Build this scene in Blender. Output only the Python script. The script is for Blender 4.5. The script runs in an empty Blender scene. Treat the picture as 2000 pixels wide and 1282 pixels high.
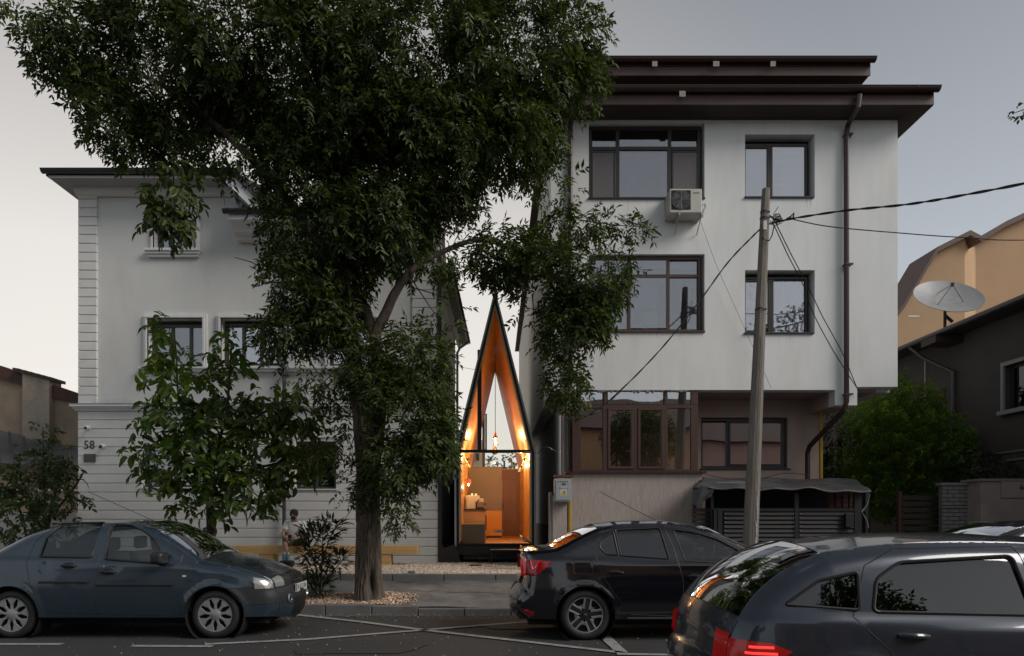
import bpy, bmesh, math, random
import numpy as np
from mathutils import Vector, Matrix, Euler
from mathutils.geometry import delaunay_2d_cdt
R = math.radians
PI = math.pi
random.seed(7)
rng = np.random.default_rng(7)
scene = bpy.context.scene
C = scene.collection

# ------------------------------------------------------------------ camera
EYE = 1.56
cam_data = bpy.data.cameras.new('camera')
cam = bpy.data.objects.new('camera', cam_data)
C.objects.link(cam)
cam.location = (0, 0, EYE)
cam.rotation_euler = (R(90), 0, 0)
cam_data.sensor_width = 36
cam_data.lens = 24
cam_data.shift_x = 0.016
cam_data.shift_y = 0.1855
cam_data.clip_start = 0.05
cam_data.clip_end = 3000
scene.camera = cam
scene.render.resolution_x = 1024
scene.render.resolution_y = 656

# ------------------------------------------------------------------ sky, sun, exposure
SUN_EL, SUN_AZ = 38.0, 116.0         # broad soft daylight from behind the camera, over its right shoulder
world = bpy.data.worlds.new('World')
scene.world = world
world.use_nodes = True
wn = world.node_tree
wn.nodes.clear()
w_out = wn.nodes.new('ShaderNodeOutputWorld')
w_bg = wn.nodes.new('ShaderNodeBackground')
w_sky = wn.nodes.new('ShaderNodeTexSky')
w_sky.sky_type = 'NISHITA'
w_sky.sun_disc = False
w_sky.sun_elevation = R(SUN_EL)
w_sky.sun_rotation = R(SUN_AZ)
w_sky.air_density = 1.0
w_sky.dust_density = 2.2
w_sky.ozone_density = 1.6
GLOW = 1.05
w_hs = wn.nodes.new('ShaderNodeHueSaturation')
w_hs.inputs['Saturation'].default_value = 0.85
w_bg.inputs['Strength'].default_value = 0.15
wn.links.new(w_sky.outputs[0], w_hs.inputs['Color'])
# dusk sky: brighter towards the horizon all round, darker overhead
w_tc = wn.nodes.new('ShaderNodeTexCoord'); w_sep = wn.nodes.new('ShaderNodeSeparateXYZ')
w_rmp = wn.nodes.new('ShaderNodeValToRGB')
cr = w_rmp.color_ramp; cr.interpolation = 'CARDINAL'
for pos, val in ((0.0, 1.35), (0.12, 1.14), (0.3, .80), (0.38, .62), (0.5, .36), (0.65, .26), (1.0, .28)):
    e = cr.elements[0] if pos == 0 else (cr.elements[1] if pos == 1.0 else cr.elements.new(pos))
    e.position = pos; e.color = (val, val, val, 1)
w_mul = wn.nodes.new('ShaderNodeVectorMath'); w_mul.operation = 'MULTIPLY'
wn.links.new(w_tc.outputs['Generated'], w_sep.inputs[0]); wn.links.new(w_sep.outputs['Z'], w_rmp.inputs['Fac'])
w_gam = wn.nodes.new('ShaderNodeGamma'); w_gam.inputs['Gamma'].default_value = 0.25
wn.links.new(w_hs.outputs[0], w_gam.inputs['Color']); wn.links.new(w_gam.outputs[0], w_mul.inputs[0]); wn.links.new(w_rmp.outputs['Color'], w_mul.inputs[1])
# warm after-sunset glow low on the left
w_dot = wn.nodes.new('ShaderNodeVectorMath'); w_dot.operation = 'DOT_PRODUCT'
_gz = R(-20); w_dot.inputs[1].default_value = (math.sin(_gz) * .995, math.cos(_gz) * .995, 0.09)
wn.links.new(w_tc.outputs['Generated'], w_dot.inputs[0])
w_gr = wn.nodes.new('ShaderNodeMapRange'); w_gr.interpolation_type = 'SMOOTHSTEP'
w_gr.inputs['From Min'].default_value = .60; w_gr.inputs['From Max'].default_value = 1.02; w_gr.inputs['To Max'].default_value = 1.0
wn.links.new(w_dot.outputs['Value'], w_gr.inputs['Value'])
w_gc = wn.nodes.new('ShaderNodeVectorMath'); w_gc.operation = 'SCALE'; w_gc.inputs[0].default_value = (GLOW * 1.0, GLOW * .80, GLOW * .57)
wn.links.new(w_gr.outputs[0], w_gc.inputs['Scale'])
w_add = wn.nodes.new('ShaderNodeVectorMath'); w_add.operation = 'ADD'
wn.links.new(w_gam.outputs[0], w_add.inputs[0]); wn.links.new(w_gc.outputs[0], w_add.inputs[1])
wn.links.new(w_add.outputs[0], w_mul.inputs[0]); wn.links.new(w_mul.outputs[0], w_bg.inputs['Color'])
wn.links.new(w_bg.outputs[0], w_out.inputs['Surface'])

sun_data = bpy.data.lights.new('sun', 'SUN')
sun_data.energy = 0.95
sun_data.angle = R(30)
sun_data.color = (1.0, 0.93, 0.86)
sun = bpy.data.objects.new('sun', sun_data)
C.objects.link(sun)
_d = Vector((math.sin(R(SUN_AZ)) * math.cos(R(SUN_EL)), math.cos(R(SUN_AZ)) * math.cos(R(SUN_EL)), math.sin(R(SUN_EL))))
sun.rotation_euler = _d.to_track_quat('Z', 'Y').to_euler()
sun.location = (-20, 40, 20)

scene.view_settings.view_transform = 'Standard'
scene.view_settings.look = 'None'
scene.view_settings.exposure = 1.35
scene.view_settings.gamma = 1.0
scene.view_settings.use_curve_mapping = False

# ------------------------------------------------------------------ helpers
def P(px, py, Y):
    """world point seen at photograph pixel (px, py) at distance Y"""
    return Vector(((px - 968) * Y / 1333.0, Y, EYE + (1012 - py) * Y / 1333.0))
def PX(px, Y): return (px - 968) * Y / 1333.0
def PZ(py, Y): return EYE + (1012 - py) * Y / 1333.0

WP = {}
def link(o, parent=None, loc=(0, 0, 0)):
    C.objects.link(o)
    if parent is not None:
        o.parent = parent
        o.location = Vector(loc) - WP.get(parent.name, Vector((0, 0, 0)))
    else:
        o.location = loc
    WP[o.name] = Vector(loc)
    return o

def tag(o, label=None, cat=None, group=None, kind=None):
    if label: o['label'] = label
    if cat: o['category'] = cat
    if group: o['group'] = group
    if kind: o['kind'] = kind
    return o

def thing(name, label, cat, loc=(0, 0, 0), group=None):
    o = bpy.data.objects.new(name, None)
    o.empty_display_size = 0.2
    link(o, None, loc)
    return tag(o, label, cat, group)

def struct_root(name, loc=(0, 0, 0)):
    o = bpy.data.objects.new(name, None)
    link(o, None, loc)
    o['kind'] = 'structure'
    return o

class MB:
    def __init__(s):
        s.v = []; s.f = []
    def add(s, vs, fs):
        b = len(s.v)
        s.v.extend([tuple(v) for v in vs]); s.f.extend([tuple(i + b for i in f) for f in fs])
        return s
    def box(s, x0, x1, y0, y1, z0, z1):
        v = [(x0, y0, z0), (x1, y0, z0), (x1, y1, z0), (x0, y1, z0), (x0, y0, z1), (x1, y0, z1), (x1, y1, z1), (x0, y1, z1)]
        f = [(0, 3, 2, 1), (4, 5, 6, 7), (0, 1, 5, 4), (1, 2, 6, 5), (2, 3, 7, 6), (3, 0, 4, 7)]
        return s.add(v, f)
    def bbox(s, x0, x1, y0, y1, z0, z1, b=0.01):
        """box whose front (-Y) edges are chamfered"""
        v = [(x0, y0 + b, z0), (x1, y0 + b, z0), (x1, y1, z0), (x0, y1, z0), (x0, y0 + b, z1), (x1, y0 + b, z1), (x1, y1, z1), (x0, y1, z1),
             (x0 + b, y0, z0 + b), (x1 - b, y0, z0 + b), (x1 - b, y0, z1 - b), (x0 + b, y0, z1 - b)]
        f = [(0, 3, 2, 1), (4, 5, 6, 7), (1, 2, 6, 5), (2, 3, 7, 6), (3, 0, 4, 7), (8, 9, 10, 11),
             (0, 1, 9, 8), (1, 5, 10, 9), (5, 4, 11, 10), (4, 0, 8, 11)]
        return s.add(v, f)
    def prism(s, poly, y0, y1):
        """polygon in (x,z) extruded along y"""
        n = len(poly)
        v = [(x, y0, z) for x, z in poly] + [(x, y1, z) for x, z in poly]
        f = [tuple(range(n - 1, -1, -1)), tuple(range(n, 2 * n))] + [(i, (i + 1) % n, n + (i + 1) % n, n + i) for i in range(n)]
        return s.add(v, f)
    def prismx(s, poly, x0, x1):
        """polygon in (y,z) extruded along x"""
        n = len(poly)
        v = [(x0, y, z) for y, z in poly] + [(x1, y, z) for y, z in poly]
        f = [tuple(range(n)), tuple(range(2 * n - 1, n - 1, -1))] + [(i, n + i, n + (i + 1) % n, (i + 1) % n) for i in range(n)]
        return s.add(v, f)
    def tube(s, pts, r, n=8, cap=True):
        pts = [Vector(p) for p in pts]
        m = len(pts)
        rs = list(r) if isinstance(r, (list, tuple)) else [r] * m
        rings = []
        up = Vector((0.13, 0.21, 1)).normalized()
        prev = None
        for i in range(m):
            d = (pts[min(i + 1, m - 1)] - pts[max(i - 1, 0)])
            if d.length < 1e-9: d = Vector((0, 0, 1))
            d.normalize()
            if prev is None:
                a = d.cross(up)
                if a.length < 1e-3: a = d.cross(Vector((1, 0, 0)))
            else:
                a = prev - d * prev.dot(d)
            a.normalize(); prev = a.copy()
            b = d.cross(a)
            rings.append([pts[i] + (a * math.cos(2 * PI * k / n) + b * math.sin(2 * PI * k / n)) * rs[i] for k in range(n)])
        v = [p for rg in rings for p in rg]
        f = []
        for i in range(m - 1):
            for k in range(n):
                f.append((i * n + k, i * n + (k + 1) % n, (i + 1) * n + (k + 1) % n, (i + 1) * n + k))
        if cap:
            f.append(tuple(range(n - 1, -1, -1))); f.append(tuple((m - 1) * n + k for k in range(n)))
        return s.add(v, f)
    def lathe(s, prof, c=(0, 0, 0), axis='Z', n=32, close=False):
        """profile of (r, h) revolved about an axis through c"""
        v = []; m = len(prof)
        for r_, h in prof:
            for k in range(n):
                a = 2 * PI * k / n
                x, y = r_ * math.cos(a), r_ * math.sin(a)
                if axis == 'Z': p = (x, y, h)
                elif axis == 'Y': p = (x, h, y)
                else: p = (h, x, y)
                v.append((p[0] + c[0], p[1] + c[1], p[2] + c[2]))
        f = []
        for i in range(m - 1 if not close else m):
            j = (i + 1) % m
            for k in range(n):
                f.append((i * n + k, i * n + (k + 1) % n, j * n + (k + 1) % n, j * n + k))
        return s.add(v, f)
    def build(s, name, mat, parent=None, smooth=False, bevel=0, loc=None, sharp=35, recalc=False):
        me = bpy.data.meshes.new(name)
        me.from_pydata([tuple(v) for v in s.v], [], s.f)
        if recalc:
            bm = bmesh.new(); bm.from_mesh(me)
            bmesh.ops.recalc_face_normals(bm, faces=bm.faces)
            bm.to_mesh(me); bm.free()
        if mat:
            for m in (mat if isinstance(mat, (list, tuple)) else [mat]): me.materials.append(m)
        if smooth:
            me.shade_smooth()
            if sharp: me.set_sharp_from_angle(angle=R(sharp))
        me.update()
        o = bpy.data.objects.new(name, me)
        if loc is None: loc = (0, 0, 0)
        link(o, parent, loc)
        if bevel:
            b = o.modifiers.new('bevel', 'BEVEL'); b.width = bevel; b.segments = 2; b.limit_method = 'ANGLE'; b.angle_limit = R(40)
        return o

def bx(name, mat, x0, x1, y0, y1, z0, z1, parent=None, bevel=0):
    return MB().box(min(x0, x1), max(x0, x1), min(y0, y1), max(y0, y1), min(z0, z1), max(z0, z1)).build(name, mat, parent, bevel=bevel)

def pbox(name, mat, px0, px1, py0, py1, Y0, Y1, parent=None, bevel=0):
    """box whose front face covers the photograph rectangle at distance Y0"""
    return bx(name, mat, PX(px0, Y0), PX(px1, Y0), Y0, Y1, PZ(py1, Y0), PZ(py0, Y0), parent, bevel)

def tubeo(name, mat, pts, r, parent=None, n=8):
    return MB().tube(pts, r, n).build(name, mat, parent, smooth=True)

def text(name, body, size, loc, mat, parent=None, rot=(R(90), 0, 0), ext=0.004, sx=1.0, align='CENTER'):
    cu = bpy.data.curves.new(name, 'FONT')
    cu.body = body; cu.size = size; cu.extrude = ext; cu.align_x = align; cu.align_y = 'CENTER'; cu.resolution_u = 2
    cu.materials.append(mat)
    tmp = bpy.data.objects.new('tmp_text', cu)
    C.objects.link(tmp)
    dg = bpy.context.evaluated_depsgraph_get()
    me = bpy.data.meshes.new_from_object(tmp.evaluated_get(dg))
    bpy.data.objects.remove(tmp)
    me.name = name
    if not me.materials: me.materials.append(mat)
    o = bpy.data.objects.new(name, me)
    link(o, parent, loc)
    o.rotation_euler = rot
    o.scale = (sx, 1, 1)
    return o

def mesh_np(name, V, F, mat, parent=None, loc=(0, 0, 0), smooth=False, colors=None):
    """numpy mesh: V (n,3), F (m,k) all faces the same size"""
    me = bpy.data.meshes.new(name)
    n, m, k = len(V), len(F), F.shape[1]
    me.vertices.add(n); me.vertices.foreach_set('co', V.astype(np.float32).ravel())
    me.loops.add(m * k); me.loops.foreach_set('vertex_index', F.astype(np.int32).ravel())
    me.polygons.add(m)
    me.polygons.foreach_set('loop_start', np.arange(0, m * k, k, dtype=np.int32))
    me.polygons.foreach_set('loop_total', np.full(m, k, dtype=np.int32))
    if colors is not None:
        ca = me.color_attributes.new('tint', 'FLOAT_COLOR', 'POINT')
        ca.data.foreach_set('color', colors.astype(np.float32).ravel())
    me.materials.append(mat)
    me.update(); me.validate()
    if smooth: me.shade_smooth()
    o = bpy.data.objects.new(name, me)
    link(o, parent, loc)
    return o

def dup(root, loc=None, rotz=None, label=None, group=None, cat=None):
    def cp(o, par):
        c = o.copy(); C.objects.link(c)
        if par is not None: c.parent = par
        for ch in list(o.children): cp(ch, c)
        return c
    r = cp(root, None)
    if loc is not None: r.location = loc
    if rotz is not None: r.rotation_euler.z = rotz
    if label: r['label'] = label
    if group: r['group'] = group
    return r

# ------------------------------------------------------------------ materials
MATS = {}
def mat(name, col, rough=0.6, metal=0.0, spec=0.5, var=0.0, vscale=4.0, bump=0.0, bscale=40.0, coat=0.0, emit=None, estr=0.0,
        stretch=None, dirt=0.0, dscale=1.2, dcol=(0.08, 0.07, 0.06), tint=False, trans=0.0, sheen=0.0, rvar=0.0):
    if name in MATS: return MATS[name]
    m = bpy.data.materials.new(name); m.use_nodes = True
    nt = m.node_tree; N = nt.nodes; L = nt.links
    b = N['Principled BSDF']
    b.inputs['Roughness'].default_value = rough
    b.inputs['Metallic'].default_value = metal
    b.inputs['Specular IOR Level'].default_value = spec
    b.inputs['Coat Weight'].default_value = coat
    b.inputs['Coat Roughness'].default_value = 0.04
    c4 = (*col, 1)
    b.inputs['Base Color'].default_value = c4
    tc = N.new('ShaderNodeTexCoord')
    src = tc.outputs['Object']
    if stretch:
        mp = N.new('ShaderNodeMapping'); mp.inputs['Scale'].default_value = stretch
        L.new(src, mp.inputs['Vector']); src2 = mp.outputs[0]
    else: src2 = src
    cur = None
    def rgb(c):
        r = N.new('ShaderNodeRGB'); r.outputs[0].default_value = (*c, 1); return r.outputs[0]
    if var > 0:
        nz = N.new('ShaderNodeTexNoise'); nz.inputs['Scale'].default_value = vscale; nz.inputs['Detail'].default_value = 6; nz.inputs['Roughness'].default_value = 0.6
        L.new(src2, nz.inputs['Vector'])
        mr = N.new('ShaderNodeMapRange'); mr.inputs['From Min'].default_value = 0.3; mr.inputs['From Max'].default_value = 0.7
        mr.inputs['To Min'].default_value = 1 - var; mr.inputs['To Max'].default_value = 1 + var
        L.new(nz.outputs['Fac'], mr.inputs['Value'])
        mx = N.new('ShaderNodeVectorMath'); mx.operation = 'SCALE'
        L.new(rgb(col), mx.inputs[0]); L.new(mr.outputs[0], mx.inputs['Scale'])
        cur = mx.outputs[0]
    if tint:
        at = N.new('ShaderNodeAttribute'); at.attribute_name = 'tint'
        mm = N.new('ShaderNodeVectorMath'); mm.operation = 'MULTIPLY'
        L.new(cur if cur else rgb(col), mm.inputs[0]); L.new(at.outputs['Color'], mm.inputs[1])
        cur = mm.outputs[0]
    if dirt > 0:
        nz2 = N.new('ShaderNodeTexNoise'); nz2.inputs['Scale'].default_value = dscale; nz2.inputs['Detail'].default_value = 8; nz2.inputs['Roughness'].default_value = 0.65
        L.new(src2, nz2.inputs['Vector'])
        mr2 = N.new('ShaderNodeMapRange'); mr2.inputs['From Min'].default_value = 0.48; mr2.inputs['From Max'].default_value = 0.75
        mr2.inputs['To Min'].default_value = 0; mr2.inputs['To Max'].default_value = dirt
        L.new(nz2.outputs['Fac'], mr2.inputs['Value'])
        mi = N.new('ShaderNodeMix'); mi.data_type = 'RGBA'
        L.new(mr2.outputs[0], mi.inputs['Factor']); L.new(cur if cur else rgb(col), mi.inputs['A'])
        mi.inputs['B'].default_value = (*dcol, 1)
        cur = mi.outputs['Result']
    if cur: L.new(cur, b.inputs['Base Color'])
    if bump > 0:
        nb = N.new('ShaderNodeTexNoise'); nb.inputs['Scale'].default_value = bscale; nb.inputs['Detail'].default_value = 4
        L.new(src2, nb.inputs['Vector'])
        bp = N.new('ShaderNodeBump'); bp.inputs['Strength'].default_value = bump; bp.inputs['Distance'].default_value = 0.02
        L.new(nb.outputs['Fac'], bp.inputs['Height']); L.new(bp.outputs[0], b.inputs['Normal'])
    if rvar > 0:
        nr = N.new('ShaderNodeTexNoise'); nr.inputs['Scale'].default_value = 3.0; nr.inputs['Detail'].default_value = 5
        L.new(src, nr.inputs['Vector'])
        m3 = N.new('ShaderNodeMapRange'); m3.inputs['From Min'].default_value = 0.35; m3.inputs['From Max'].default_value = 0.7
        m3.inputs['To Min'].default_value = max(0.02, rough - rvar); m3.inputs['To Max'].default_value = rough + rvar
        L.new(nr.outputs['Fac'], m3.inputs['Value']); L.new(m3.outputs[0], b.inputs['Roughness'])
    if emit:
        b.inputs['Emission Color'].default_value = (*emit, 1); b.inputs['Emission Strength'].default_value = estr
    MATS[name] = m
    return m

def glass(name, refl=0.08, tint=(0.9, 0.92, 0.92), rough=0.0, wav=0.0):
    """thin window glass: part mirror by Fresnel, the rest lets light through"""
    if name in MATS: return MATS[name]
    m = bpy.data.materials.new(name); m.use_nodes = True
    nt = m.node_tree; N = nt.nodes; L = nt.links; N.clear()
    out = N.new('ShaderNodeOutputMaterial')
    tr = N.new('ShaderNodeBsdfTransparent'); tr.inputs[0].default_value = (*tint, 1)
    gl = N.new('ShaderNodeBsdfGlossy'); gl.inputs['Roughness'].default_value = rough; gl.inputs['Color'].default_value = (0.95, 0.97, 1, 1)
    mix = N.new('ShaderNodeMixShader')
    lw = N.new('ShaderNodeFresnel'); lw.inputs['IOR'].default_value = 1.5
    mr = N.new('ShaderNodeMapRange'); mr.inputs['From Min'].default_value = 0.04; mr.inputs['From Max'].default_value = 1.0
    mr.inputs['To Min'].default_value = refl; mr.inputs['To Max'].default_value = 1.0
    L.new(lw.outputs[0], mr.inputs['Value']); L.new(mr.outputs[0], mix.inputs[0])
    L.new(tr.outputs[0], mix.inputs[1]); L.new(gl.outputs[0], mix.inputs[2]); L.new(mix.outputs[0], out.inputs['Surface'])
    if wav > 0:
        tc = N.new('ShaderNodeTexCoord')
        nb = N.new('ShaderNodeTexNoise'); nb.inputs['Scale'].default_value = 1.6; nb.inputs['Detail'].default_value = 1
        L.new(tc.outputs['Object'], nb.inputs['Vector'])
        bp = N.new('ShaderNodeBump'); bp.inputs['Strength'].default_value = wav; bp.inputs['Distance'].default_value = 0.05
        L.new(nb.outputs['Fac'], bp.inputs['Height']); L.new(bp.outputs[0], gl.inputs['Normal'])
    MATS[name] = m
    return m

M_white = mat('white_render', (0.62, 0.63, 0.62), 0.85, var=0.035, vscale=2.2, stretch=(1, 1, .45), bump=0.08, bscale=70, dirt=0.28, dscale=.9, dcol=(0.35, 0.34, 0.31))
M_streak = mat('streaked_white_render', (0.77, 0.79, 0.79), 0.85, var=0.025, vscale=5, stretch=(1.1, 1, 0.22), bump=0.10, bscale=60, dirt=0.30, dscale=1.3, dcol=(0.48, 0.48, 0.45))
M_warm = mat('cream_side_render', (0.72, 0.67, 0.58), 0.85, var=0.05, vscale=2, stretch=(1, 1, 0.2), bump=0.3, bscale=50, dirt=0.3, dscale=1.5, dcol=(0.3, 0.27, 0.22))
M_trim = mat('pale_trim_paint', (0.66, 0.67, 0.67), 0.6, var=0.02, vscale=3)
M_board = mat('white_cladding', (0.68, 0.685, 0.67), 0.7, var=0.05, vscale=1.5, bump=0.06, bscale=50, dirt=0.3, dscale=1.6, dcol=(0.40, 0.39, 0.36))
M_sideboard = mat('grey_side_cladding', (0.40, 0.39, 0.37), 0.75, var=0.05, vscale=2)  # side boards in a darker grey than the front ones
M_soffit = mat('grey_soffit', (0.30, 0.30, 0.31), 0.7, var=0.03)
M_anthra = mat('anthracite_metal', (0.03, 0.033, 0.038), 0.4, spec=0.5)
M_brown = mat('brown_painted_timber', (0.060, 0.030, 0.026), 0.5, var=0.15, vscale=6)
M_brownm = mat('brown_gutter_metal', (0.045, 0.025, 0.022), 0.35, var=0.1)
M_frame = mat('brown_window_frame', (0.070, 0.035, 0.028), 0.4, var=0.06)
M_frame2 = mat('dark_window_frame', (0.030, 0.022, 0.022), 0.4)
M_glass = glass('window_glass', 0.20, (0.80, 0.82, 0.83), wav=0.02)
M_mirror = glass('reflective_window_glass', 0.40, (0.8, 0.8, 0.82), wav=0.03)
M_clear = glass('clear_glass', 0.05, (0.95, 0.96, 0.95))
M_dark = mat('dark_interior', (0.02, 0.018, 0.016), 0.9)
M_black = mat('black_paint', (0.012, 0.012, 0.013), 0.45, rvar=0.1)
M_blackm = mat('matt_black', (0.010, 0.010, 0.010), 0.8)
M_curtain = mat('lace_curtain', (0.66, 0.69, 0.80), 0.9, var=0.05, stretch=(14, 1, 0.6), vscale=2)
M_curtgrey = mat('grey_roller_blind', (0.30, 0.29, 0.31), 0.9, var=0.12, vscale=6)
M_pink = mat('pinkish_render', (0.44, 0.34, 0.30), 0.85, var=0.05, vscale=2, bump=0.3, bscale=60)
M_scratch = mat('scratched_beige_render', (0.42, 0.365, 0.335), 0.9, var=0.14, vscale=7, stretch=(5, 1, 0.6), bump=0.6, bscale=30, dirt=0.2, dscale=2, dcol=(0.2, 0.16, 0.14))
M_concrete = mat('weathered_concrete', (0.26, 0.245, 0.23), 0.9, var=0.15, vscale=5, stretch=(3, 3, 0.6), bump=0.5, bscale=40, dirt=0.4, dscale=4, dcol=(0.12, 0.11, 0.10))
M_kerb = mat('kerb_concrete', (0.13, 0.13, 0.128), 0.9, var=0.12, vscale=4, bump=0.4, bscale=60, dirt=0.5, dscale=2.5, dcol=(0.07, 0.065, 0.06))
M_steel = mat('galvanised_steel', (0.42, 0.43, 0.44), 0.4, metal=0.7, var=0.08)
M_red = mat('red_plastic_cover', (0.6, 0.05, 0.03), 0.4)
M_tan = mat('tan_render', (0.50, 0.33, 0.20), 0.9, var=0.05, vscale=1.0, bump=0.3, bscale=30, dirt=0.15, dscale=0.6, dcol=(0.3, 0.2, 0.13))
M_rubber = mat('black_rubber', (0.012, 0.012, 0.012), 0.75, var=0.2, vscale=30)
M_plastic = mat('black_plastic', (0.016, 0.017, 0.019), 0.5)
# ================================================================== GROUND
M_asph = mat('asphalt', (0.034, 0.034, 0.036), 0.82, var=0.30, vscale=90, bump=0.5, bscale=150, dirt=0.8, dscale=0.7, dcol=(0.022, 0.021, 0.021))
M_side = mat('patched_asphalt_pavement', (0.14, 0.137, 0.135), 0.85, var=0.35, vscale=2.2, bump=0.6, bscale=60, dirt=0.75, dscale=1.3, dcol=(0.035, 0.034, 0.034))
M_soil = mat('gravel_bed', (0.58, 0.51, 0.44), 0.95, var=0.3, vscale=30, bump=0.8, bscale=70)
M_line = mat('worn_road_paint', (0.27, 0.27, 0.26), 0.8, var=0.25, vscale=40, dirt=0.75, dscale=7, dcol=(0.07, 0.07, 0.07))
M_peb = mat('pale_pebbles', (0.70, 0.62, 0.54), 0.8, tint=True)
GZ = 0.47        # level of the gravel forecourt
KX = 80
# ground sheet (far, under everything)
g = MB(); g.add([(-400, -400, -0.05), (400, -400, -0.05), (400, 400, -0.05), (-400, 400, -0.05)], [(0, 1, 2, 3)])
tag(g.build('ground', mat('far_ground', (0.10, 0.10, 0.085), 0.95, var=0.2, vscale=0.3)), kind='structure')
# road with slight relief
nx, ny = 160, 60
xs = np.linspace(-KX, KX, nx); ys = np.linspace(-3.0, 11.02, ny)
V = np.array([(x, y, 0.012 * math.sin(x * 0.37 + y * 0.5) * 0.3 - (0.02 if y > 10.9 else 0)) for y in ys for x in xs])
F = np.array([(j * nx + i, j * nx + i + 1, (j + 1) * nx + i + 1, (j + 1) * nx + i) for j in range(ny - 1) for i in range(nx - 1)])
tag(mesh_np('road', V, F, M_asph, smooth=True), kind='structure')

def ground_px(px, py):
    Y = 1333 * EYE / (py - 1012)
    return ((px - 968) * Y / 1333, Y)
def stripe(pts, w):
    vs = []; fs = []
    P2 = [Vector(p) for p in pts]
    Q = []
    for i in range(len(P2) - 1):
        n = max(2, int((P2[i + 1] - P2[i]).length / 0.35))
        for k in range(n): Q.append(P2[i].lerp(P2[i + 1], k / n))
    Q.append(P2[-1])
    for i, q in enumerate(Q):
        d = (Q[min(i + 1, len(Q) - 1)] - Q[max(i - 1, 0)]).normalized(); nn = Vector((-d.y, d.x))
        wl, wr = w / 2 * random.uniform(0.86, 1.05), w / 2 * random.uniform(0.86, 1.05)
        vs += [(q.x + nn.x * wl, q.y + nn.y * wl, 0.010), (q.x - nn.x * wr, q.y - nn.y * wr, 0.010)]
    for i in range(len(Q) - 1): fs.append((2 * i, 2 * i + 1, 2 * i + 3, 2 * i + 2))
    return MB().add(vs, fs)
lines = [([ground_px(-260, 1259.5), ground_px(122, 1259.5)], 0.12),
         ([ground_px(258, 1263), ground_px(415, 1264)], 0.12),
         ([ground_px(400, 1260), ground_px(600, 1250), ground_px(826, 1232), ground_px(1070, 1212), ground_px(1330, 1198)], 0.12),
         ([ground_px(560, 1200), ground_px(700, 1215), ground_px(830, 1232), ground_px(1040, 1256), ground_px(1215, 1276)], 0.12),
         ([ground_px(1172, 1236), ground_px(1215, 1276)], 0.15),
         ([ground_px(1205, 1279), ground_px(1500, 1283)], 0.12),
         ([(-11.0, 10.6), (-9.6, 6.9)], 0.12), ([(8.6, 6.5), (9.6, 10.4)], 0.12)]
for i, (pts, w) in enumerate(lines):
    o = stripe(pts, w).build('road_marking', M_line); tag(o, kind='structure')
# pavement between the two kerbs, slightly sloped and dished
nx, ny = 260, 16
xs = np.linspace(-40, 40, nx); ys = np.linspace(11.15, 13.2, ny)
V = np.array([(x, y, 0.10 + (y - 11.15) / 2.05 * 0.245 + 0.012 * math.sin(x * 1.7 + y * 2) + (0.010 * math.sin(x * 5.1) * math.sin(y * 4))) for y in ys for x in xs])
F = np.array([(j * nx + i, j * nx + i + 1, (j + 1) * nx + i + 1, (j + 1) * nx + i) for j in range(ny - 1) for i in range(nx - 1)])
tag(mesh_np('pavement', V, F, M_side, smooth=True), kind='structure')
# cracks in the pavement: thin dark grooves lying in it
def crack(pts):
    Q = []
    for i in range(len(pts) - 1):
        a, b = Vector(pts[i]), Vector(pts[i + 1])
        for k in range(5): Q.append(a.lerp(b, k / 5) + Vector((random.uniform(-.03, .03), random.uniform(-.03, .03))))
    Q.append(Vector(pts[-1]))
    def hz(q): return 0.10 + (q.y - 11.15) / 2.05 * 0.245 + 0.012 * math.sin(q.x * 1.7 + q.y * 2) + 0.010 * math.sin(q.x * 5.1) * math.sin(q.y * 4) + 0.004
    vs = []; fs = []
    for i, q in enumerate(Q):
        w = random.uniform(.004, .014)
        vs += [(q.x, q.y + w, hz(q) + .003), (q.x, q.y - w, hz(q) + .003)]
    for i in range(len(Q) - 1): fs.append((2 * i, 2 * i + 1, 2 * i + 3, 2 * i + 2))
    return MB().add(vs, fs)
for pts in ([(-1.9, 12.35), (-0.9, 12.3), (0.2, 12.15), (1.6, 12.1), (3.2, 12.25)], [(-1.15, 12.95), (-0.95, 12.6), (-1.2, 12.3), (-1.1, 11.7), (-1.25, 11.2)],
            [(-2.1, 13.1), (-0.3, 13.08), (1.6, 13.1)], [(0.9, 12.1), (1.15, 11.6), (1.0, 11.2)]):
    tag(crack(pts).build('pavement_crack', M_blackm), kind='structure')
# repair patches in the asphalt
M_pat = mat('asphalt_patch', (.030, .030, .031), .8, var=.3, vscale=70, bump=.5, bscale=120)
for (x0, y0, w_, h_, k_) in ((-1.6, 8.2, 1.5, .8, .1), (.4, 9.9, 1.1, .7, -.05), (-3.4, 6.6, 1.0, 1.3, .2), (1.2, 7.2, .7, .5, .1)):
    n_ = 14; pl_ = []
    for i in range(n_):
        a_ = 2 * PI * i / n_; q_ = max(abs(math.cos(a_)), abs(math.sin(a_))); pl_.append((x0 + w_ / 2 * math.cos(a_) / q_ * random.uniform(.9, 1.05) + k_ * math.sin(a_), y0 + h_ / 2 * math.sin(a_) / q_ * random.uniform(.88, 1.06), .0068))
    tag(MB().add(pl_, [tuple(range(n_))]).build('asphalt_patch', M_pat), kind='structure')
def rcrack(pts):
    Q = []
    for i in range(len(pts) - 1):
        a_, b_ = Vector(pts[i]), Vector(pts[i + 1])
        for k in range(8): Q.append(a_.lerp(b_, k / 8) + Vector((random.uniform(-.05, .05), random.uniform(-.03, .03))))
    vs = []; fs = []
    for q in Q: w_ = random.uniform(.003, .010); vs += [(q.x, q.y + w_, .0085), (q.x, q.y - w_, .0085)]
    for i in range(len(Q) - 1): fs.append((2 * i, 2 * i + 1, 2 * i + 3, 2 * i + 2))
    tag(MB().add(vs, fs).build('road_crack', M_blackm), kind='structure')
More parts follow.
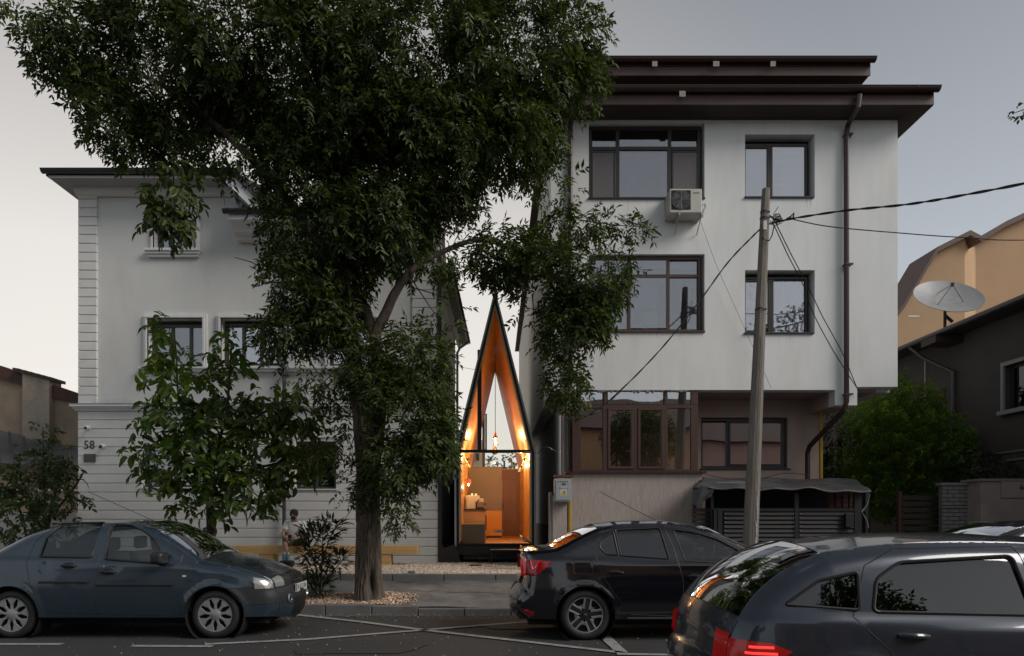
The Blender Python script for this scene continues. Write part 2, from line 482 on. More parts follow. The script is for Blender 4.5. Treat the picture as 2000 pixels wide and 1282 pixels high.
rcrack([(-5, 10.2), (-2.2, 10.45), (.3, 10.3), (3, 10.55)]); rcrack([(-2.8, 7.0), (-1.1, 7.6), (.4, 7.3), (1.6, 7.9)]); rcrack([(-.4, 7.4), (-.2, 8.8), (.1, 10.2)])
# forecourt gravel bed sheet
nx, ny = 200, 30
xs = np.linspace(-40, 40, nx); ys = np.linspace(13.31, 46, ny)
V = np.array([(x, y, GZ - 0.02 + 0.01 * math.sin(x * 3) * math.cos(y * 2)) for y in ys for x in xs])
F = np.array([(j * nx + i, j * nx + i + 1, (j + 1) * nx + i + 1, (j + 1) * nx + i) for j in range(ny - 1) for i in range(nx - 1)])
tag(mesh_np('ground', V, F, M_soil, smooth=True), kind='structure')

# kerbs made of single stones
def kerb(y0, y1, zf, x0, x1, L, tilt=0.004):
    root = struct_root('kerb', (0, y0, 0))
    x = x0; me = None
    while x < x1:
        l = L
        z = zf(x)
        o = MB().bbox(0, l - 0.012, 0, y1 - y0, -0.3, 0, 0.012).build('kerb_stone', M_kerb, root) if me is None else bpy.data.objects.new('kerb_stone', me)
        if me is None:
            me = o.data
            o.location = (x, 0, z)
        else:
            C.objects.link(o); o.parent = root; o.location = (x, 0, z)
        o.rotation_euler = (random.uniform(-.004, .004), random.uniform(-tilt, tilt), random.uniform(-.003, .003))
        x += l
    return root
def kz1(x):   # street kerb, lowered for the driveway crossing
    t = min(1, max(0, (x + 2.3) / 0.9))
    return 0.16 - 0.065 * t
kerb(11.02, 11.15, kz1, -14, 14, 0.75)
kerb(13.2, 13.32, lambda x: 0.475, -14, 14, 1.0, 0.002)

# pebbles: forecourt and tree pit
def pebbles(name, pts, size, cols, squash=0.6):
    n = len(pts)
    base = np.array([(1, 0, 0), (-1, 0, 0), (0, 1, 0), (0, -1, 0), (0, 0, 1), (0, 0, -1)], float)
    fc = np.array([(0, 2, 4), (2, 1, 4), (1, 3, 4), (3, 0, 4), (2, 0, 5), (1, 2, 5), (3, 1, 5), (0, 3, 5)])
    ang = rng.uniform(0, 2 * PI, n); sc = rng.uniform(0.6, 1.3, (n, 1, 1)) * size
    axs = rng.uniform(0.6, 1.3, (n, 1, 3)) * np.array([1, 1, squash])
    v = base[None] * axs * sc + rng.normal(0, 0.15, (n, 6, 3)) * size
    ca, sa = np.cos(ang)[:, None], np.sin(ang)[:, None]
    x = v[..., 0] * ca - v[..., 1] * sa; y = v[..., 0] * sa + v[..., 1] * ca
    v = np.stack([x, y, v[..., 2]], -1) + pts[:, None, :]
    Fm = (fc[None] + (np.arange(n) * 6)[:, None, None]).reshape(-1, 3)
    tint = cols[rng.integers(0, len(cols), n)] * rng.uniform(0.7, 1.15, (n, 1))
    tc = np.concatenate([np.repeat(tint, 6, 0), np.ones((n * 6, 1))], 1)
    return mesh_np(name, v.reshape(-1, 3), Fm, M_peb, colors=tc)
pc = np.array([(1, 1, 1), (1.15, 1.1, 1.05), (0.8, 0.75, 0.7), (1.1, 0.95, 0.8), (0.6, 0.55, 0.5), (1.25, 1.2, 1.15)])
n = 26000
pp = np.stack([rng.uniform(-6.5, 1.9, n), 13.33 + 3.4 * rng.uniform(0, 1, n) ** 0.9, np.full(n, GZ - 0.005) + rng.uniform(0, 0.012, n)], 1)
tag(pebbles('gravel', pp, 0.017, pc), 'pale gravel spread over the forecourt before both houses', 'gravel', kind='stuff')
n = 5200
px_ = rng.uniform(-3.9, -1.32, n); py_ = rng.uniform(11.16, 12.05, n)
edge = (px_ > -1.75) & (rng.random(n) < (px_ + 1.75) * 2.2)
keep = ~edge & ~((py_ > 11.85) & (rng.random(n) < 0.5))
px_, py_ = px_[keep], py_[keep]
pz_ = 0.115 + (py_ - 11.15) / 2.05 * 0.245 + 0.012 * np.sin(px_ * 1.7 + py_ * 2) + rng.uniform(0, .02, len(px_)) + 0.05 * np.exp(-((px_ + 2.1) ** 2 + (py_ - 11.6) ** 2) / 0.25)
pc2 = np.array([(1, .9, .8), (0.8, .6, .45), (0.45, 0.3, .2), (1.2, 1.05, .95), (0.7, .6, .5)])
tag(pebbles('gravel', np.stack([px_, py_, pz_], 1), 0.02, pc2, 0.45), 'reddish gravel and bark around the foot of the big tree', 'gravel', kind='stuff')
n = 900   # fallen crumbs and leaves along the kerb
sx = rng.uniform(-5.5, 4.5, n); sy = np.where(rng.random(n) < .6, 11.0 - np.abs(rng.normal(0, .25, n)), rng.uniform(6, 10.9, n))
tag(pebbles('leaf_litter', np.stack([sx, sy, np.full(n, .014)], 1), 0.011, pc2, 0.3), 'dry leaf crumbs scattered along the street kerb', 'leaf litter', kind='stuff')

# ================================================================== WINDOW BUILDER
def window(parent, Y, px0, px1, py0, py1, depth=0.14, frame=0.05, fmat=None, gmat=None, mull=(), trans=(), recess=0.0, back=None, sill=True, bmat=None, name='window', sillmat=None, sashes=()):
    """frame in the opening px0..px1 x py0..py1 of a wall whose face stands at Y; window plane is Y+recess"""
    fmat = fmat or M_frame; gmat = gmat or M_glass
    Yw = Y + recess
    x0, x1, z0, z1 = PX(px0, Y), PX(px1, Y), PZ(py1, Y), PZ(py0, Y)
    m = MB()
    f = frame
    m.box(x0, x1, Yw, Yw + .07, z1 - f, z1); m.box(x0, x1, Yw, Yw + .07, z0, z0 + f)
    m.box(x0, x0 + f, Yw + .001, Yw + .069, z0 + f, z1 - f); m.box(x1 - f, x1, Yw + .001, Yw + .069, z0 + f, z1 - f)
    w = m.build(name, fmat, parent, bevel=0.006)
    for mx in mull:
        a = PX(mx, Y); bx('mullion', fmat, a - f * .55, a + f * .55, Yw + .002, Yw + .066, z0 + f, z1 - f, w)
    for tz in trans:
        a = PZ(tz, Y); bx('transom', fmat, x0 + f, x1 - f, Yw + .004, Yw + .064, a - f * .5, a + f * .5, w)
    for (sa, sb, sc, sd) in sashes:
        a, b_, c_, d_ = PX(sa, Y), PX(sb, Y), PZ(sd, Y), PZ(sc, Y); q = .045
        mm = MB(); mm.box(a, b_, Yw - .012, Yw + .05, d_ - q, d_); mm.box(a, b_, Yw - .012, Yw + .05, c_, c_ + q)
        mm.box(a, a + q, Yw - .011, Yw + .05, c_ + q, d_ - q); mm.box(b_ - q, b_, Yw - .011, Yw + .05, c_ + q, d_ - q)
        s_ = mm.build('sash', fmat, w, bevel=0.005)
    # panes between mullions/transoms
    xsp = [x0 + f] + [PX(q, Y) for q in mull] + [x1 - f]; zsp = [z0 + f] + sorted(PZ(q, Y) for q in trans) + [z1 - f]
    for i in range(len(xsp) - 1):
        for j in range(len(zsp) - 1):
            p = bx('pane', gmat, xsp[i] + .012, xsp[i + 1] - .012, Yw + .028, Yw + .034, zsp[j] + .012, zsp[j + 1] - .012, w)
            p.rotation_euler = (random.uniform(-.002, .002), 0, 0)
    if back is not None:
        bk = back if isinstance(back, bpy.types.Material) else M_dark
        bx('blind', bk, x0 + .01, x1 - .01, Yw + .12, Yw + .13, z0, z1, w)
    if sill:
        bx('sill', sillmat or fmat, x0 - .03, x1 + .06, Y - .04, Yw - .001, z0 - .035, z0 - .001, w, bevel=.005)
    return w

def wall_with_holes(name, matl, poly, holes, Y0, Y1, parent):
    """polygon (x,z) wall slab with rectangular holes, faces at Y0 and Y1, via constrained triangulation"""
    vs = [Vector(p) for p in poly]; es = [(i, (i + 1) % len(poly)) for i in range(len(poly))]
    for (x0, x1, z0, z1) in holes:
        b = len(vs); vs += [Vector((x0, z0)), Vector((x1, z0)), Vector((x1, z1)), Vector((x0, z1))]
        es += [(b, b + 1), (b + 1, b + 2), (b + 2, b + 3), (b + 3, b)]
    ov, oe, of, *_ = delaunay_2d_cdt(vs, es, [], 0, 1e-5)
    def inpoly(p, pl):
        c = False; j = len(pl) - 1
        for i in range(len(pl)):
            xi, yi = pl[i]; xj, yj = pl[j]
            if (yi > p[1]) != (yj > p[1]) and p[0] < (xj - xi) * (p[1] - yi) / (yj - yi) + xi: c = not c
            j = i
        return c
    keep = []
    for f in of:
        c = sum((ov[i] for i in f), Vector((0, 0))) / len(f)
        if inpoly(c, poly) and not any(h[0] < c.x < h[1] and h[2] < c.y < h[3] for h in holes): keep.append(f)
    m = MB()
    V2 = [(p.x, Y0, p.y) for p in ov] + [(p.x, Y1, p.y) for p in ov]; n = len(ov)
    F2 = [tuple(f) for f in keep] + [tuple(n + i for i in reversed(f)) for f in keep]
    cnt = {}
    for f in keep:
        for i in range(len(f)):
            a, b = f[i], f[(i + 1) % len(f)]
            cnt[(a, b)] = 1
    for (a, b) in cnt:
        if (b, a) not in cnt: F2.append((b, a, n + a, n + b))
    m.add(V2, F2)
    return m.build(name, matl, parent, recalc=True)

def rect(Y, a, b, c, d):  # px rect -> (x0,x1,z0,z1)
    return (PX(a, Y), PX(b, Y), PZ(d, Y), PZ(c, Y))

# ================================================================== RIGHT APARTMENT HOUSE
YR = 14.65
ap = thing('apartment_house', 'tall white rendered house with brown eaves and overhanging upper floors', 'house', (PX(1420, YR), YR, GZ))
XL, XRm, XR = PX(1076, YR), PX(1656, YR), PX(1753, YR)
ztop = PZ(235, YR); zb1 = PZ(762, YR)
holes = [rect(YR, 1150, 1376, 241, 388), rect(YR, 1150, 1376, 497, 648), rect(YR, 1455, 1591, 263, 386), rect(YR, 1455, 1591, 528, 651)]
poly = [(XL, zb1), (PX(1631, YR), zb1), (PX(1631, YR), PZ(792, YR)), (PX(1674, YR), PZ(792, YR)), (PX(1674, YR), PZ(756, YR)), (XR, PZ(756, YR)), (XR, ztop), (XL, ztop)]
wall_with_holes('wall', M_streak, poly, holes, YR, YR + .3, ap)
# side wall, other hidden walls, roof slab
dep = 20
m = MB(); m.box(XL + .001, XL + .3, YR + .3, YR + dep, zb1 + .001, ztop); m.build('side_wall', M_warm, ap)
m = MB(); m.box(XR - .3, XR - .001, YR + .3, YR + dep, zb1, ztop); m.box(XL + .3, XR - .3, YR + dep - .3, YR + dep - .002, zb1, ztop); m.build('wall', M_white, ap)
bx('floor_slab', mat('pink_soffit', (0.36, 0.28, 0.25), 0.9, var=.05), XL + .3, XR - .3, YR + .3, YR + dep - .3, zb1 + .002, zb1 + .25, ap)
bx('floor_slab', M_white, XL + .3, XR - .3, YR + .31, YR + dep - .3, PZ(515, YR) , PZ(515, YR)+ .2, ap)
bx('room_partition', M_curtgrey, PX(1415, YR), PX(1425, YR), YR + .31, YR + 4, zb1 + .3, ztop - .1, ap)
bx('room_back_wall', mat('room_wall', (0.30, 0.25, 0.22), .9), XL + .31, XR - .31, YR + 4, YR + 4.1, zb1 + .3, ztop - .1, ap)
# front recess right of the downpipe reads darker: shallow pilaster step
# eaves
Ye = 14.1
ze0 = ztop; ze1 = PZ(187, Ye)
xe0, xe1 = XL - .20, PX(1824, Ye)
bx('soffit', mat('brown_soffit', (0.05, 0.036, 0.032), .8, var=.1), xe0, xe1 - .02, Ye + .03, YR + dep + .4, ze0 + .004, ze0 + .03, ap)
bx('fascia', M_brown, xe0 - .005, xe1, Ye, Ye + .03, ze0, ze1, ap)
bx('fascia', M_brown, xe0 - .004, xe1 - .001, Ye + .002, Ye + .03, ze1 + .0005, PZ(178, Ye), ap)
bx('fascia', M_brown, xe1 - .02, xe1 + .01, Ye + .03, YR + dep + .4, ze0 + .001, ze1 - .001, ap)
def gutter(x0, x1, y, z, r, par, m_=M_brownm):
    mb = MB()
    prof = [(y + r * math.cos(a), z + r * math.sin(a)) for a in [PI + PI * k / 10 for k in range(11)]]
    prof2 = [(y + (r - .008) * math.cos(a), z + (r - .008) * math.sin(a)) for a in [PI + PI * k / 10 for k in range(10, -1, -1)]]
    mb.prismx(prof + prof2, x0, x1)
    # rolled lip, end caps
    mb.tube([(x0, y - r, z), (x1, y - r, z)], .012, 6)
    mb.prismx(prof, x0, x0 + .006); mb.prismx(prof, x1 - .006, x1)
    o = mb.build('gutter', m_, par, smooth=True, sharp=40)
    return o
gt = gutter(xe0, xe1 + .05, Ye - .085, PZ(177, Ye), .085, ap)
k = xe0 + .2
while k < xe1:
    bx('gutter_bracket', M_brownm, k, k + .025, Ye - .175, Ye - .17, PZ(177, Ye) - .03, PZ(177, Ye) + .012, gt); k += .62
M_patch = mat('pale_sealing_tape', (0.26, 0.24, 0.22), .7, var=.4, vscale=60)
Yg1 = Ye - .17
pbox('seal_patch', M_patch, 1327, 1339, 178, 189, Yg1 - .006, Yg1 + .02, gt)
# low roof plane behind gutter
bx('roof', M_brown, xe0, xe1, Ye + .031, 15.9, ze1 - .01, ze1 + .02, ap)
# attic storey
Ya, Yae = 16.0, 15.5
za0 = ze1 - .2; za1 = PZ(175, Ya)
xa0, xa1 = PX(1130, Ya), PX(1655, Ya)
bx('attic_wall', M_brown, xa0, xa1, Ya, YR + dep, za0, za1, ap)
xb0, xb1 = PX(1100, Yae), PX(1700, Yae)
bx('attic_soffit', MATS['brown_soffit'], xb0, xb1 - .02, Yae + .03, YR + dep, za1 + .002, za1 + .03, ap)
bx('attic_fascia', M_brown, xb0, xb1, Yae, Yae + .03, za1, PZ(131, Yae), ap)
bx('attic_fascia', M_brown, xb0, xb1, Yae + .002, Yae + .03, PZ(130.9, Yae), PZ(121, Yae), ap)
g2 = gutter(xb0, xb1 + .06, Yae - .085, PZ(120, Yae), .085, ap)
for a, b_ in ((1274, 1284), (1393, 1405), (1505, 1515)):
    pbox('seal_patch', M_patch, a, b_, 120, 130, Yae - .178, Yae - .15, g2)
m = MB(); m.prismx([(Yae - .02, PZ(131, Yae)), (Yae + 4.5, PZ(131, Yae) + 1.2), (YR + dep, PZ(131, Yae) + .2), (YR + dep, PZ(131, Yae))], xb0, xb1); m.build('roof', M_brown, ap)
# small raised windows in the attic side (hidden mostly)
# windows
M_bright = glass('bright_window_glass', .30, (.97, .97, .98), wav=.03)
w = window(ap, YR, 1151, 1371, 243, 387, mull=(1208, 1310), trans=(285,), recess=.10, fmat=M_frame2, back=None, frame=.07, sashes=((1156, 1204, 290, 386), (1314, 1367, 290, 386)))
M_mesh = mat('insect_mesh', (0.15, 0.145, 0.15), 0.8, var=.15, vscale=40)
bx('blind', M_curtgrey, PX(1213, YR), PX(1306, YR), YR + .20, YR + .21, PZ(386, YR), PZ(291, YR), w)
bx('blind', M_mesh, PX(1158, YR), PX(1203, YR), YR + .095, YR + .099, PZ(384, YR), PZ(292, YR), w)
bx('blind', M_mesh, PX(1316, YR), PX(1366, YR), YR + .095, YR + .099, PZ(384, YR), PZ(292, YR), w)
bx('blind', M_dark, PX(1153, YR), PX(1370, YR), YR + .155, YR + .16, PZ(283, YR), PZ(244, YR), w)
w = window(ap, YR, 1456, 1584, 273, 385, mull=(1512,), recess=.16, fmat=M_frame2, frame=.055, back=None, sashes=((1457, 1508, 278, 384),), gmat=M_bright)
bx('curtain', M_curtain, PX(1460, YR), PX(1506, YR), YR + .245, YR + .25, PZ(384, YR), PZ(278, YR), w)
bx('curtain', mat('white_slat_blind', (0.62, 0.64, 0.72), .8, var=.10, vscale=3, stretch=(.3, 1, 9)), PX(1518, YR), PX(1580, YR), YR + .245, YR + .25, PZ(384, YR), PZ(278, YR), w)
w = window(ap, YR, 1456, 1584, 536, 650, mull=(1514,), recess=.16, fmat=M_frame2, frame=.055, sashes=((1457, 1510, 542, 649),), gmat=M_bright)
bx('curtain', mat('patterned_net_curtain', (0.45, 0.46, 0.5), .9, var=.35, vscale=9), PX(1460, YR), PX(1508, YR), YR + .30, YR + .31, PZ(650, YR), PZ(543, YR), w)
mb = MB()
xa_, xb_ = PX(1518, YR), PX(1580, YR); nf = 60
vs = []
for i in range(nf + 1):
    x = xa_ + (xb_ - xa_) * i / nf; y = YR + .26 + .015 * math.sin(i * .9)
    vs += [(x, y, PZ(650, YR)), (x, y, PZ(540, YR))]
mb.add(vs, [(2 * i, 2 * i + 2, 2 * i + 3, 2 * i + 1) for i in range(nf)]); mb.build('curtain', M_curtain, w, smooth=True, sharp=None)
w = window(ap, YR, 1151, 1371, 499, 647, mull=(1230, 1307), trans=(536,), recess=.10, fmat=M_frame, frame=.065, gmat=M_glass)
bx('curtain', mat('pale_reflection_tone', (0.55, 0.55, 0.6), .9), PX(1234, YR), PX(1302, YR), YR + .9, YR + .92, PZ(578, YR), PZ(500, YR), w)  # pale sheet standing in for the upper part of a window reflection
for (a, b_, c_, d_) in ((1232, 1252, 585, 612), (1232, 1252, 616, 645), (1272, 1302, 585, 612), (1272, 1302, 616, 645)):
    bx('blind', M_curtain, PX(a, YR), PX(b_, YR), YR + .88, YR + .9, PZ(d_, YR), PZ(c_, YR), w)  # light panes of that reflection, built as sheets behind the glass
bx('blind', mat('grey_blue_reflection', (.3, .31, .35), .8), PX(1228, YR), PX(1303, YR), YR + .93, YR + .95, PZ(647, YR), PZ(578, YR), w)  # grey-blue ground of the same reflection, put into a sheet
bx('blind', M_curtgrey, PX(1155, YR), PX(1227, YR), YR + .2, YR + .21, PZ(647, YR), PZ(540, YR), w)
# lintel reveal shadow strip handled by geometry.  downpipes
dp = MB(); 
def pipe(name, m_, pts, r, par): return tubeo(name, m_, pts, r, par, 10)
pipe('downpipe', M_brownm, [P(1121, 190, Ye - .08), P(1121, 203, Ye - .08), P(1116, 232, YR - .09), P(1114, 250, YR - .07), P(1114, 800, YR - .07)], .05, ap)
pipe('downpipe', M_brownm, [P(1678, 186, Ye - .08), P(1676, 207, Ye - .08), P(1656, 245, YR - .10), P(1653, 262, YR - .08), P(1653, 785, YR - .08), P(1648, 802, YR - .05), P(1581, 872, YR + .9), P(1577, 885, YR + 1.0), P(1577, 936, YR + 1.0)], .055, ap)
for py in (268, 520, 772):
    bx('pipe_clamp', M_brownm, PX(1645, YR), PX(1660, YR), YR - .145, YR, PZ(py + 1.5, YR), PZ(py - 1.5, YR), ap)
# beam bearing the overhang
zbm = PZ(792, YR)
bx('beam', M_pink, PX(1631, YR) + .001, PX(1674, YR) - .001, YR + .31, YR + 4, zbm + .001, zb1 + .001, ap)
# ground floor side wall and loggia walls
Yb = 15.95
bx('wall', mat('shaded_side_render', (0.30, 0.30, 0.31), .9, var=.06, vscale=2), 1.5, 1.8, YR + .3, YR + dep, GZ - .1, zb1, ap)  # shade below the overhang is put into this wall's grey
bx('wall_plinth', M_blackm, 1.46, 1.499, YR + .3, YR + dep, GZ - .1, GZ + .9, ap)
wx1 = PX(1606, Yb)
hole = rect(Yb, 1369, 1538, 816, 916)
wall_with_holes('loggia_wall', M_pink, [(1.8, GZ - .1), (wx1, GZ - .1), (wx1, zb1), (1.8, zb1)], [hole], Yb, Yb + .25, ap)
bx('wall', M_pink, wx1 - .25, wx1 - .001, Yb + .25, YR + dep, GZ - .1, zb1, ap)
w = window(ap, Yb, 1369, 1538, 817, 915, mull=(1423,), recess=.08, fmat=M_frame2, frame=.06, gmat=M_mirror, sashes=((1425, 1533, 822, 910),))
bx('curtain', mat('pink_reflection_tone', (0.42, 0.26, 0.22), .9, var=.05, stretch=(6, 1, 1)), PX(1372, Yb), PX(1420, Yb), Yb + .3, Yb + .31, PZ(914, Yb), PZ(820, Yb), w)  # pink sheet standing in for the rose house reflected in this pane
bx('curtain', mat('dark_curtain', (0.05, 0.05, 0.045), .9, var=.3, stretch=(12, 1, 1)), PX(1428, Yb), PX(1462, Yb), Yb + .3, Yb + .31, PZ(914, Yb), PZ(820, Yb), w)
bx('room_back_wall', M_dark, 1.9, wx1 - .3, Yb + 3, Yb + 3.1, GZ, zb1, ap)
# veranda glazing on a parapet
Yv = YR + .03
par_top = PZ(925, YR)
bx('veranda_parapet', M_scratch, PX(1116, YR), PX(1372, YR), Yv, Yv + .25, GZ + .62, par_top, ap)
bx('parapet_base', mat('tan_plinth', (.2, .15, .11), .9, var=.1), PX(1114, YR), PX(1373, YR), Yv - .01, Yv + .26, GZ + .52, GZ + .619, ap)
bx('parapet_base', M_blackm, PX(1118, YR), PX(1372, YR), Yv + .05, Yv + .25, GZ - .1, GZ + .519, ap)
bx('veranda_sill', M_brownm, PX(1105, YR), PX(1379, YR), Yv - .08, Yv + .28, par_top + .001, par_top + .045, ap)
vf = bx('veranda_frame', M_frame, PX(1118, YR), PX(1364, YR), Yv, Yv + .08, PZ(797, YR), PZ(790, YR), ap)
zlo, zhi = par_top + .046, zb1 - .001
for a, b_ in ((1118, 1134), (1178, 1187), (1238, 1246), (1297, 1304), (1350, 1364)):
    top = PZ(797, YR)
    bx('veranda_post', M_frame, PX(a, YR), PX(b_, YR), Yv - .004, Yv + .084, zlo, top - .0005, vf, bevel=.006)
for a, b_ in ((1118, 1134), (1179, 1186), (1298, 1304), (1350, 1364)):
    bx('veranda_post', M_frame, PX(a, YR), PX(b_, YR), Yv - .004, Yv + .084, PZ(790, YR) + .0005, zhi, vf, bevel=.006)
bx('veranda_rail', M_frame, PX(1134, YR), PX(1350, YR), Yv + .002, Yv + .078, zlo, zlo + .05, vf)
bx('veranda_rail', M_frame, PX(1134, YR), PX(1350, YR), Yv + .002, Yv + .078, zhi - .03, zhi, vf)
for a, b_ in ((1187, 1238), (1246, 1297)):
    x0, x1 = PX(a, YR) + .003, PX(b_, YR) - .003; z0, z1 = zlo + .052, PZ(797, YR) - .003
    mm = MB(); q = .05
    mm.box(x0, x1, Yv - .02, Yv + .05, z1 - q, z1); mm.box(x0, x1, Yv - .02, Yv + .05, z0, z0 + q)
    mm.box(x0, x0 + q, Yv - .019, Yv + .05, z0 + q, z1 - q); mm.box(x1 - q, x1, Yv - .019, Yv + .05, z0 + q, z1 - q)
    s_ = mm.build('sash', M_frame, vf, bevel=.006)
for a, b_ in ((1134, 1178), (1187, 1238), (1246, 1297), (1304, 1350)):
    bx('pane', M_mirror, PX(a, YR) + .01, PX(b_, YR) - .01, Yv + .02, Yv + .026, zlo + .05, PZ(798, YR), vf)
for a, b_ in ((1134, 1178), (1187, 1297), (1304, 1350)):
    bx('pane', M_mirror, PX(a, YR) + .01, PX(b_, YR) - .01, Yv + .02, Yv + .026, PZ(789, YR), zhi - .03, vf)
# veranda return (left side), back wall inside
bx('veranda_post', M_frame, PX(1111, YR), PX(1117, YR), Yv + .1, Yv + .18, zlo, zhi, vf)
bx('pane', M_mirror, PX(1112, YR), PX(1113, YR), Yv + .19, Yv + 1.1, zlo, zhi, vf)
bx('room_back_wall', mat('veranda_back', (0.30, 0.17, 0.11), .9, var=.2, vscale=2), PX(1118, YR), PX(1364, YR), Yv + 1.0, Yv + 1.05, GZ, zhi, ap)
# torn strip of foam under the overhang
mb = MB(); x = PX(1168, YR)
while x < PX(1345, YR):
    wv = random.uniform(.015, .05); mb.box(x, x + wv, YR - .012, YR + .02, zb1 - random.uniform(.01, .06), zb1 - .001); x += wv + random.uniform(.003, .02)
tag(mb.build('foam_strip', mat('dirty_foam', (.3, .29, .27), .9, var=.3, vscale=20), ap), kind='stuff')

# gas pipe and meter box
gp = tubeo('gas_pipe', mat('yellow_pipe_paint', (0.42, 0.27, 0.03), .5, var=.1), [P(1603, 800, YR + .9), P(1603, 955, YR + .9), (PX(1603, YR + .9), YR + .9, GZ)], .042)
tag(gp, 'yellow gas pipe rising at the right corner of the white house', 'pipe')
Ym = 14.0
mp = thing('meter_post', 'concrete post carrying the grey electricity meter box', 'post', (PX(1094, Ym), Ym, GZ))
MB().prism([(PX(1079, Ym), GZ - .1), (PX(1107, Ym), GZ - .1), (PX(1107, Ym), PZ(976, Ym)), (PX(1079, Ym), PZ(968, Ym))], Ym, Ym + .3).build('post', M_scratch, mp, bevel=.01)
bx('post_slab', M_concrete, PX(1074, Ym), PX(1079, Ym) - .002, Ym + .02, Ym + .4, GZ - .1, PZ(961, Ym), mp)
tubeo('gas_riser', MATS['yellow_pipe_paint'], [P(1113, 976, Ym + .1), (PX(1113, Ym + .1), Ym + .1, GZ)], .036, mp)
mbx = thing('meter_box', 'grey electricity meter box with a yellow warning triangle sticker', 'meter box', P(1099, 980, Ym - .2))
pbox('box', mat('grey_box_paint', (0.34, 0.38, 0.39), .5, var=.05, dirt=.15, dscale=5), 1083, 1116, 935, 980, Ym - .22, Ym - .003, mbx, bevel=.008)
pbox('door', mat('grey_door_paint', (0.37, 0.41, 0.42), .45, var=.05), 1086, 1113, 938, 977, Ym - .232, Ym - .221, mbx, bevel=.004)
for k in range(5): 
    c_ = P(1091 + 4.3 * k, 941, Ym - .234); MB().lathe([(0, -.002), (.012, -.002), (.012, .002), (0, .002)], c_, 'Y', 12).build('vent_hole', M_blackm, mbx)
pbox('sticker', mat('sticker_white', (.6, .58, .55), .6), 1094, 1107, 951, 969, Ym - .2345, Ym - .2325, mbx)
pbox('sticker', mat('sticker_blue', (.05, .08, .16), .6), 1098, 1104.5, 944, 948, Ym - .2345, Ym - .2325, mbx)
a, b_, c_ = P(1095.5, 967, Ym - .236), P(1105.5, 967, Ym - .236), P(1100.5, 958, Ym - .236)
MB().prism([(a.x, a.z), (b_.x, b_.z), (c_.x, c_.z)], Ym - .238, Ym - .2355).build('warning_triangle', mat('warning_yellow', (.6, .5, .02), .6), mbx)
q = P(1100.5, 962.5, Ym); 
MB().prism([(q.x + .005, q.z + .04), (q.x - .02, q.z - .005), (q.x, q.z - .005), (q.x - .008, q.z - .04), (q.x + .02, q.z + .005), (q.x + .002, q.z + .005)], Ym - .240, Ym - .2385).build('bolt_symbol', M_blackm, mbx)
text('sticker_text', 'PERICOL', .045, P(1100.5, 954.3, Ym - .2355), M_black, mbx, ext=.0005)
tubeo('conduit', M_steel, [P(1093, 936, Ym - .1), P(1093, 812, Ym - .1)], .022, mbx)
bx('cap_bracket', mat('rusty_iron', (.12, .05, .03), .8, var=.3), PX(1081, Ym), PX(1118, Ym), Ym - .2, Ym, PZ(933, Ym), PZ(929, Ym), mbx)

# ================================================================== AIR CONDITIONERS
def ac(name, label, px0, px1, py0, py1, Y, dpt, fan_px, grp='air conditioner units on the houses'):
    t = thing(name, label, 'air conditioner', P((px0 + px1) / 2, py1, Y), grp)
    Mw = mat('ac_casing', (0.50, 0.49, 0.45), .5, var=.04, dirt=.1, dscale=6)
    pbox('casing', Mw, px0, px1, py0, py1, Y - dpt, Y, t, bevel=.015)
    fx0, fx1, fy0, fy1 = fan_px; Yf = Y - dpt
    pbox('fan_recess', M_dark, fx0, fx1, fy0, fy1, Yf - .004, Yf + .01, t)
    cx, cz = (PX(fx0, Yf) + PX(fx1, Yf)) / 2, (PZ(fy0, Yf) + PZ(fy1, Yf)) / 2; r = abs(PX(fx1, Yf) - PX(fx0, Yf)) / 2
    mb = MB()
    Mg = mat('grille_grey', (0.22, 0.22, 0.23), .5)
    for k in range(1, 9):
        rr = r * k / 8.5
        mb.lathe([(rr - .003, Yf - .018), (rr + .003, Yf - .018), (rr + .003, Yf - .012), (rr - .003, Yf - .012)], (cx, 0, cz), 'Y', 28, close=True)
    for k in range(12):
        a = PI * 2 * k / 12; mb.tube([(cx, Yf - .02, cz), (cx + r * math.cos(a), Yf - .02, cz + r * math.sin(a))], .004, 4)
    mb.build('grille', Mg, t)
    mb = MB()
    for k in range(3):
        a = 2 * PI * k / 3
        mb.add([(cx + .03 * math.cos(a), Yf - .008, cz + .03 * math.sin(a)), (cx + r * .85 * math.cos(a), Yf - .008, cz + r * .85 * math.sin(a)), (cx + r * .85 * math.cos(a + .9), Yf - .005, cz + r * .85 * math.sin(a + .9))], [(0, 1, 2)])
    mb.build('fan_blade', mat('fan_grey', (.12, .12, .12), .5), t)
    for xx in (px0 + (px1 - px0) * .12, px1 - (px1 - px0) * .2):
        m_ = MB(); x = PX(xx, Y); z = PZ(py1, Y - dpt)
        m_.box(x, x + .03, Y - dpt, Y, z - .045, z - .003); m_.tube([(x + .015, Y - dpt + .03, z - .03), (x + .015, Y - .02, z - .3)], .012, 5)
        m_.build('bracket', mat('bracket_white', (.45, .45, .43), .5), t)
    return t
a1 = ac('air_conditioner', 'white air conditioner with round fan under the top floor window', 1308, 1371, 369, 416, YR, .42, (1311, 1349, 372, 410))
pbox('brand_strip', mat('brand_grey', (.15, .15, .16), .5), 1354, 1366, 376, 378, YR - .424, YR - .419, a1)
tubeo('hose', mat('hose_white', (.45, .45, .44), .6), [P(1371, 402, YR - .1), P(1376, 398, YR - .08), P(1378, 404, YR - .05), P(1374, 412, YR - .04), P(1372, 425, YR - .04)], .02, a1)

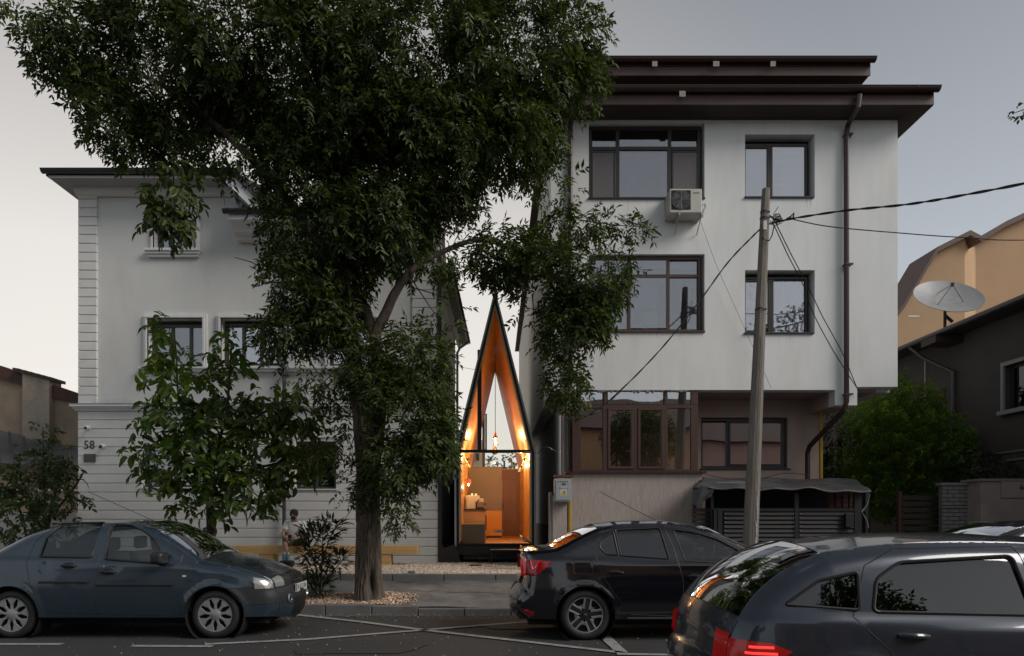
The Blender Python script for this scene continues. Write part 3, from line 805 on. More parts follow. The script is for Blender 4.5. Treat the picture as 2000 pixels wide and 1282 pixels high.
M_stain = mat('grime_streak', (0.58, 0.58, 0.56), .9, var=.15, vscale=8)
def drips(px0, px1, py, n, Lmax, Y=YR, par=None, mt=M_stain):
    mb = MB()
    for k in range(n):
        x = PX(random.uniform(px0, px1), Y); z = PZ(py, Y); w_ = random.uniform(.003, .012); l_ = random.uniform(.12, 1) ** 2 * Lmax
        mb.add([(x - w_, Y - .0018, z), (x + w_, Y - .0018, z), (x + w_ * .7, Y - .0018, z - l_ * .6), (x + w_ * .2, Y - .0018, z - l_), (x - w_ * .2, Y - .0018, z - l_), (x - w_ * .7, Y - .0018, z - l_ * .55)], [(5, 4, 3, 2, 1, 0)])
    o = mb.build('grime_streaks', mt, par or ap); o['kind'] = 'stuff'
drips(1152, 1300, 391, 9, .28); drips(1456, 1592, 389, 8, .22); drips(1250, 1374, 651, 9, .25); drips(1456, 1592, 653, 8, .25); drips(1312, 1366, 424, 4, .3)
# ================================================================== LEFT HOUSE (number 58)
YL = 16.66
lh = thing('white_house', 'white house with horizontal cladding below, stacked corner quoins and tiled roof', 'house', (PX(500, YL), YL, GZ))
hx0, hx1 = PX(152, YL), PX(858, YL)
zc = PZ(803, YL); zbase = GZ - .05
YW = YL + .035            # face of the wall core; boards stand proud of it
lw = {'c1': (577, 656, 862, 956), 'c0': (278, 398, 868, 953)}
up = {'a': (289, 397, 622, 717), 'b': (432, 545, 622, 714), 'c': (300, 386, 432, 488), 'd': (640, 745, 622, 714)}
holes = [rect(YL, *v) for v in list(lw.values()) + list(up.values())]
poly = [(hx0 + .03, zbase), (hx1 - .03, zbase), (hx1 - .03, PZ(430, YL)), (PX(560, YL), PZ(430, YL)), (PX(525, YL), PZ(405, YL)), (PX(462, YL), PZ(352, YL)), (hx0 + .03, PZ(352, YL))]
wall_with_holes('wall', M_white, poly, holes, YW, YW + .25, lh)
# cladding boards, one object per course piece
def board(x0, x1, z0, z1, m_=M_board, y0=YL, y1=None, name='cladding_board'):
    y1 = y1 or YW - .0015
    return MB().bbox(x0, x1, y0, y1, z0, z1, .012).build(name, m_, lh)
cz = (zc - zbase) / 17.0
for i in range(17):
    z0 = zbase + i * cz + .006; z1 = zbase + (i + 1) * cz - .006
    segs = [(hx0, hx1 - .004)]
    for v in lw.values():
        a, b_, c_, d_ = rect(YL, *v)
        if z1 > c_ + .05 and z0 < d_ - .05:
            ns = []
            for s0, s1 in segs:
                if a > s0 and b_ < s1: ns += [(s0, a), (b_, s1)]
                else: ns.append((s0, s1))
            segs = ns
    for s0, s1 in segs: board(s0, s1, z0, z1)
# quoins, both corners
for (a, b_, ptop) in ((153, 190, 372), (805, 852, 430)):
    qn = int(round((PZ(ptop, YL) - PZ(793, YL)) / cz))
    zz0 = PZ(790, YL)
    hh = (PZ(ptop, YL) - zz0) / qn
    for i in range(qn): board(PX(a, YL), PX(b_, YL), zz0 + i * hh + .006, zz0 + (i + 1) * hh - .006, M_board, YL - .015, name='quoin')
# side wall + boards on it (receding)
bx('side_wall', M_warm, hx1 - .28, hx1 - .06, YW + .25, 24.3, zbase, PZ(430, YL), lh)
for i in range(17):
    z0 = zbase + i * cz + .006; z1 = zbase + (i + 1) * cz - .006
    MB().prismx([(YL + .01, z0), (22.0, z0), (22.0, z1), (YL + .01, z1)], hx1 - .059, hx1 - .002).build('cladding_board', M_sideboard, lh)
    hx_ = hx1
bx('corner_strip', M_anthra, hx1 - .03, hx1 + .06, YL - .02, YL + .12, zbase, PZ(500, YL), lh)
# cornice between floors
mb = MB()
for (z0, z1, p) in ((PZ(803, YL), PZ(799.5, YL), .05), (PZ(799.4, YL), PZ(796, YL), .09), (PZ(795.9, YL), PZ(791, YL), .14)):
    mb.box(hx0 - p * .9, hx1 + p * .5, YL - p, YW - .002, z0, z1)
mb.build('cornice', M_trim, lh, bevel=.006)
bx('cornice_cap', mat('lead_cap', (.3, .31, .32), .6), hx0 - .14, hx1 + .08, YL - .15, YW - .003, PZ(790.9, YL), PZ(789.8, YL), lh)
mb = MB()
x = PX(187, YL)
mb.box(x, PX(262, YL), YL - .1, YL - .07, PZ(789.7, YL), PZ(789.7, YL) + .012)
while x < PX(262, YL):
    for dx in (-.03, 0, .03): mb.tube([(x, YL - .085, PZ(789, YL)), (x + dx, YL - .085 + random.uniform(-.03, .03), PZ(789, YL) + .1)], .002, 3, cap=False)
    x += .045
tag(mb.build('bird_spikes', M_steel, lh), kind='stuff')
# windows with plaster surrounds
def surround(px0, px1, py0, py1, t=8, silly=None):
    mb = MB()
    for (o_, p) in ((0, .035), (t * .55, .06)):
        a, b_, c_ = PX(px0 - t + o_ * .9, YL), PX(px1 + t - o_ * .9, YL), PZ(py0 - t * 1.0 + o_ * .9, YL)
        ia, ib, ic = PX(px0, YL), PX(px1, YL), PZ(py0, YL)
        yb = YW - .001
        mb.box(a, b_, YL - p, yb, ic + .0005, c_)
        mb.box(a, ia - .0005, YL - p, yb, PZ(py1, YL), ic); mb.box(ib + .0005, b_, YL - p, yb, PZ(py1, YL), ic)
    return mb.build('window_surround', M_trim, lh, bevel=.004)
surround(289, 397, 622, 717); surround(432, 545, 622, 714); surround(300, 386, 432, 487, 6); surround(640, 745, 622, 714)
mb = MB()
for (a, b_, y, h, p) in ((273, 762, 718, 4, .11), (277, 758, 722, 5, .07)): mb.box(PX(a, YL), PX(b_, YL), YL - p, YW - .002, PZ(y + h, YL), PZ(y, YL) - .001)
mb.build('window_ledge', M_trim, lh, bevel=.005)
mb = MB()
for (a, b_, y, h, p) in ((286, 393, 488, 5, .13), (288, 391, 493, 5, .09), (290, 389, 498, 5, .05)): mb.box(PX(a, YL), PX(b_, YL), YL - p, YW - .002, PZ(y + h, YL), PZ(y, YL) - .001)
mb.build('window_ledge', M_trim, lh, bevel=.005)
Mfg = mat('grey_brown_frame', (.055, .048, .045), .45)
wr = .2
window(lh, YL, 290, 396, 630, 716, mull=(330, 366), recess=wr, fmat=Mfg, frame=.07, back=mat('beige_blind', (.42, .40, .37), .9), gmat=M_glass, sill=False)
w = window(lh, YL, 433, 544, 628, 713, mull=(470, 505), recess=wr, fmat=Mfg, frame=.07, back=M_dark, gmat=M_mirror, sill=False)
window(lh, YL, 641, 744, 628, 713, mull=(692,), recess=wr, fmat=Mfg, frame=.07, back=M_curtgrey, gmat=M_mirror, sill=False)
window(lh, YL, 301, 385, 434, 487, mull=(342,), recess=wr, fmat=Mfg, frame=.06, back=MATS['grey_roller_blind'], gmat=M_glass, sill=False)
w = window(lh, YL, 578, 655, 863, 955, mull=(617,), recess=.12, fmat=Mfg, frame=.06, back=None, gmat=M_mirror, sill=True, sillmat=M_trim)
bx('poster', mat('maroon_screen', (.10, .04, .035), .8, var=.1), PX(583, YL), PX(652, YL), YL + .22, YL + .23, PZ(905, YL), PZ(866, YL), w)
bx('poster', mat('teal_board', (.05, .25, .20), .7, var=.1), PX(583, YL), PX(612, YL), YL + .22, YL + .23, PZ(952, YL), PZ(925, YL), w)
w = window(lh, YL, 279, 397, 869, 952, mull=(338,), recess=.12, fmat=Mfg, frame=.06, back=None, gmat=M_glass, sill=True, sillmat=M_trim)
bx('room_wall', mat('warm_room', (.25, .12, .07), .9), PX(270, YL), PX(405, YL), YL + 1.2, YL + 1.25, PZ(960, YL), PZ(860, YL), w)
for k in range(9):
    mb = MB(); mb.lathe([(0, -.03), (.022, -.015), (.03, 0), (.022, .02), (0, .032)], P(308 + k * 10 + random.uniform(-3, 3), 871 + random.uniform(-2, 4), YL + .45), 'Z', 10)
    mb.build('light_bulb', mat('warm_bulb', (1, .6, .3), .4, emit=(1, .45, .12), estr=4), w, smooth=True)
for v in up.values():   # reveals come from the wall thickness; close the room behind
    pass
bx('room_back', M_dark, hx0 + .3, hx1 - .4, YL + 2.6, YL + 2.7, zbase, PZ(352, YL), lh)
# eaves of the left block
Yf = YL - .62
zef = PZ(372, YL)
ex0 = PX(97, Yf)
ex1 = PX(468, Yf)
mb = MB()
bx('soffit', M_soffit, ex0 + .02, ex1, Yf + .02, YL + 8, zef - .005, zef + .02, lh)
zf0 = PZ(358, Yf)
# sloped cornice from the wall up to the fascia
MB().prismx([(YL - .002, zef - .16), (YL - .10, zef - .12), (YL - .16, zef - .006), (YL - .002, zef - .006)], hx0 - .02, ex1).build('eaves_moulding', M_trim, lh)
bx('fascia', M_trim, ex0, ex1, Yf, Yf + .02, zef - .003, PZ(343, Yf), lh)
bx('fascia', M_trim, ex0 - .02, ex0, Yf, YL + 8, zef - .004, PZ(343, Yf), lh)
M_tile = mat('grey_roof_tile', (.045, .042, .042), .7, var=.2, vscale=8)
Mgg = mat('anthracite_gutter', (.035, .037, .042), .35)
gl_ = gutter(ex0 - .12, ex1 + .02, Yf - .085, PZ(336, Yf) , .085, lh, Mgg)
bx('roof_edge', M_anthra, ex0 - .1, ex1, Yf + .021, Yf + .2, PZ(343, Yf), PZ(337, Yf), lh)
def roof_tiles(x0, x1, y, z, r=.11, n_len=.5, slope=.35, par=lh, mt=M_tile):
    me = None; x = x0; k = 0
    while x < x1:
        if me is None:
            mb = MB(); n = 8
            prof = [(r * math.cos(PI * i / n), r * .55 * math.sin(PI * i / n)) for i in range(n + 1)]
            vs = [(a, 0, c) for a, c in prof] + [(a * .9, n_len, c * .9 + n_len * slope) for a, c in prof] + [(a * .85, 0, c * .8 - .006) for a, c in prof]
            fs = [(i, i + 1, n + 2 + i, n + 1 + i) for i in range(n)] + [(i + 1, i, 2 * n + 2 + i, 2 * n + 3 + i) for i in range(n)]
            mb.add(vs, fs); o = mb.build('roof_tile', mt, par, smooth=True, sharp=50); me = o.data
        else:
            o = bpy.data.objects.new('roof_tile', me); C.objects.link(o); o.parent = par
        o.location = Vector((x, y + random.uniform(-.01, .01), z + random.uniform(-.006, .006))) - WP[par.name]
        x += r * 2.02
roof_tiles(ex0 + .1, ex1, Yf - .02, PZ(336, Yf) - .03)
MB().prismx([(Yf + .1, PZ(337, Yf)), (YL + 4.4, PZ(337, Yf) + 1.5), (YL + 8, PZ(337, Yf))], ex0 + .02, ex1 - .02).build('roof', M_tile, lh)
# raking eave going down to the right
ra, rb = P(455, 340, Yf), P(527, 410, Yf)
def rake(mt, off0, off1, y0, y1, name):
    d = Vector((rb.x - ra.x, 0, rb.z - ra.z)).normalized(); n_ = Vector((d.z, 0, -d.x)) * -1
    q = [ra + n_ * off0, rb + n_ * off0, rb + n_ * off1, ra + n_ * off1]
    return MB().prism([(p.x, p.z) for p in q], y0, y1).build(name, mt, lh, recalc=True)
rake(M_trim, -.26, -.04, Yf, Yf + .03, 'raking_fascia'); rake(Mgg, -.039, .05, Yf - .05, YL + 6, 'raking_roof_edge'); rake(M_soffit, -.30, -.265, Yf + .03, YL + 6, 'raking_soffit')
rake(M_trim, -.42, -.31, YL - .12, YW, 'raking_moulding')
pipe('downpipe', mat('grey_downpipe', (.22, .23, .25), .4), [P(460, 352, YL - .45), P(462, 375, YL - .2), P(464, 398, YL - .12), P(469, 403, YL - .2), P(475, 404, YL - .35)], .045, lh)
# lower roof with moulded eaves
Yg = YL - .60
lx0, lx1 = PX(440, Yg), hx1 + .16
gutter(lx0 - .03, lx1, Yg - .05, PZ(413, Yg), .08, lh, Mgg)
roof_tiles(lx0 + .05, lx1, Yg - .02, PZ(412, Yg))
zq = PZ(418, Yg)
prof = [(YL + .02, zq), (Yg, zq), (Yg, zq - .13), (Yg + .12, zq - .16), (Yg + .25, zq - .26), (Yg + .27, zq - .31), (Yg + .42, zq - .33), (Yg + .46, zq - .42), (YL + .02, zq - .44)]
MB().prismx(prof, lx0 + .08, lx1 - .1).build('moulded_eaves', M_trim, lh)
MB().prismx([(Yg + .05, zq + .02), (YL + 5, zq + 2.0), (YL + 7, zq + .02)], PX(530, Yg), hx1 - .25).build('roof', M_tile, lh)
# side eave along the alley, seen edge-on
sa, sb = Vector((-1.10, 17.0, 7.86)), Vector((-.97, 25.2, 7.98))
wt = hx1 - .06
def sweep(prof, mt, name):
    """profile (dx, dz) from the eave edge swept between the two ends"""
    n = len(prof)
    v = [(sa.x + a, sa.y, sa.z + c) for a, c in prof] + [(sb.x + a, sb.y, sb.z + c) for a, c in prof]
    f = [tuple(range(n)), tuple(range(2 * n - 1, n - 1, -1))] + [(i, n + i, n + (i + 1) % n, (i + 1) % n) for i in range(n)]
    return MB().add(v, f).build(name, mt, lh, recalc=True)
sweep([(-.02, -.02), (-.02, .10), (-.05, .10), (-.05, -.02)], M_trim, 'fascia')
sweep([(-.05, -.02), (-.42, -.03), (-.42, .02), (-.05, .03)], mat('warm_soffit', (.34, .31, .28), .8, var=.1), 'soffit')
sweep([(-.28, -.035), (-.28, -.16), (-.40, -.22), (-.42, -.035)], M_trim, 'eaves_moulding')
for k in range(20):
    t = k / 20; p = sa.lerp(sb, t); q = sa.lerp(sb, (k + .93) / 20)
    MB().add([(p.x - .1, p.y, p.z + .20), (p.x + .05, p.y, p.z + .06), (p.x + .05, q.y, q.z + .045), (p.x - .1, q.y, q.z + .185), (p.x - .1, p.y, p.z + .12), (p.x + .05, p.y, p.z - .02), (p.x + .05, q.y, q.z - .03), (p.x - .1, q.y, q.z + .1)],
             [(0, 1, 2, 3), (0, 4, 5, 1), (1, 5, 6, 2), (4, 7, 6, 5), (3, 2, 6, 7)]).build('roof_tile', M_tile, lh)
pipe('downpipe', MATS['grey_downpipe'], [sb + Vector((-.03, -.5, -.05)), sb + Vector((-.12, -.5, -.13)), sb + Vector((-.33, -.5, -.28)), (hx1 - .0, 24.5, sb.z - .5), (hx1, 24.5, GZ)], .045, lh)
bx('plinth_shed', M_blackm, hx1 + .0, hx1 + .14, 21.0, 23.5, zbase, 2.6, lh)
# main dark downpipe on the facade
pipe('downpipe', mat('dark_downpipe', (.05, .052, .058), .4), [P(555, 420, YL - .12), P(555, 1100, YL - .12)], .045, lh)
for py in (560, 730, 900, 1040): pbox('pipe_clamp', M_anthra, 549, 561, py, py + 3, YL - .18, YL, lh)
# number, plaque, cameras
Mnum = mat('number_black', (.03, .03, .03), .5)
text('house_number', '58', .30, P(174.5, 870, YL - .004), Mnum, lh, sx=.92)
pbox('plaque', mat('engraved_plaque', (.09, .085, .08), .35, metal=.4, var=.2, vscale=30), 163.5, 186, 887, 903, YL - .02, YL - .001, lh, bevel=.003)
def cctv(px, py, par, r=.045, dome=False):
    t = MB()
    c_ = P(px, py, YL)
    t.lathe([(0, 0), (.05, 0), (.05, -.02), (.02, -.03), (.02, -.10)], (c_.x, YL, c_.z), 'Y', 14)
    t.tube([(c_.x, YL - .09, c_.z), (c_.x + .03, YL - .20, c_.z - .03)], [r, r], 12)
    o = t.build('security_camera', M_trim, None, smooth=True)
    MB().lathe([(0, 0), (r * .8, 0), (r * .8, -.006), (0, -.008)], (c_.x + .031, YL - .203, c_.z - .031), 'Y', 14).build('lens', M_black, o)
    return o
tag(cctv(174, 836, None), 'small white bullet camera above the number 58 on the cladding', 'security camera')
o = cctv(203, 872, None, .055); tag(o, 'white round spotlight camera right of the number 58', 'security camera')
# AC on the side wall of the left house
a2 = ac('air_conditioner', 'narrow air conditioner high on the alley wall of the white clad house', 861, 886, 513, 556, YL + .9, .3, (864, 883, 520, 550))

# ================================================================== TINY A-FRAME HOUSE
YT = 16.7; YTB = 23.9
th = thing('tiny_house', 'slim glass fronted A-frame tiny house glowing orange inside, standing between both houses', 'tiny house', (0, YT, GZ))
M_ply = mat('orange_plywood', (0.55, 0.27, 0.06), 0.42, var=.10, vscale=2.0, stretch=(1, .35, 3), coat=.25, rvar=.12)
M_floor = mat('orange_floor', (0.40, 0.19, 0.06), 0.35, var=.08)
M_gal = mat('pale_metal_cladding', (0.42, 0.43, 0.435), .5, metal=.3, var=.05)
M_olive = mat('olive_cabinet', (0.20, 0.175, 0.12), .5, var=.05)
M_door = mat('deep_orange_door', (0.20, 0.075, 0.012), .45, var=.08, stretch=(1, 1, .3))
M_shiny = mat('glossy_sloped_lining', (0.52, 0.25, 0.06), .36, var=.25, vscale=5, stretch=(1, 5, .35), bump=1.0, bscale=7, spec=.12)
def gable(Y, ins=0.0):
    """outline (x,z) of the front: left bottom, left shoulder, apex, right shoulder, right bottom"""
    s = 1333 / YT
    pts = [(-.955, .88), (-.965, 3.15), (-.015, 7.02), (.945, 3.15), (.945, .88)]
    if ins == 0: return pts
    out = []
    cx, cz = -.01, 3.0
    n = len(pts)
    for i in range(n):
        p0, p1, p2 = Vector(pts[i - 1]), Vector(pts[i]), Vector(pts[(i + 1) % n])
        d1 = (p1 - p0).normalized(); d2 = (p2 - p1).normalized()
        n1 = Vector((d1.y, -d1.x)); n2 = Vector((d2.y, -d2.x))
        b = (n1 + n2); b = b / max(.15, b.dot(n1) ) if b.length else n1
        q = p1 + b * ins / 1.0
        out.append((q.x, q.y))
    return out
def ring(ins0, ins1, y0, y1, mt, name, skip_bottom=False):
    A, B = gable(0, ins0), gable(0, ins1); n = 5
    v = [(x, y0, z) for x, z in A] + [(x, y0, z) for x, z in B] + [(x, y1, z) for x, z in A] + [(x, y1, z) for x, z in B]
    f = []
    for i in range(n):
        j = (i + 1) % n
        if skip_bottom and i == n - 1: continue
        f += [(i, j, n + j, n + i), (2 * n + i, 3 * n + i, 3 * n + j, 2 * n + j), (i, 2 * n + i, 2 * n + j, j), (n + i, n + j, 3 * n + j, 3 * n + i)]
    return MB().add(v, f).build(name, mt, th, recalc=True)
ring(-.045, 0.0, YT - .05, YTB + .1, M_gal, 'outer_cladding', True)
ring(.001, .058, YT, YT + .12, M_black, 'front_frame')
ring(.059, .10, YT + .02, YT + .14, mat('pale_ply_edge', (.55, .45, .30), .6), 'lining_edge', True)
# linings: side walls, sloped walls, floor
G = gable(0, .111)
def quadprism(p, q, y0, y1, mt, name, t=.03):
    d = (Vector(q) - Vector(p)).normalized(); n_ = Vector((-d.y, d.x)) * t
    # outward = left of travel for this winding
    v = [(p[0], y0, p[1]), (q[0], y0, q[1]), (q[0], y1, q[1]), (p[0], y1, p[1])]
    w_ = [(a + n_.x, b, c + n_.y) for a, b, c in v]
    return MB().add(v + w_, [(0, 1, 2, 3), (7, 6, 5, 4), (0, 4, 5, 1), (1, 5, 6, 2), (2, 6, 7, 3), (3, 7, 4, 0)]).build(name, mt, th)
YM = 19.9
quadprism(G[0], G[1], YT + .14, YTB, M_ply, 'side_lining')
quadprism(G[3], G[4], YT + .14, YTB, M_ply, 'side_lining')
quadprism(G[1], G[2], YT + .14, YTB, M_shiny, 'sloped_lining')
quadprism(G[2], G[3], YT + .14, YTB, M_shiny, 'sloped_lining')
zfl = .93
bx('floor', M_floor, G[0][0], G[4][0], YT + .1, YTB, zfl - .03, zfl, th)
bx('floor_frame', M_black, -.96, .945, YT, YTB, .66, zfl - .031, th)
# back wall: glass gable above a timber wall
bkz = 2.62
bx('back_wall', M_ply, G[0][0], G[4][0], YTB + .001, YTB + .06, .66, PZ(916, YTB), th)
MB().prism([(G[1][0], PZ(800, YTB)), (G[1][0], PZ(800, YTB) + .02), (G[2][0], G[2][1]), (G[2][0] - .001, G[2][1] - .02)], YTB, YTB + .03).build('glazing_bar', M_black, th)
bx('glazing_bar', M_black, PX(942, YTB), PX(947, YTB), YTB - .04, YTB, PZ(918, YTB), PZ(805, YTB), th)
# back door
bx('door', M_door, PX(981, YTB - .1), PX(1015.5, YTB - .1), YTB - .1, YTB - .01, zfl + .002, PZ(938, YTB), th)
bx('door_lintel', M_door, PX(980, YTB - .08), PX(1016, YTB - .08), YTB - .08, YTB - .005, PZ(937.5, YTB), PZ(918, YTB), th)
bx('door_handle', M_black, PX(981.5, YTB - .1), PX(986, YTB - .1), YTB - .15, YTB - .1, PZ(991, YTB) , PZ(989, YTB), th)
bx('door_handle_plate', M_black, PX(981.5, YTB - .1), PX(983, YTB - .1), YTB - .11, YTB - .1005, PZ(996, YTB) , PZ(984, YTB), th)
# tall cabinet in front of the back wall
Yc = 21.6
for i, (a, b_) in enumerate(((914, 932), (932, 950), (950, 976), (976, 980))):
    pbox('cabinet_door', M_olive, a + .15, b_ - .15, 912, 997, Yc, Yc + .02, th)
bx('cabinet', M_olive, PX(914, Yc), PX(980, Yc), Yc + .021, Yc + .5, zfl, PZ(912, Yc), th)
pbox('orange_panel', mat('bright_orange_laminate', (.58, .27, .03), .35), 948, 980, 997.5, 1047, Yc - .06, Yc - .001, th)
# kitchen run along the left wall
Yk = 17.6
bx('kitchen_base', mat('kitchen_ply', (.42, .26, .12), .5, var=.08), G[0][0] + .002, PX(948, Yk + .6), Yk + .6, Yk + 2.4, zfl, PZ(997, Yk + .6), th)
bx('worktop', M_black, G[0][0] + .002, PX(949, Yk + .6), Yk + .58, Yk + 2.4, PZ(997, Yk + .6) + .001, PZ(995.5, Yk + .6) + .01, th)
bx('low_cabinet', M_olive, G[0][0] + .002, PX(947, YT + .3), YT + .3, Yk + .59, zfl, PZ(1024, YT + .3), th)
bx('oven_panel', M_black, PX(947, Yk + .6), PX(949.5, Yk + .6), Yk + .62, Yk + 1.2, PZ(1035, Yk + .6), PZ(1006, Yk + .6), th)
bx('splashback', mat('cream_splash', (.62, .5, .33), .6), PX(911, Yk + 1.1), PX(912, Yk + 1.1), Yk + .7, Yk + 2.3, PZ(996, Yk + .6), PZ(967, Yk + .6), th)
# front glazing with bars
bx('transom', M_black, G[1][0] - .03, G[3][0] + .03, YT + .02, YT + .10, PZ(884.5, YT), PZ(878.5, YT), th)
bx('mullion', M_black, PX(932.5, YT), PX(940.5, YT), YT + .021, YT + .099, PZ(878.4, YT), PZ(683, YT), th)
bx('rear_post', M_black, PX(944, YT + 3.4), PX(948, YT + 3.4), YTB - .2, YTB - .14, PZ(880, YTB), PZ(810, YTB), th)  # black post just before the back glazing
Gg = gable(0, .078)
gp_ = MB().add([(x, YT + .06, z) for x, z in Gg], [(0, 1, 2, 3, 4)]).build('front_pane', glass('front_clear_glass', 0.015, (0.96, 0.97, 0.96)), th)
gb = gable(0, .15)
MB().add([(gb[1][0], YTB + .03, PZ(916, YTB)), (gb[1][0], YTB + .03, gb[1][1]), (gb[2][0], YTB + .03, gb[2][1]), (gb[3][0], YTB + .03, gb[3][1]), (gb[3][0], YTB + .03, PZ(916, YTB))], [(0, 1, 2, 3, 4)]).build('back_pane', M_clear, th)
pbox('pane_clamp', M_steel, 966, 983, 1035, 1040, YT + .03, YT + .09, th, bevel=.005)
pbox('pane_clamp', M_steel, 1024, 1038, 882, 886, YT + .0, YT + .03, th, bevel=.004)
# lamps
M_glow = mat('glowing_bulb', (1, .6, .25), .3, emit=(1, .50, .16), estr=5)
M_brass = mat('brass', (.5, .28, .08), .3, metal=.9)
def pendant(px, py, Y, k):
    t = thing('pendant_lamp', k, 'pendant lamp', P(px, py - 150, Y), 'brass pendant lamps in the tiny house')
    c_ = P(px, py, Y)
    tubeo('cord', M_black, [(c_.x, Y, c_.z + .12), (c_.x, Y, c_.z + 2.4)], .004, t, 5)
    MB().lathe([(.015, .13), (.03, .10), (.035, .03), (.07, -.02), (.085, -.05), (.075, -.05), (.03, .02), (.01, .03)], tuple(c_), 'Z', 18).build('shade', M_brass, t, smooth=True)
    MB().lathe([(0, .0), (.028, -.01), (.036, -.04), (.028, -.065), (0, -.075)], tuple(c_), 'Z', 12).build('bulb', M_glow, t, smooth=True)
    return c_
for px, py, Y, k in ((967.6, 853, 19.9, 'topmost of the three brass pendant lamps hanging in the tiny house'), (967.8, 866, 19.95, 'middle one of the three brass pendant lamps hanging in the tiny house'), (966.9, 877, 20.1, 'lowest brass pendant lamp hanging just above the window bar')): pendant(px, py, Y, k)
def lamp(kind, loc, power, col, size=.1, rot=None):
    d = bpy.data.lights.new('lamp_light', kind); d.energy = power; d.color = col
    if kind == 'AREA': d.size = size; d.shape = 'RECTANGLE'; d.size_y = size * .3
    else: d.shadow_soft_size = size
    o = bpy.data.objects.new('lamp_light', d); C.objects.link(o); o.location = loc
    if rot: o.rotation_euler = rot
    return o
WARM = (1.0, .66, .34)
lamp('POINT', (P(967.6, 862, 19.9)), 40, WARM, .04)
# glowing light strips on both shoulders
M_strip = mat('led_strip', (1, .6, .2), .4, emit=(1, .45, .10), estr=1.6)
for s_ in (0, 1):
    x = G[1][0] + .035 if s_ == 0 else G[3][0] - .035
    o = tubeo('light_strip', M_strip, [(x, YT + .25, 3.17), (x, YTB - .3, 3.17)], .010, th, 6)
# wall sconces (dark triangles) along both walls
for (px, py, Y) in ((913, 899, 17.6), (1024.5, 899, 17.6), (1018, 913, 19.6)):
    c_ = P(px, py, Y)
    lamp('POINT', (c_.x + (.10 if px < 968 else -.10), Y + .06, c_.z + .07), 17, WARM, .025)
    t = thing('wall_sconce', {913: 'dark triangular sconce on the left wall inside the tiny house', 1024.5: 'nearer dark triangular sconce on the right wall inside the tiny house', 1018: 'farther dark triangular sconce on the right wall inside the tiny house'}[px], 'wall lamp', tuple(c_), 'triangular wall sconces')
    MB().prism([(c_.x - .055, c_.z + .05), (c_.x + .055, c_.z + .05), (c_.x, c_.z - .04)], Y, Y + .05).build('shade', M_black, t)
    bx('shelf', M_black, c_.x - .06, c_.x + .06, Y, Y + .05, c_.z - .085, c_.z - .07, t)
lamp('POINT', (-.78, 22.2, 3.0), 15, WARM, .02)  # extra point light added to brighten the far left; no fixture here
# red task lamp, coffee machine
c_ = P(916, 941, 18.3)
t = thing('clip_lamp', 'small red clip lamp glowing beside the kitchen counter', 'lamp', tuple(c_))
MB().lathe([(.06, -.05), (.055, .02), (.03, .06), (0, .07)], tuple(c_), 'Z', 16).build('shade', M_red, t, smooth=True)
tubeo('arm', M_red, [(c_.x - .1, c_.y, c_.z + .02), (c_.x, c_.y, c_.z + .04)], .01, t)
MB().lathe([(0, .02), (.02, .0), (.026, -.03), (0, -.06)], (c_.x - .01, c_.y, c_.z - .06), 'Z', 10).build('bulb', mat('white_bulb', (1, .85, .6), .3, emit=(1, .8, .5), estr=5), t, smooth=True)
lamp('POINT', (c_.x, c_.y - .02, c_.z - .15), 2, (1, .75, .45), .03)
cm = thing('coffee_machine', 'cream espresso machine on the black kitchen worktop', 'coffee machine', P(930, 995, 18.3))
Mcm = mat('cream_enamel', (.62, .56, .45), .3)
MB().prism([(PX(913, 18.3), PZ(994, 18.3)), (PX(928, 18.3), PZ(994, 18.3)), (PX(928, 18.3), PZ(981, 18.3)), (PX(937, 18.3), PZ(974, 18.3)), (PX(936, 18.3), PZ(968, 18.3)), (PX(913, 18.3), PZ(968, 18.3))], 18.3, 18.6).build('body', Mcm, cm, bevel=.006)
pbox('brew_head', Mcm, 935, 944, 974, 981, 18.34, 18.5, cm, bevel=.01)
pbox('drip_tray', M_black, 929, 945, 991, 994.5, 18.32, 18.55, cm)
pbox('portafilter', M_black, 944, 950, 984, 986, 18.4, 18.43, cm)
pbox('grinder_body', M_black, 929, 932, 982, 991, 18.4, 18.5, cm)
for k, px in enumerate((922, 930)):
    o = MB().lathe([(0, 0), (.025, 0), (.03, .05), (.026, .05), (.0, .01)], tuple(P(px, 968, 18.45)), 'Z', 14).build('cup', mat('cup_glaze', (.7, .65, .55), .3), None, smooth=True)
    tag(o, ['cream cup on the espresso machine, the one nearer the left wall', 'cream cup on the espresso machine, the one nearer the door'][k], 'cup')
# small camera on the right shoulder of the tiny house
o = MB(); c_ = P(1049, 891, YT - .08); o.tube([c_ + Vector((-.05, .06, .03)), c_ + Vector((.02, 0, 0))], .02, 8); o.tube([c_ + Vector((.0, 0, .01)), c_ + Vector((.06, -.06, -.02))], .03, 10)
tag(o.build('security_camera', M_trim, None, smooth=True), 'tiny white camera on the right shoulder of the tiny house', 'security camera')
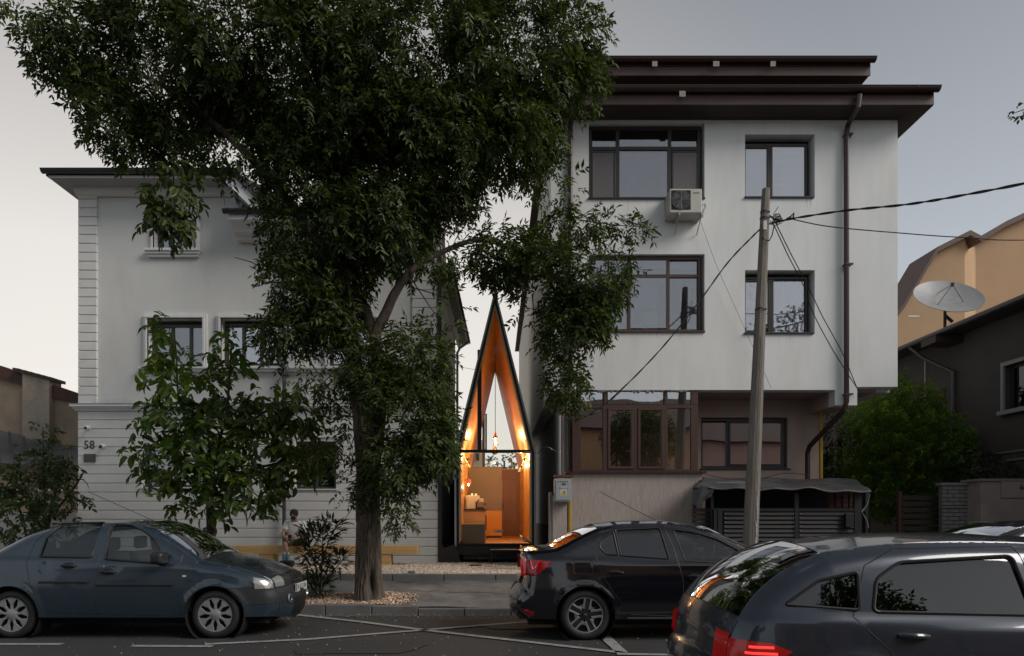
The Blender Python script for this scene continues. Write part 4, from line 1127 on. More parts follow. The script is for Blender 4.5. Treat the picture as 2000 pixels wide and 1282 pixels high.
# chassis, wheels and steps under the tiny house
for px in (905, 1030):
    c_ = P(px, 1083, 18.2)
    MB().lathe([(.10, -.1), (.30, -.1), (.33, -.06), (.33, .06), (.30, .1), (.10, .1)], (c_.x, 18.2, GZ + .33 - .1), 'X', 24).build('wheel', M_rubber, th, smooth=True)
bx('chassis_beam', M_black, -.8, .8, YT + .1, YT + .25, .54, .659, th)
bx('step_table', M_black, PX(957, YT - .6), PX(1018, YT - .6), YT - .6, YT - .15, .78, .81, None)
o = bpy.data.objects['step_table']; tag(o, 'low black steel landing table before the glass front', 'step')
for px in (959, 1013):
    for y in (YT - .58, YT - .2):
        bx('leg', M_black, PX(px, YT - .6), PX(px, YT - .6) + .03, y, y + .03, GZ, .779, o)
o = bx('doorstep', M_black, PX(935, YT - .4), PX(956, YT - .4), YT - .4, YT - .1, GZ + .10, GZ + .16); tag(o, 'narrow black step left of the steel landing table', 'step')
for px in (936, 954): bx('leg', M_black, PX(px, YT - .4), PX(px, YT - .4) + .02, YT - .38, YT - .35, GZ - .01, GZ + .0995, o)
o = bx('drain_cover', M_black, PX(917, YT - 1.3), PX(940, YT - 1.3), YT - 1.3, YT - 1.0, GZ, GZ + .03); tag(o, 'flat black rubber mat lying on the gravel', 'mat')
# dark ramp plinth at the alley mouth on the left
MB().prism([(hx1 + .0, zbase), (hx1 + .55, zbase), (hx1 + .38, GZ + .45), (hx1 + .1, GZ + .35), (hx1 + .0, GZ + .6)], YL - .05, YL + 1.2).build('alley_shield', mat('rusty_dark_sheet', (.03, .022, .02), .7, var=.3), lh)
o = bx('fence_panel', M_blackm, hx1 + .15, -.99, 19.5, 19.6, GZ - .05, 2.65); o.name = 'alley_gate'; tag(o, 'dark gate closing the alley left of the tiny house', 'gate')

# ================================================================== BENCH
YB = 15.7
bn = thing('bench', 'long orange timber bench standing against the white cladding', 'bench', (PX(640, YB), YB, GZ))
M_bw = mat('orange_timber', (0.55, 0.35, 0.15), .6, var=.12, vscale=2, stretch=(.5, 3, 5))
zb_t, zb_b = PZ(1066.5, YB), PZ(1083, YB)
bx('seat', M_bw, PX(452, YB), PX(815, YB), YB, YB + .42, zb_b, zb_t, bn, bevel=.008)
for a, b_ in ((505, 533), (745, 763)):
    bx('leg', M_bw, PX(a, YB), PX(b_, YB), YB + .02, YB + .38, GZ - .03, zb_b - .001, bn, bevel=.006)

# ================================================================== FAR LEFT NEIGHBOUR
nb = thing('neighbour_house', 'old tan plastered house with a chimney and standing seam metal roof at the far left', 'house', P(70, 900, 21))
M_old = mat('old_tan_plaster', (0.33, 0.26, 0.19), .95, var=.14, vscale=1.5, bump=.4, bscale=25, dirt=.5, dscale=1.1, dcol=(.16, .14, .12))
M_cop = mat('red_brown_coping', (0.075, 0.032, 0.026), .7, var=.2)
Yn = 22.5
def pp_(l): return [(PX(a, Yn), PZ(b, Yn)) for a, b in l]
MB().prism(pp_([(-160, 700), (0, 722), (52, 740), (108, 760), (160, 775), (160, 920), (-160, 920)]), Yn, Yn + .3).build('gable_wall', M_old, nb)
MB().prism(pp_([(-160, 690), (0, 714), (52, 733), (52, 755), (0, 740), (-160, 712)]), Yn - .12, Yn + .42).build('coping', M_cop, nb)
MB().prism(pp_([(107, 753), (160, 771), (160, 792), (107, 778)]), Yn - .12, Yn + .42).build('coping', M_cop, nb)
MB().prism(pp_([(53, 731), (105, 742), (105, 880), (53, 860)]), Yn - .22, Yn + .4).build('chimney', mat('old_grey_plaster', (.38, .33, .27), .95, var=.15, vscale=2, bump=.4, bscale=25, dirt=.4), nb)
for k in range(6):
    a = 37 + k * 12
    MB().prism(pp_([(a, 722 + k * 3.2 + (k % 2)), (a + 13, 724 + k * 3.2), (a + 13, 731 + k * 3), (a, 729 + k * 3)]), Yn - .3, Yn + .5).build('coping_tile', mat('mossy_tile', (.06, .045, .035), .9, var=.3), nb)
# standing seam roof
r0, r1 = 19.0, Yn - .01
def rp(px, py, Y): return tuple(P(px, py, Y))
M_seam = mat('grey_sheet_roof', (0.16, 0.165, 0.18), .45, metal=.3, var=.12, vscale=2)
MB().add([rp(-170, 892, r0), rp(160, 915, r0), rp(160, 878, r1), rp(-170, 800, r1), ], [(0, 1, 2, 3)]).build('metal_roof', M_seam, nb)
for k in range(12):
    a = -150 + 28 * k
    p0 = Vector(rp(a + 10, 892 + (a + 170) * .0697, r0)); p1 = Vector(rp(a, 800 + (a + 170) * .236, r1))
    MB().tube([p0 + Vector((0, 0, .02)), p1 + Vector((0, 0, .02))], .018, 4).build('roof_seam', M_anthra, nb)
MB().add([rp(-170, 893, r0 - .02), rp(160, 915, r0 - .02), rp(160, 923, r0 - .02), rp(-170, 903, r0 - .02)], [(0, 1, 2, 3)]).build('fascia', M_brown, nb)
bx('wall', M_old, PX(-170, r0 + .3), PX(175, r0 + .3), r0 + .3, r0 + .5, GZ - .1, PZ(915, r0 + .3), nb)
pbox('window_ledge', M_trim, -60, 175, 956, 959, r0 + .2, r0 + .299, nb)
Mfw = mat('yard_wall_white', (.42, .42, .42), .9, var=.08)
o = bx('yard_wall', Mfw, PX(-260, 15.8), PX(150, 15.8), 15.8, 16.0, GZ - .1, PZ(1002, 15.8)); tag(o, 'low whitewashed yard wall behind the blue car', 'wall')
# ================================================================== FAR RIGHT NEIGHBOURS
dh = thing('dark_house', 'dark grey house with brown eaves at the right edge', 'house', (12, 17, GZ))
M_dk = mat('dark_grey_render', (0.050, 0.045, 0.042), .9, var=.12, vscale=1.5, bump=.3, bscale=30)
XD = 12.0
zev = PZ(607, XD * 1333 / (2000 - 968))
yn0, yf0 = 10.5, 25.5
# wall with one window hole on the side facing the lane; local polygon in (y,z) -> mirrored build
y_a, y_b = XD * 1333 / (2000 - 968 + 60), XD * 1333 / (1963 - 968)
wz0, wz1 = EYE + (1012 - 803) * XD / (1963 - 968), EYE + (1012 - 716) * XD / (1963 - 968)
m = MB()
m.box(XD, XD + .3, yn0, y_a, GZ - .1, zev); m.box(XD, XD + .3, y_b, yf0, GZ - .1, zev)
m.box(XD, XD + .3, y_a + .0005, y_b - .0005, GZ - .1, wz0); m.box(XD, XD + .3, y_a + .0005, y_b - .0005, wz1, zev)
m.build('wall', M_dk, dh)
bx('wall', M_dk, XD + .3, 30, yf0 - .3, yf0, GZ - .1, zev, dh)
bx('wall', M_dk, XD + .3, 30, yn0, yn0 + .3, GZ - .1, zev, dh)
m = MB(); t_ = .09
m.box(XD - .05, XD - .001, y_a - t_, y_b + t_, wz1, wz1 + t_); m.box(XD - .05, XD - .001, y_b, y_b + t_, wz0, wz1); m.box(XD - .05, XD - .001, y_a - t_, y_a, wz0, wz1)
m.build('window_surround', mat('grey_trim_dark', (.20, .20, .215), .7), dh)
bx('window_ledge', MATS['grey_trim_dark'], XD - .12, XD - .001, y_a - t_, y_b + t_ * 1.3, wz0 - .1, wz0 - .001, dh)
wf = bx('window_frame', M_frame2, XD + .12, XD + .17, y_a, y_b, wz1 - .07, wz1, dh)
bx('window_frame', M_frame2, XD + .12, XD + .17, y_b - .07, y_b - .001, wz0, wz1 - .071, dh)
bx('window_frame', M_frame2, XD + .12, XD + .17, (y_a + y_b) / 2 - .04, (y_a + y_b) / 2 + .04, wz0, wz1 - .071, dh)
bx('pane', glass('dim_glass', .12, (.5, .5, .5)), XD + .14, XD + .146, y_a, y_b, wz0, wz1, dh)
bx('curtain', mat('dim_curtain', (.25, .25, .27), .9, var=.4, vscale=2, stretch=(1, 8, .5)), XD + .3, XD + .31, y_a, y_b, wz0, wz1, dh)
for (py, dd) in ((886, .03), (902, .03)):
    zl = EYE + (1012 - py) * XD / (1963 - 968); bx('string_course', mat('course_grey', (.13, .125, .12), .8), XD - dd, XD - .001, yn0, 16.6 if py == 886 else 16.0, zl, zl + .05, dh)
MB().prism([(XD - .55, zev), (XD + .3, zev), (XD + 6, zev + 2.4), (XD + 6, zev + 2.55), (XD - .5, zev + .16), (XD - .55, zev + .12)], yn0 - .4, yf0 + .4).build('roof', mat('dark_roof', (.03, .026, .026), .8, var=.2), dh)
gutt = tubeo('gutter', M_anthra, [(XD - .6, yn0 - .4, zev + .06), (XD - .6, yf0 + .4, zev + .06)], .07, dh, 10)
Yd = XD * 1333 / (1868 - 968)
pipe('downpipe', M_anthra, [(XD - .58, XD * 1333 / (1818 - 968), zev), (XD - .4, XD * 1333 / (1830 - 968), zev - .35), (XD - .08, Yd, zev - .9), (XD - .08, Yd, GZ)], .05, dh)
tubeo('cable', M_steel, [(XD - .05, 19.0, zev - .35), (XD - .05, 19.0, zev - 2.2)], .012, dh, 5)

tn = thing('tan_house', 'tall tan house with brown roof edge rising behind the dark house', 'house', P(1900, 700, 27))
Yt = 26.5
def q_(l): return [(PX(a, Yt), PZ(b, Yt)) for a, b in l]
MB().prism(q_([(1745, 609), (1757, 602), (1824, 496), (1884, 466), (1884, 900), (1745, 900)]), Yt, Yt + .4).build('gable_wall', M_tan, tn)
MB().prism(q_([(1905, 478), (2000, 421), (2200, 330), (2200, 900), (1905, 900)]), Yt + 1.2, Yt + 1.6).build('gable_wall', M_tan, tn)
MB().add([(PX(1884, Yt), Yt, PZ(466, Yt)), (PX(1884, Yt), Yt, PZ(900, Yt)), (PX(1905, Yt + 1.2), Yt + 1.2, PZ(900, Yt)), (PX(1905, Yt + 1.2), Yt + 1.2, PZ(478, Yt + 1.2))], [(0, 1, 2, 3)]).build('return_wall', M_tan, tn)
M_edge = mat('brown_roof_edge', (.11, .065, .05), .6, var=.1)
def strip(pts, w0, w1, y0, y1, name):
    up_ = [(a, b - w0) for a, b in pts]; dn = [(a, b + w1) for a, b in reversed(pts)]
    MB().prism(q_(up_ + dn), y0, y1).build(name, M_edge, tn, recalc=True)
strip([(1740, 620), (1757, 598), (1822, 489), (1885, 457), (1908, 469)], 1, 9, Yt - .3, Yt + 1.5, 'roof_edge')
strip([(1903, 471), (2000, 413), (2200, 320)], 1, 10, Yt + .9, Yt + 2.8, 'roof_edge')
bx('wall_spike', M_trim, PX(1759, Yt), PX(1780, Yt), Yt - .5, Yt - .44, PZ(627, Yt), PZ(624, Yt), tn)

# satellite dish
Ysd = 17.6
sd = thing('satellite_dish', 'large grey satellite dish on a tripod above the dark house eaves', 'satellite dish', P(1845, 665, Ysd))
c_ = P(1848, 586, Ysd); rr = .80
mb = MB(); prof = [(rr * k / 10, .16 * (k / 10) ** 2) for k in range(11)] + [(rr + .012, .165), (rr + .012, .15)] + [(rr * k / 10, .16 * (k / 10) ** 2 - .012) for k in range(10, -1, -1)]
mb.lathe(prof, (0, 0, 0), 'Z', 48)
ds = mb.build('dish', mat('dish_grey', (.30, .31, .32), .5, metal=.2, var=.12, vscale=5), sd, smooth=True, loc=None)
ds.location = c_ - WP[sd.name] - Vector((0, 0, .05)); ds.rotation_euler = (R(45), R(-7), 0)
Rm = Euler((R(45), R(-7), 0)).to_matrix()
foc = c_ + Rm @ Vector((0, 0, .42))
for k in range(3):
    a = PI / 2 + k * 2 * PI / 3; tubeo('strut', M_anthra, [c_ + Rm @ Vector((.4 * math.cos(a), .4 * math.sin(a), -.02)), foc], .008, sd, 5)
MB().lathe([(0, -.05), (.04, -.05), (.045, .04), (0, .05)], tuple(foc), 'Z', 12).build('feed_horn', M_anthra, sd, smooth=True)
bs = P(1845, 672, Ysd)
tubeo('mast', mat('rusty_steel', (.035, .022, .02), .7), [bs, c_ + Vector((0, .05, -.1))], .035, sd)
for dx, dy in ((-.18, .1), (.3, .05), (.05, .4)): tubeo('leg', MATS['rusty_steel'], [bs + Vector((dx, dy, -.02)), bs + Vector((0, 0, .45))], .02, sd, 6)
tubeo('actuator', MATS['rusty_steel'], [bs + Vector((0, -.02, .72)), bs + Vector((.17, -.05, .55))], .04, sd, 8)
bx('mount', MATS['rusty_steel'], bs.x - .3, bs.x + .4, Ysd - .1, Ysd + .5, zev - .02, bs.z + .02, sd)

# street-front fence on the right: gate pillar, brick pattern wall, slatted gate
Yq = 14.2
gpil = thing('gate_pillar', 'beige rendered gate pillar with a house number at the right edge', 'pillar', (PX(1960, Yq), Yq, GZ))
Mp = mat('stained_beige_render', (0.27, 0.235, 0.21), .9, var=.08, vscale=2, bump=.3, bscale=30, dirt=.5, dscale=3, dcol=(.14, .10, .09))
pbox('pillar', Mp, 1916, 1956, 940, 1110, Yq, Yq + .5, gpil, bevel=.01)
pbox('cap', mat('cap_concrete', (.2, .18, .17), .9), 1914, 2060, 935, 940, Yq - .05, Yq + .55, gpil)
pbox('panel', Mp, 1956, 2060, 940.5, 973, Yq - .04, Yq + .4, gpil, bevel=.006)
pbox('panel', Mp, 1952, 2060, 974, 1110, Yq - .015, Yq + .4, gpil, bevel=.006)
text('number', '66', .15, P(1998, 952.5, Yq - .045), M_black, gpil, ext=.006)
Yx = 14.6
bw = thing('block_wall', 'grey brick patterned concrete wall between slatted gate and gate pillar', 'wall', (PX(1880, Yx), Yx, GZ))
Mbk = mat('grey_concrete_brick', (0.20, 0.195, 0.19), .9, var=.1, vscale=10, bump=.5, bscale=60)
bx('core', mat('mortar_dark', (.13, .125, .12), .95), PX(1840, Yx), PX(1915, Yx), Yx + .03, Yx + .12, GZ - .1, PZ(948, Yx), bw)
pbox('coping', Mbk, 1838, 1917, 943, 948.5, Yx - .03, Yx + .16, bw, bevel=.006)
pbox('rail', Mbk, 1840, 1915, 989, 993, Yx - .02, Yx + .029, bw, bevel=.005)
rows = [950 + 7.7 * k for k in range(5)] + [994.5 + 7.7 * k for k in range(9)]
me = None
for ri, ry in enumerate(rows):
    x = 1841 - (11 if ri % 2 else 0)
    while x < 1914:
        a, b_ = max(1841, x), min(1914.5, x + 21)
        if b_ - a > 4:
            if b_ - a > 20.5 and me is not None:
                o = bpy.data.objects.new('brick', me); C.objects.link(o); o.parent = bw
                o.location = P(a, ry + 7, Yx) - WP[bw.name] + Vector((0, random.uniform(-.004, .004), 0))
            else:
                w_ = PX(b_, Yx) - PX(a, Yx); o = MB().bbox(0, w_, 0, .034, 0, .076, .012).build('brick', Mbk, bw)
                o.location = P(a, ry + 7, Yx) - WP[bw.name]
                if b_ - a > 20.5: me = o.data
        x += 22.3
Ysg = 14.9
sg = thing('slatted_gate', 'brown slatted gate under the green thuja', 'gate', (PX(1795, Ysg), Ysg, GZ))
Mgt = mat('dark_brown_slat', (.035, .022, .020), .6, var=.15)
for k in range(9): pbox('slat', Mgt, 1762, 1838, 968 + 12 * k, 977 + 12 * k, Ysg, Ysg + .03, sg)
for a in (1755, 1838): pbox('post', mat('red_brown_post', (.08, .028, .022), .6), a, a + 6, 960, 1110, Ysg - .02, Ysg + .06, sg)

# black carport / enclosure with slatted fence
Yk0 = 13.25
cp_ = thing('slatted_enclosure', 'black slatted fence enclosure under a sagging tarred sheet roof', 'carport', (PX(1530, Yk0), Yk0, GZ))
Msl = mat('black_slat_metal', (.014, .013, .015), .6, var=.1)
def slats(px0, px1, py0, py1, n, Y):
    h = (py1 - py0) / n
    for k in range(n):
        y = py0 + k * h
        z0, z1 = PZ(y + h * .78, Y), PZ(y, Y)
        MB().prismx([(Y - .012, z0), (Y + .012, z1 - .01), (Y + .022, z1), (Y + .022, z0)], PX(px0, Y), PX(px1, Y)).build('slat', Msl, cp_)
        for xx in (px0 + 2.5, px1 - 2.5):
            MB().lathe([(0, -.004), (.007, -.002), (.008, .003)], (PX(xx, Y), Y - .014, (z0 + z1) / 2), 'Y', 8).build('rivet', M_steel, cp_)
slats(1414, 1552, 1000, 1092, 11, Yk0)
slats(1561, 1668, 1000, 1092, 11, Yk0)
for a, b_, t_ in ((1391, 1400, 995), (1402, 1411, 995), (1552.5, 1560, 963), (1669, 1683, 963), (1390, 1394, 960)):
    pbox('post', Msl, a, b_, t_, 1112, Yk0 - .02, Yk0 + .05, cp_)
pbox('rail', Msl, 1391, 1690, 993, 999, Yk0 - .01, Yk0 + .04, cp_)
pbox('letter_box', Msl, 1652, 1668, 1003, 1030, Yk0 - .09, Yk0 - .02, cp_, bevel=.006)
for k in range(8): pbox('side_slat', Mgt, 1352, 1389, 993 + 9 * k, 1000 + 9 * k, Yk0 + .1, Yk0 + .13, cp_)
for (px, Y) in ((1354, Yk0 + .12), (1690, Yk0 + .1), (1690, Yk0 + 1.9)): bx('post', Msl, PX(px, Y), PX(px, Y) + .06, Y, Y + .06, GZ - .1, PZ(960, Y), cp_)
bx('back_wall', M_blackm, PX(1372, 15.6), PX(1700, 15.3), 15.3, 15.4, GZ - .1, PZ(950, 15.3), cp_)
# tarred roof sheet with folds
nx_, ny_ = 46, 14
V = []
for j in range(ny_):
    for i in range(nx_):
        u, v = i / (nx_ - 1), j / (ny_ - 1)
        xf = 1354 + (1702 - 1354) * u; xb = 1372 + (1668 - 1372) * u
        Y = Yk0 - .25 + v * 2.3
        pf = PZ(953 + 6 * u ** 3, Yk0 - .25); pb = PZ(933 + 3 * u, Yk0 + 2.05)
        x = PX(xf, Yk0 - .25) * (1 - v) + PX(xb, Yk0 + 2.05) * v
        z = pf * (1 - v) + pb * v + .02 * math.sin(u * 31 + v * 3) * (1 - v) + .018 * math.sin(u * 13 + v * 9) - .015 * math.sin(PI * u * 3) ** 2 * (1 - v)
        V.append((x, Y, z))
F = np.array([(j * nx_ + i, j * nx_ + i + 1, (j + 1) * nx_ + i + 1, (j + 1) * nx_ + i) for j in range(ny_ - 1) for i in range(nx_ - 1)])
M_tarp = mat('tarred_sheet', (.055, .054, .056), .5, var=.3, vscale=4, bump=.4, bscale=12, rvar=.12)
o = mesh_np('roof_sheet', np.array(V), F, M_tarp, cp_, smooth=True); sm = o.modifiers.new('s', 'SOLIDIFY'); sm.thickness = .03; 
pbox('edge_batten', mat('batten_grey', (.2, .2, .21), .5), 1400, 1458, 941.5, 943.5, Yk0 + .3, Yk0 + .34, cp_)
# hanging flap of the sheet at the left end
nx_, ny_ = 10, 8; V = []
for j in range(ny_):
    for i in range(nx_):
        u, v = i / (nx_ - 1), j / (ny_ - 1)
        V.append((PX(1353 + 42 * u - 8 * v * u, Yk0 - .24), Yk0 - .26 + .04 * math.sin(u * 9 + v * 3), PZ(948 + 5 * u + (38 - 22 * u * u) * v + 1.5 * math.sin(u * 7), Yk0 - .24)))
F = np.array([(j * nx_ + i, j * nx_ + i + 1, (j + 1) * nx_ + i + 1, (j + 1) * nx_ + i) for j in range(ny_ - 1) for i in range(nx_ - 1)])
mesh_np('sheet_flap', np.array(V), F, M_tarp, cp_, smooth=True)
# trellis with reddish bricks behind, right end
Mrb = mat('red_brick', (.12, .05, .04), .9, var=.25, vscale=12)
for i in range(4):
    for j in range(5): pbox('brick', Mrb, 1619 + i * 13.5, 1629 + i * 13.5, 958 + 8.5 * j, 964.5 + 8.5 * j, Yk0 + .9, Yk0 + 1.0, cp_)
tubeo('white_cable', mat('cable_white', (.35, .35, .35), .5), [P(1694, 961, Yk0), P(1698, 968, Yk0 - .02), P(1694, 985, Yk0), P(1683, 1000, Yk0 - .03), P(1690, 1012, Yk0), P(1694, 1020, Yk0), P(1696, 1032, Yk0)], .008, cp_, 5)

# ================================================================== UTILITY POLE AND CABLES
Yp = 12.2
up_ = thing('utility_pole', 'leaning weathered concrete utility pole in front of the white house', 'utility pole', (PX(1463, Yp), Yp, .2))
pb_, pt_ = P(1462, 1135, Yp), P(1496, 369, Yp)
M_pole = mat('pole_concrete', (0.21, 0.19, 0.165), .9, var=.2, vscale=5, stretch=(4, 4, .5), bump=.6, bscale=30, dirt=.45, dscale=6, dcol=(.10, .085, .075))
m = MB(); n = 24
for i in range(n):
    t = i / (n - 1)
r0_, r1_ = 15.5 * Yp / 1333, 8.0 * Yp / 1333
v = []; f = []
for i in range(n):
    t = i / (n - 1); c0 = pb_.lerp(pt_, t); r_ = r0_ + (r1_ - r0_) * t
    for k in range(8):
        a = 2 * PI * (k + .5) / 8; sx_ = 1.0 if i < n - 1 else .9
        v.append((c0.x + r_ * 1.04 * sx_ * math.cos(a), c0.y + r_ * .8 * math.sin(a), c0.z))
for i in range(n - 1):
    for k in range(8): f.append((i * 8 + k, i * 8 + (k + 1) % 8, (i + 1) * 8 + (k + 1) % 8, (i + 1) * 8 + k))
f.append(tuple((n - 1) * 8 + k for k in range(8)))
m.add(v, f); m.build('pole', M_pole, up_, bevel=.008)
c1 = pb_.lerp(pt_, .06); c2 = pb_.lerp(pt_, .62)
MB().tube([(c1.x - .01, c1.y - r0_ * .8, c1.z), (c2.x - .01, c2.y - r0_ * .62, c2.z)], .004, 4).build('crack', M_blackm, up_)
for (py, rr_) in ((415, .085), (427, .082), (605, .11)):
    t = (1135 - py) / (1135 - 369.); c0 = pb_.lerp(pt_, t); r_ = r0_ + (r1_ - r0_) * t + .006
    MB().lathe([(r_ * 1.0, -.012), (r_ * 1.03, 0), (r_ * 1.0, .012)], tuple(c0), 'Z', 24).build('band', M_anthra, up_, smooth=True)
# splash of pale paint on the lower shaft
m = MB()
for k in range(16):
    t = .05 + k * .011; c0 = pb_.lerp(pt_, t); r_ = r0_ + (r1_ - r0_) * t
    m.add([(c0.x + r_ * .35 + random.uniform(-.02, .02), c0.y - r_ * .80, c0.z), (c0.x + r_ * .62, c0.y - r_ * .70, c0.z), (c0.x + r_ * .62, c0.y - r_ * .70, c0.z + .1), (c0.x + r_ * .35 + random.uniform(-.02, .02), c0.y - r_ * .80, c0.z + .1)], [(0, 1, 2, 3)])
m.build('paint_splash', mat('pale_splash', (.30, .29, .30), .8, var=.3, vscale=20), up_)
pbox('clamp', M_steel, 1491, 1497, 431, 449, Yp - .13, Yp - .09, up_, bevel=.006)
M_cab = mat('cable_black', (.018, .018, .02), .5)
M_cabg = mat('cable_grey', (.09, .09, .10), .5)
def cable(pts, r, mt, label, grp=None, sag=.0, twist=0, n=26):
    """catenary through (px,py,Y) control points"""
    Q = [P(*p) for p in pts]; out = []
    for i in range(len(Q) - 1):
        p0, p1, p2, p3 = Q[max(i - 1, 0)], Q[i], Q[i + 1], Q[min(i + 2, len(Q) - 1)]
        for k in range(n):
            t = k / n
            out.append(.5 * ((2 * p1) + (-p0 + p2) * t + (2 * p0 - 5 * p1 + 4 * p2 - p3) * t * t + (-p0 + 3 * p1 - 3 * p2 + p3) * t ** 3))
    out.append(Q[-1])
    m = MB()
    if twist:
        for s_ in range(2):
            m.tube([q + Vector((0, math.cos(j * .33 + s_ * PI) * r * .75, math.sin(j * .33 + s_ * PI) * r * .75)) for j, q in enumerate(out)], r * .78, 5)
    else: m.tube(out, r, 5)
    o = m.build('overhead_cable', mt, None, smooth=True)
    return tag(o, label, 'cable', grp)
cable([(1502, 438, Yp), (1545, 428, Yp - .2), (1650, 412, Yp - .9), (1770, 400, Yp - 1.8), (1880, 382, Yp - 2.6), (2060, 346, Yp - 4), (2500, 240, Yp - 6)], .014, M_cab, 'thick twisted black cable rising right from the pole', twist=1)
cable([(1545, 428, Yp - .2), (1620, 443, Yp), (1750, 455, Yp + .2), (1880, 464, Yp + .6), (2060, 468, Yp + 1), (2700, 440, Yp + 2)], .010, M_cab, 'thin black cable running level to the right edge')
cable([(1488, 445, Yp), (1470, 462, Yp), (1420, 515, Yp + .3), (1360, 597, Yp + .8), (1290, 683, Yp + 1.3), (1215, 760, Yp + 1.8), (1165, 800, Yp + 2.2), (1112, 818, Yp + 2.25)], .013, M_cabg, 'grey cable sagging from the pole down to the veranda', twist=1)
cable([(1508, 432, Yp), (1538, 497, Yp + .5), (1570, 560, Yp + 1), (1588, 612, Yp + 1.4), (1630, 690, Yp + 1.9), (1680, 768, Yp + 2.4)], .009, M_cab, 'black cable dropping to the house corner, the one that hangs slacker')
cable([(1512, 430, Yp), (1545, 497, Yp + .5), (1578, 560, Yp + 1), (1606, 618, Yp + 1.4), (1645, 690, Yp + 1.9), (1676, 764, Yp + 2.4)], .009, M_cab, 'black cable dropping to the house corner, the tauter right one')
cable([(1366, 428, YR - .1), (1400, 520, YR - .1), (1440, 610, YR - .1), (1506, 758, YR - .05)], .004, M_cabg, 'thin wire hanging on the white wall below the air conditioner')
cable([(1048, 888, YT - .1), (1066, 874, YT - .7), (1080, 878, Ym + .2), (1093, 890, Ym)], .006, M_cab, 'thin wire from the tiny house to the meter box')
cable([(1368, 922, YR - .1), (1400, 932, YR), (1470, 938, YR + .3), (1530, 925, YR + .7), (1577, 928, YR + .9)], .008, M_cab, 'loose wire hanging above the tarred sheet roof')
cable([(862, 708, 24), (893, 716, 21), (925, 722, 18), (935, 726, YT)], .005, M_cabg, 'thin wire crossing the alley to the tiny house')
# tangle of wires beside the pole head
m = MB()
for k in range(7):
    c0 = P(1516 + random.uniform(-4, 6), 428 + random.uniform(-6, 6), Yp - .05); r_ = random.uniform(.04, .10); ph = random.uniform(0, 6)
    m.tube([c0 + Vector((r_ * math.cos(ph + j * .5), random.uniform(-.02, .02), r_ * .9 * math.sin(ph + j * .5))) for j in range(12)], .007, 5)
m.tube([P(1500, 420, Yp), P(1512, 428, Yp), P(1530, 432, Yp), P(1540, 427, Yp)], .015, 6)
m.tube([P(1537, 428, Yp), P(1544, 424, Yp), P(1550, 416, Yp), P(1549, 428, Yp)], .018, 6)
m.tube([P(1488, 458, Yp), P(1492, 468, Yp - .1), P(1502, 471, Yp - .1), P(1508, 460, Yp - .05), P(1512, 440, Yp)], .011, 6)
m.tube([P(1510, 420, Yp), P(1520, 404, Yp - .05)], .006, 5)
m.build('wire_tangle', M_cab, up_, smooth=True)

# ================================================================== HOUSES ACROSS THE STREET (behind the camera, seen in glass)
def across(x0, x1, zt, mt, wins, roofm, label, gable=True):
    t = thing('house_across', label, 'house', ((x0 + x1) / 2, -9, 0))
    poly = [(x0, 0), (x1, 0), (x1, zt), (x0, zt)]
    hl = [(a, a + 1.1, b, b + 1.4) for a, b in wins]
    wall_with_holes('wall', mt, poly, hl, -9.3, -9.0, t)
    for h in hl: bx('window_pane', M_anthra, h[0], h[1], -9.2, -9.15, h[2], h[3], t); bx('window_frame', M_trim, (h[0] + h[1]) / 2 - .03, (h[0] + h[1]) / 2 + .03, -9.14, -9.1, h[2], h[3], t)
    bx('wall', mt, x0, x1, -16, -9.301, 0, zt - .001, t)
    MB().prismx([(-8.4, zt), (-12.6, zt + 2.2), (-17, zt)], x0 - .3, x1 + .3).build('roof', roofm, t, recalc=True)
    return t
M_or = mat('orange_render', (.58, .34, .19), .9, var=.05, vscale=1); M_rose = mat('rose_render', (.60, .38, .32), .9, var=.05, vscale=1)
Mrt = mat('roof_tile_brown', (.07, .04, .035), .8, var=.2)
across(1.5, 11.6, 6.6, M_or, [(2.6, 1.2), (5.6, 1.2), (8.9, 1.6), (3.0, 4.2), (8.0, 4.3)], Mrt, 'orange rendered house across the street')
across(11.8, 19, 6.2, M_rose, [(15, 1.2), (17, 1.2)], Mrt, 'rose rendered house across the street')
across(-17, -3.5, 4.6, M_white, [(-15, 1.1), (-12, 1.1), (-8, 1.1)], Mrt, 'low white rendered house across the street')
tag(bx('pavement', M_side, -KX, KX, -9, -3.0, -.2, .12), kind='structure')
# ================================================================== CARS
def crom(pts, n=6):
    out = []
    Q = [Vector(p) for p in pts]
    for i in range(len(Q) - 1):
        p0, p1, p2, p3 = Q[max(i - 1, 0)], Q[i], Q[i + 1], Q[min(i + 2, len(Q) - 1)]
        for k in range(n):
            t = k / n
            out.append(.5 * ((2 * p1) + (-p0 + p2) * t + (2 * p0 - 5 * p1 + 4 * p2 - p3) * t * t + (-p0 + 3 * p1 - 3 * p2 + p3) * t ** 3))
    out.append(Q[-1])
    return out
def inpoly(p, pl):
    c = False; j = len(pl) - 1
    for i in range(len(pl)):
        xi, yi = pl[i][0], pl[i][1]; xj, yj = pl[j][0], pl[j][1]
        if (yi > p[1]) != (yj > p[1]) and p[0] < (xj - xi) * (p[1] - yi) / (yj - yi) + xi: c = not c
        j = i
    return c
def roundpoly(pl, r=.03, n=4):
    """round the corners of a polygon"""
    out = []; m = len(pl)
    for i in range(m):
        a, b, c = Vector(pl[i - 1]), Vector(pl[i]), Vector(pl[(i + 1) % m])
        u = (a - b); v = (c - b); rr = min(r, u.length * .4, v.length * .4)
        p, q = b + u.normalized() * rr, b + v.normalized() * rr
        for k in range(n + 1):
            t = k / n; out.append(tuple(p * (1 - t) ** 2 + b * 2 * t * (1 - t) + q * t * t))
    return out

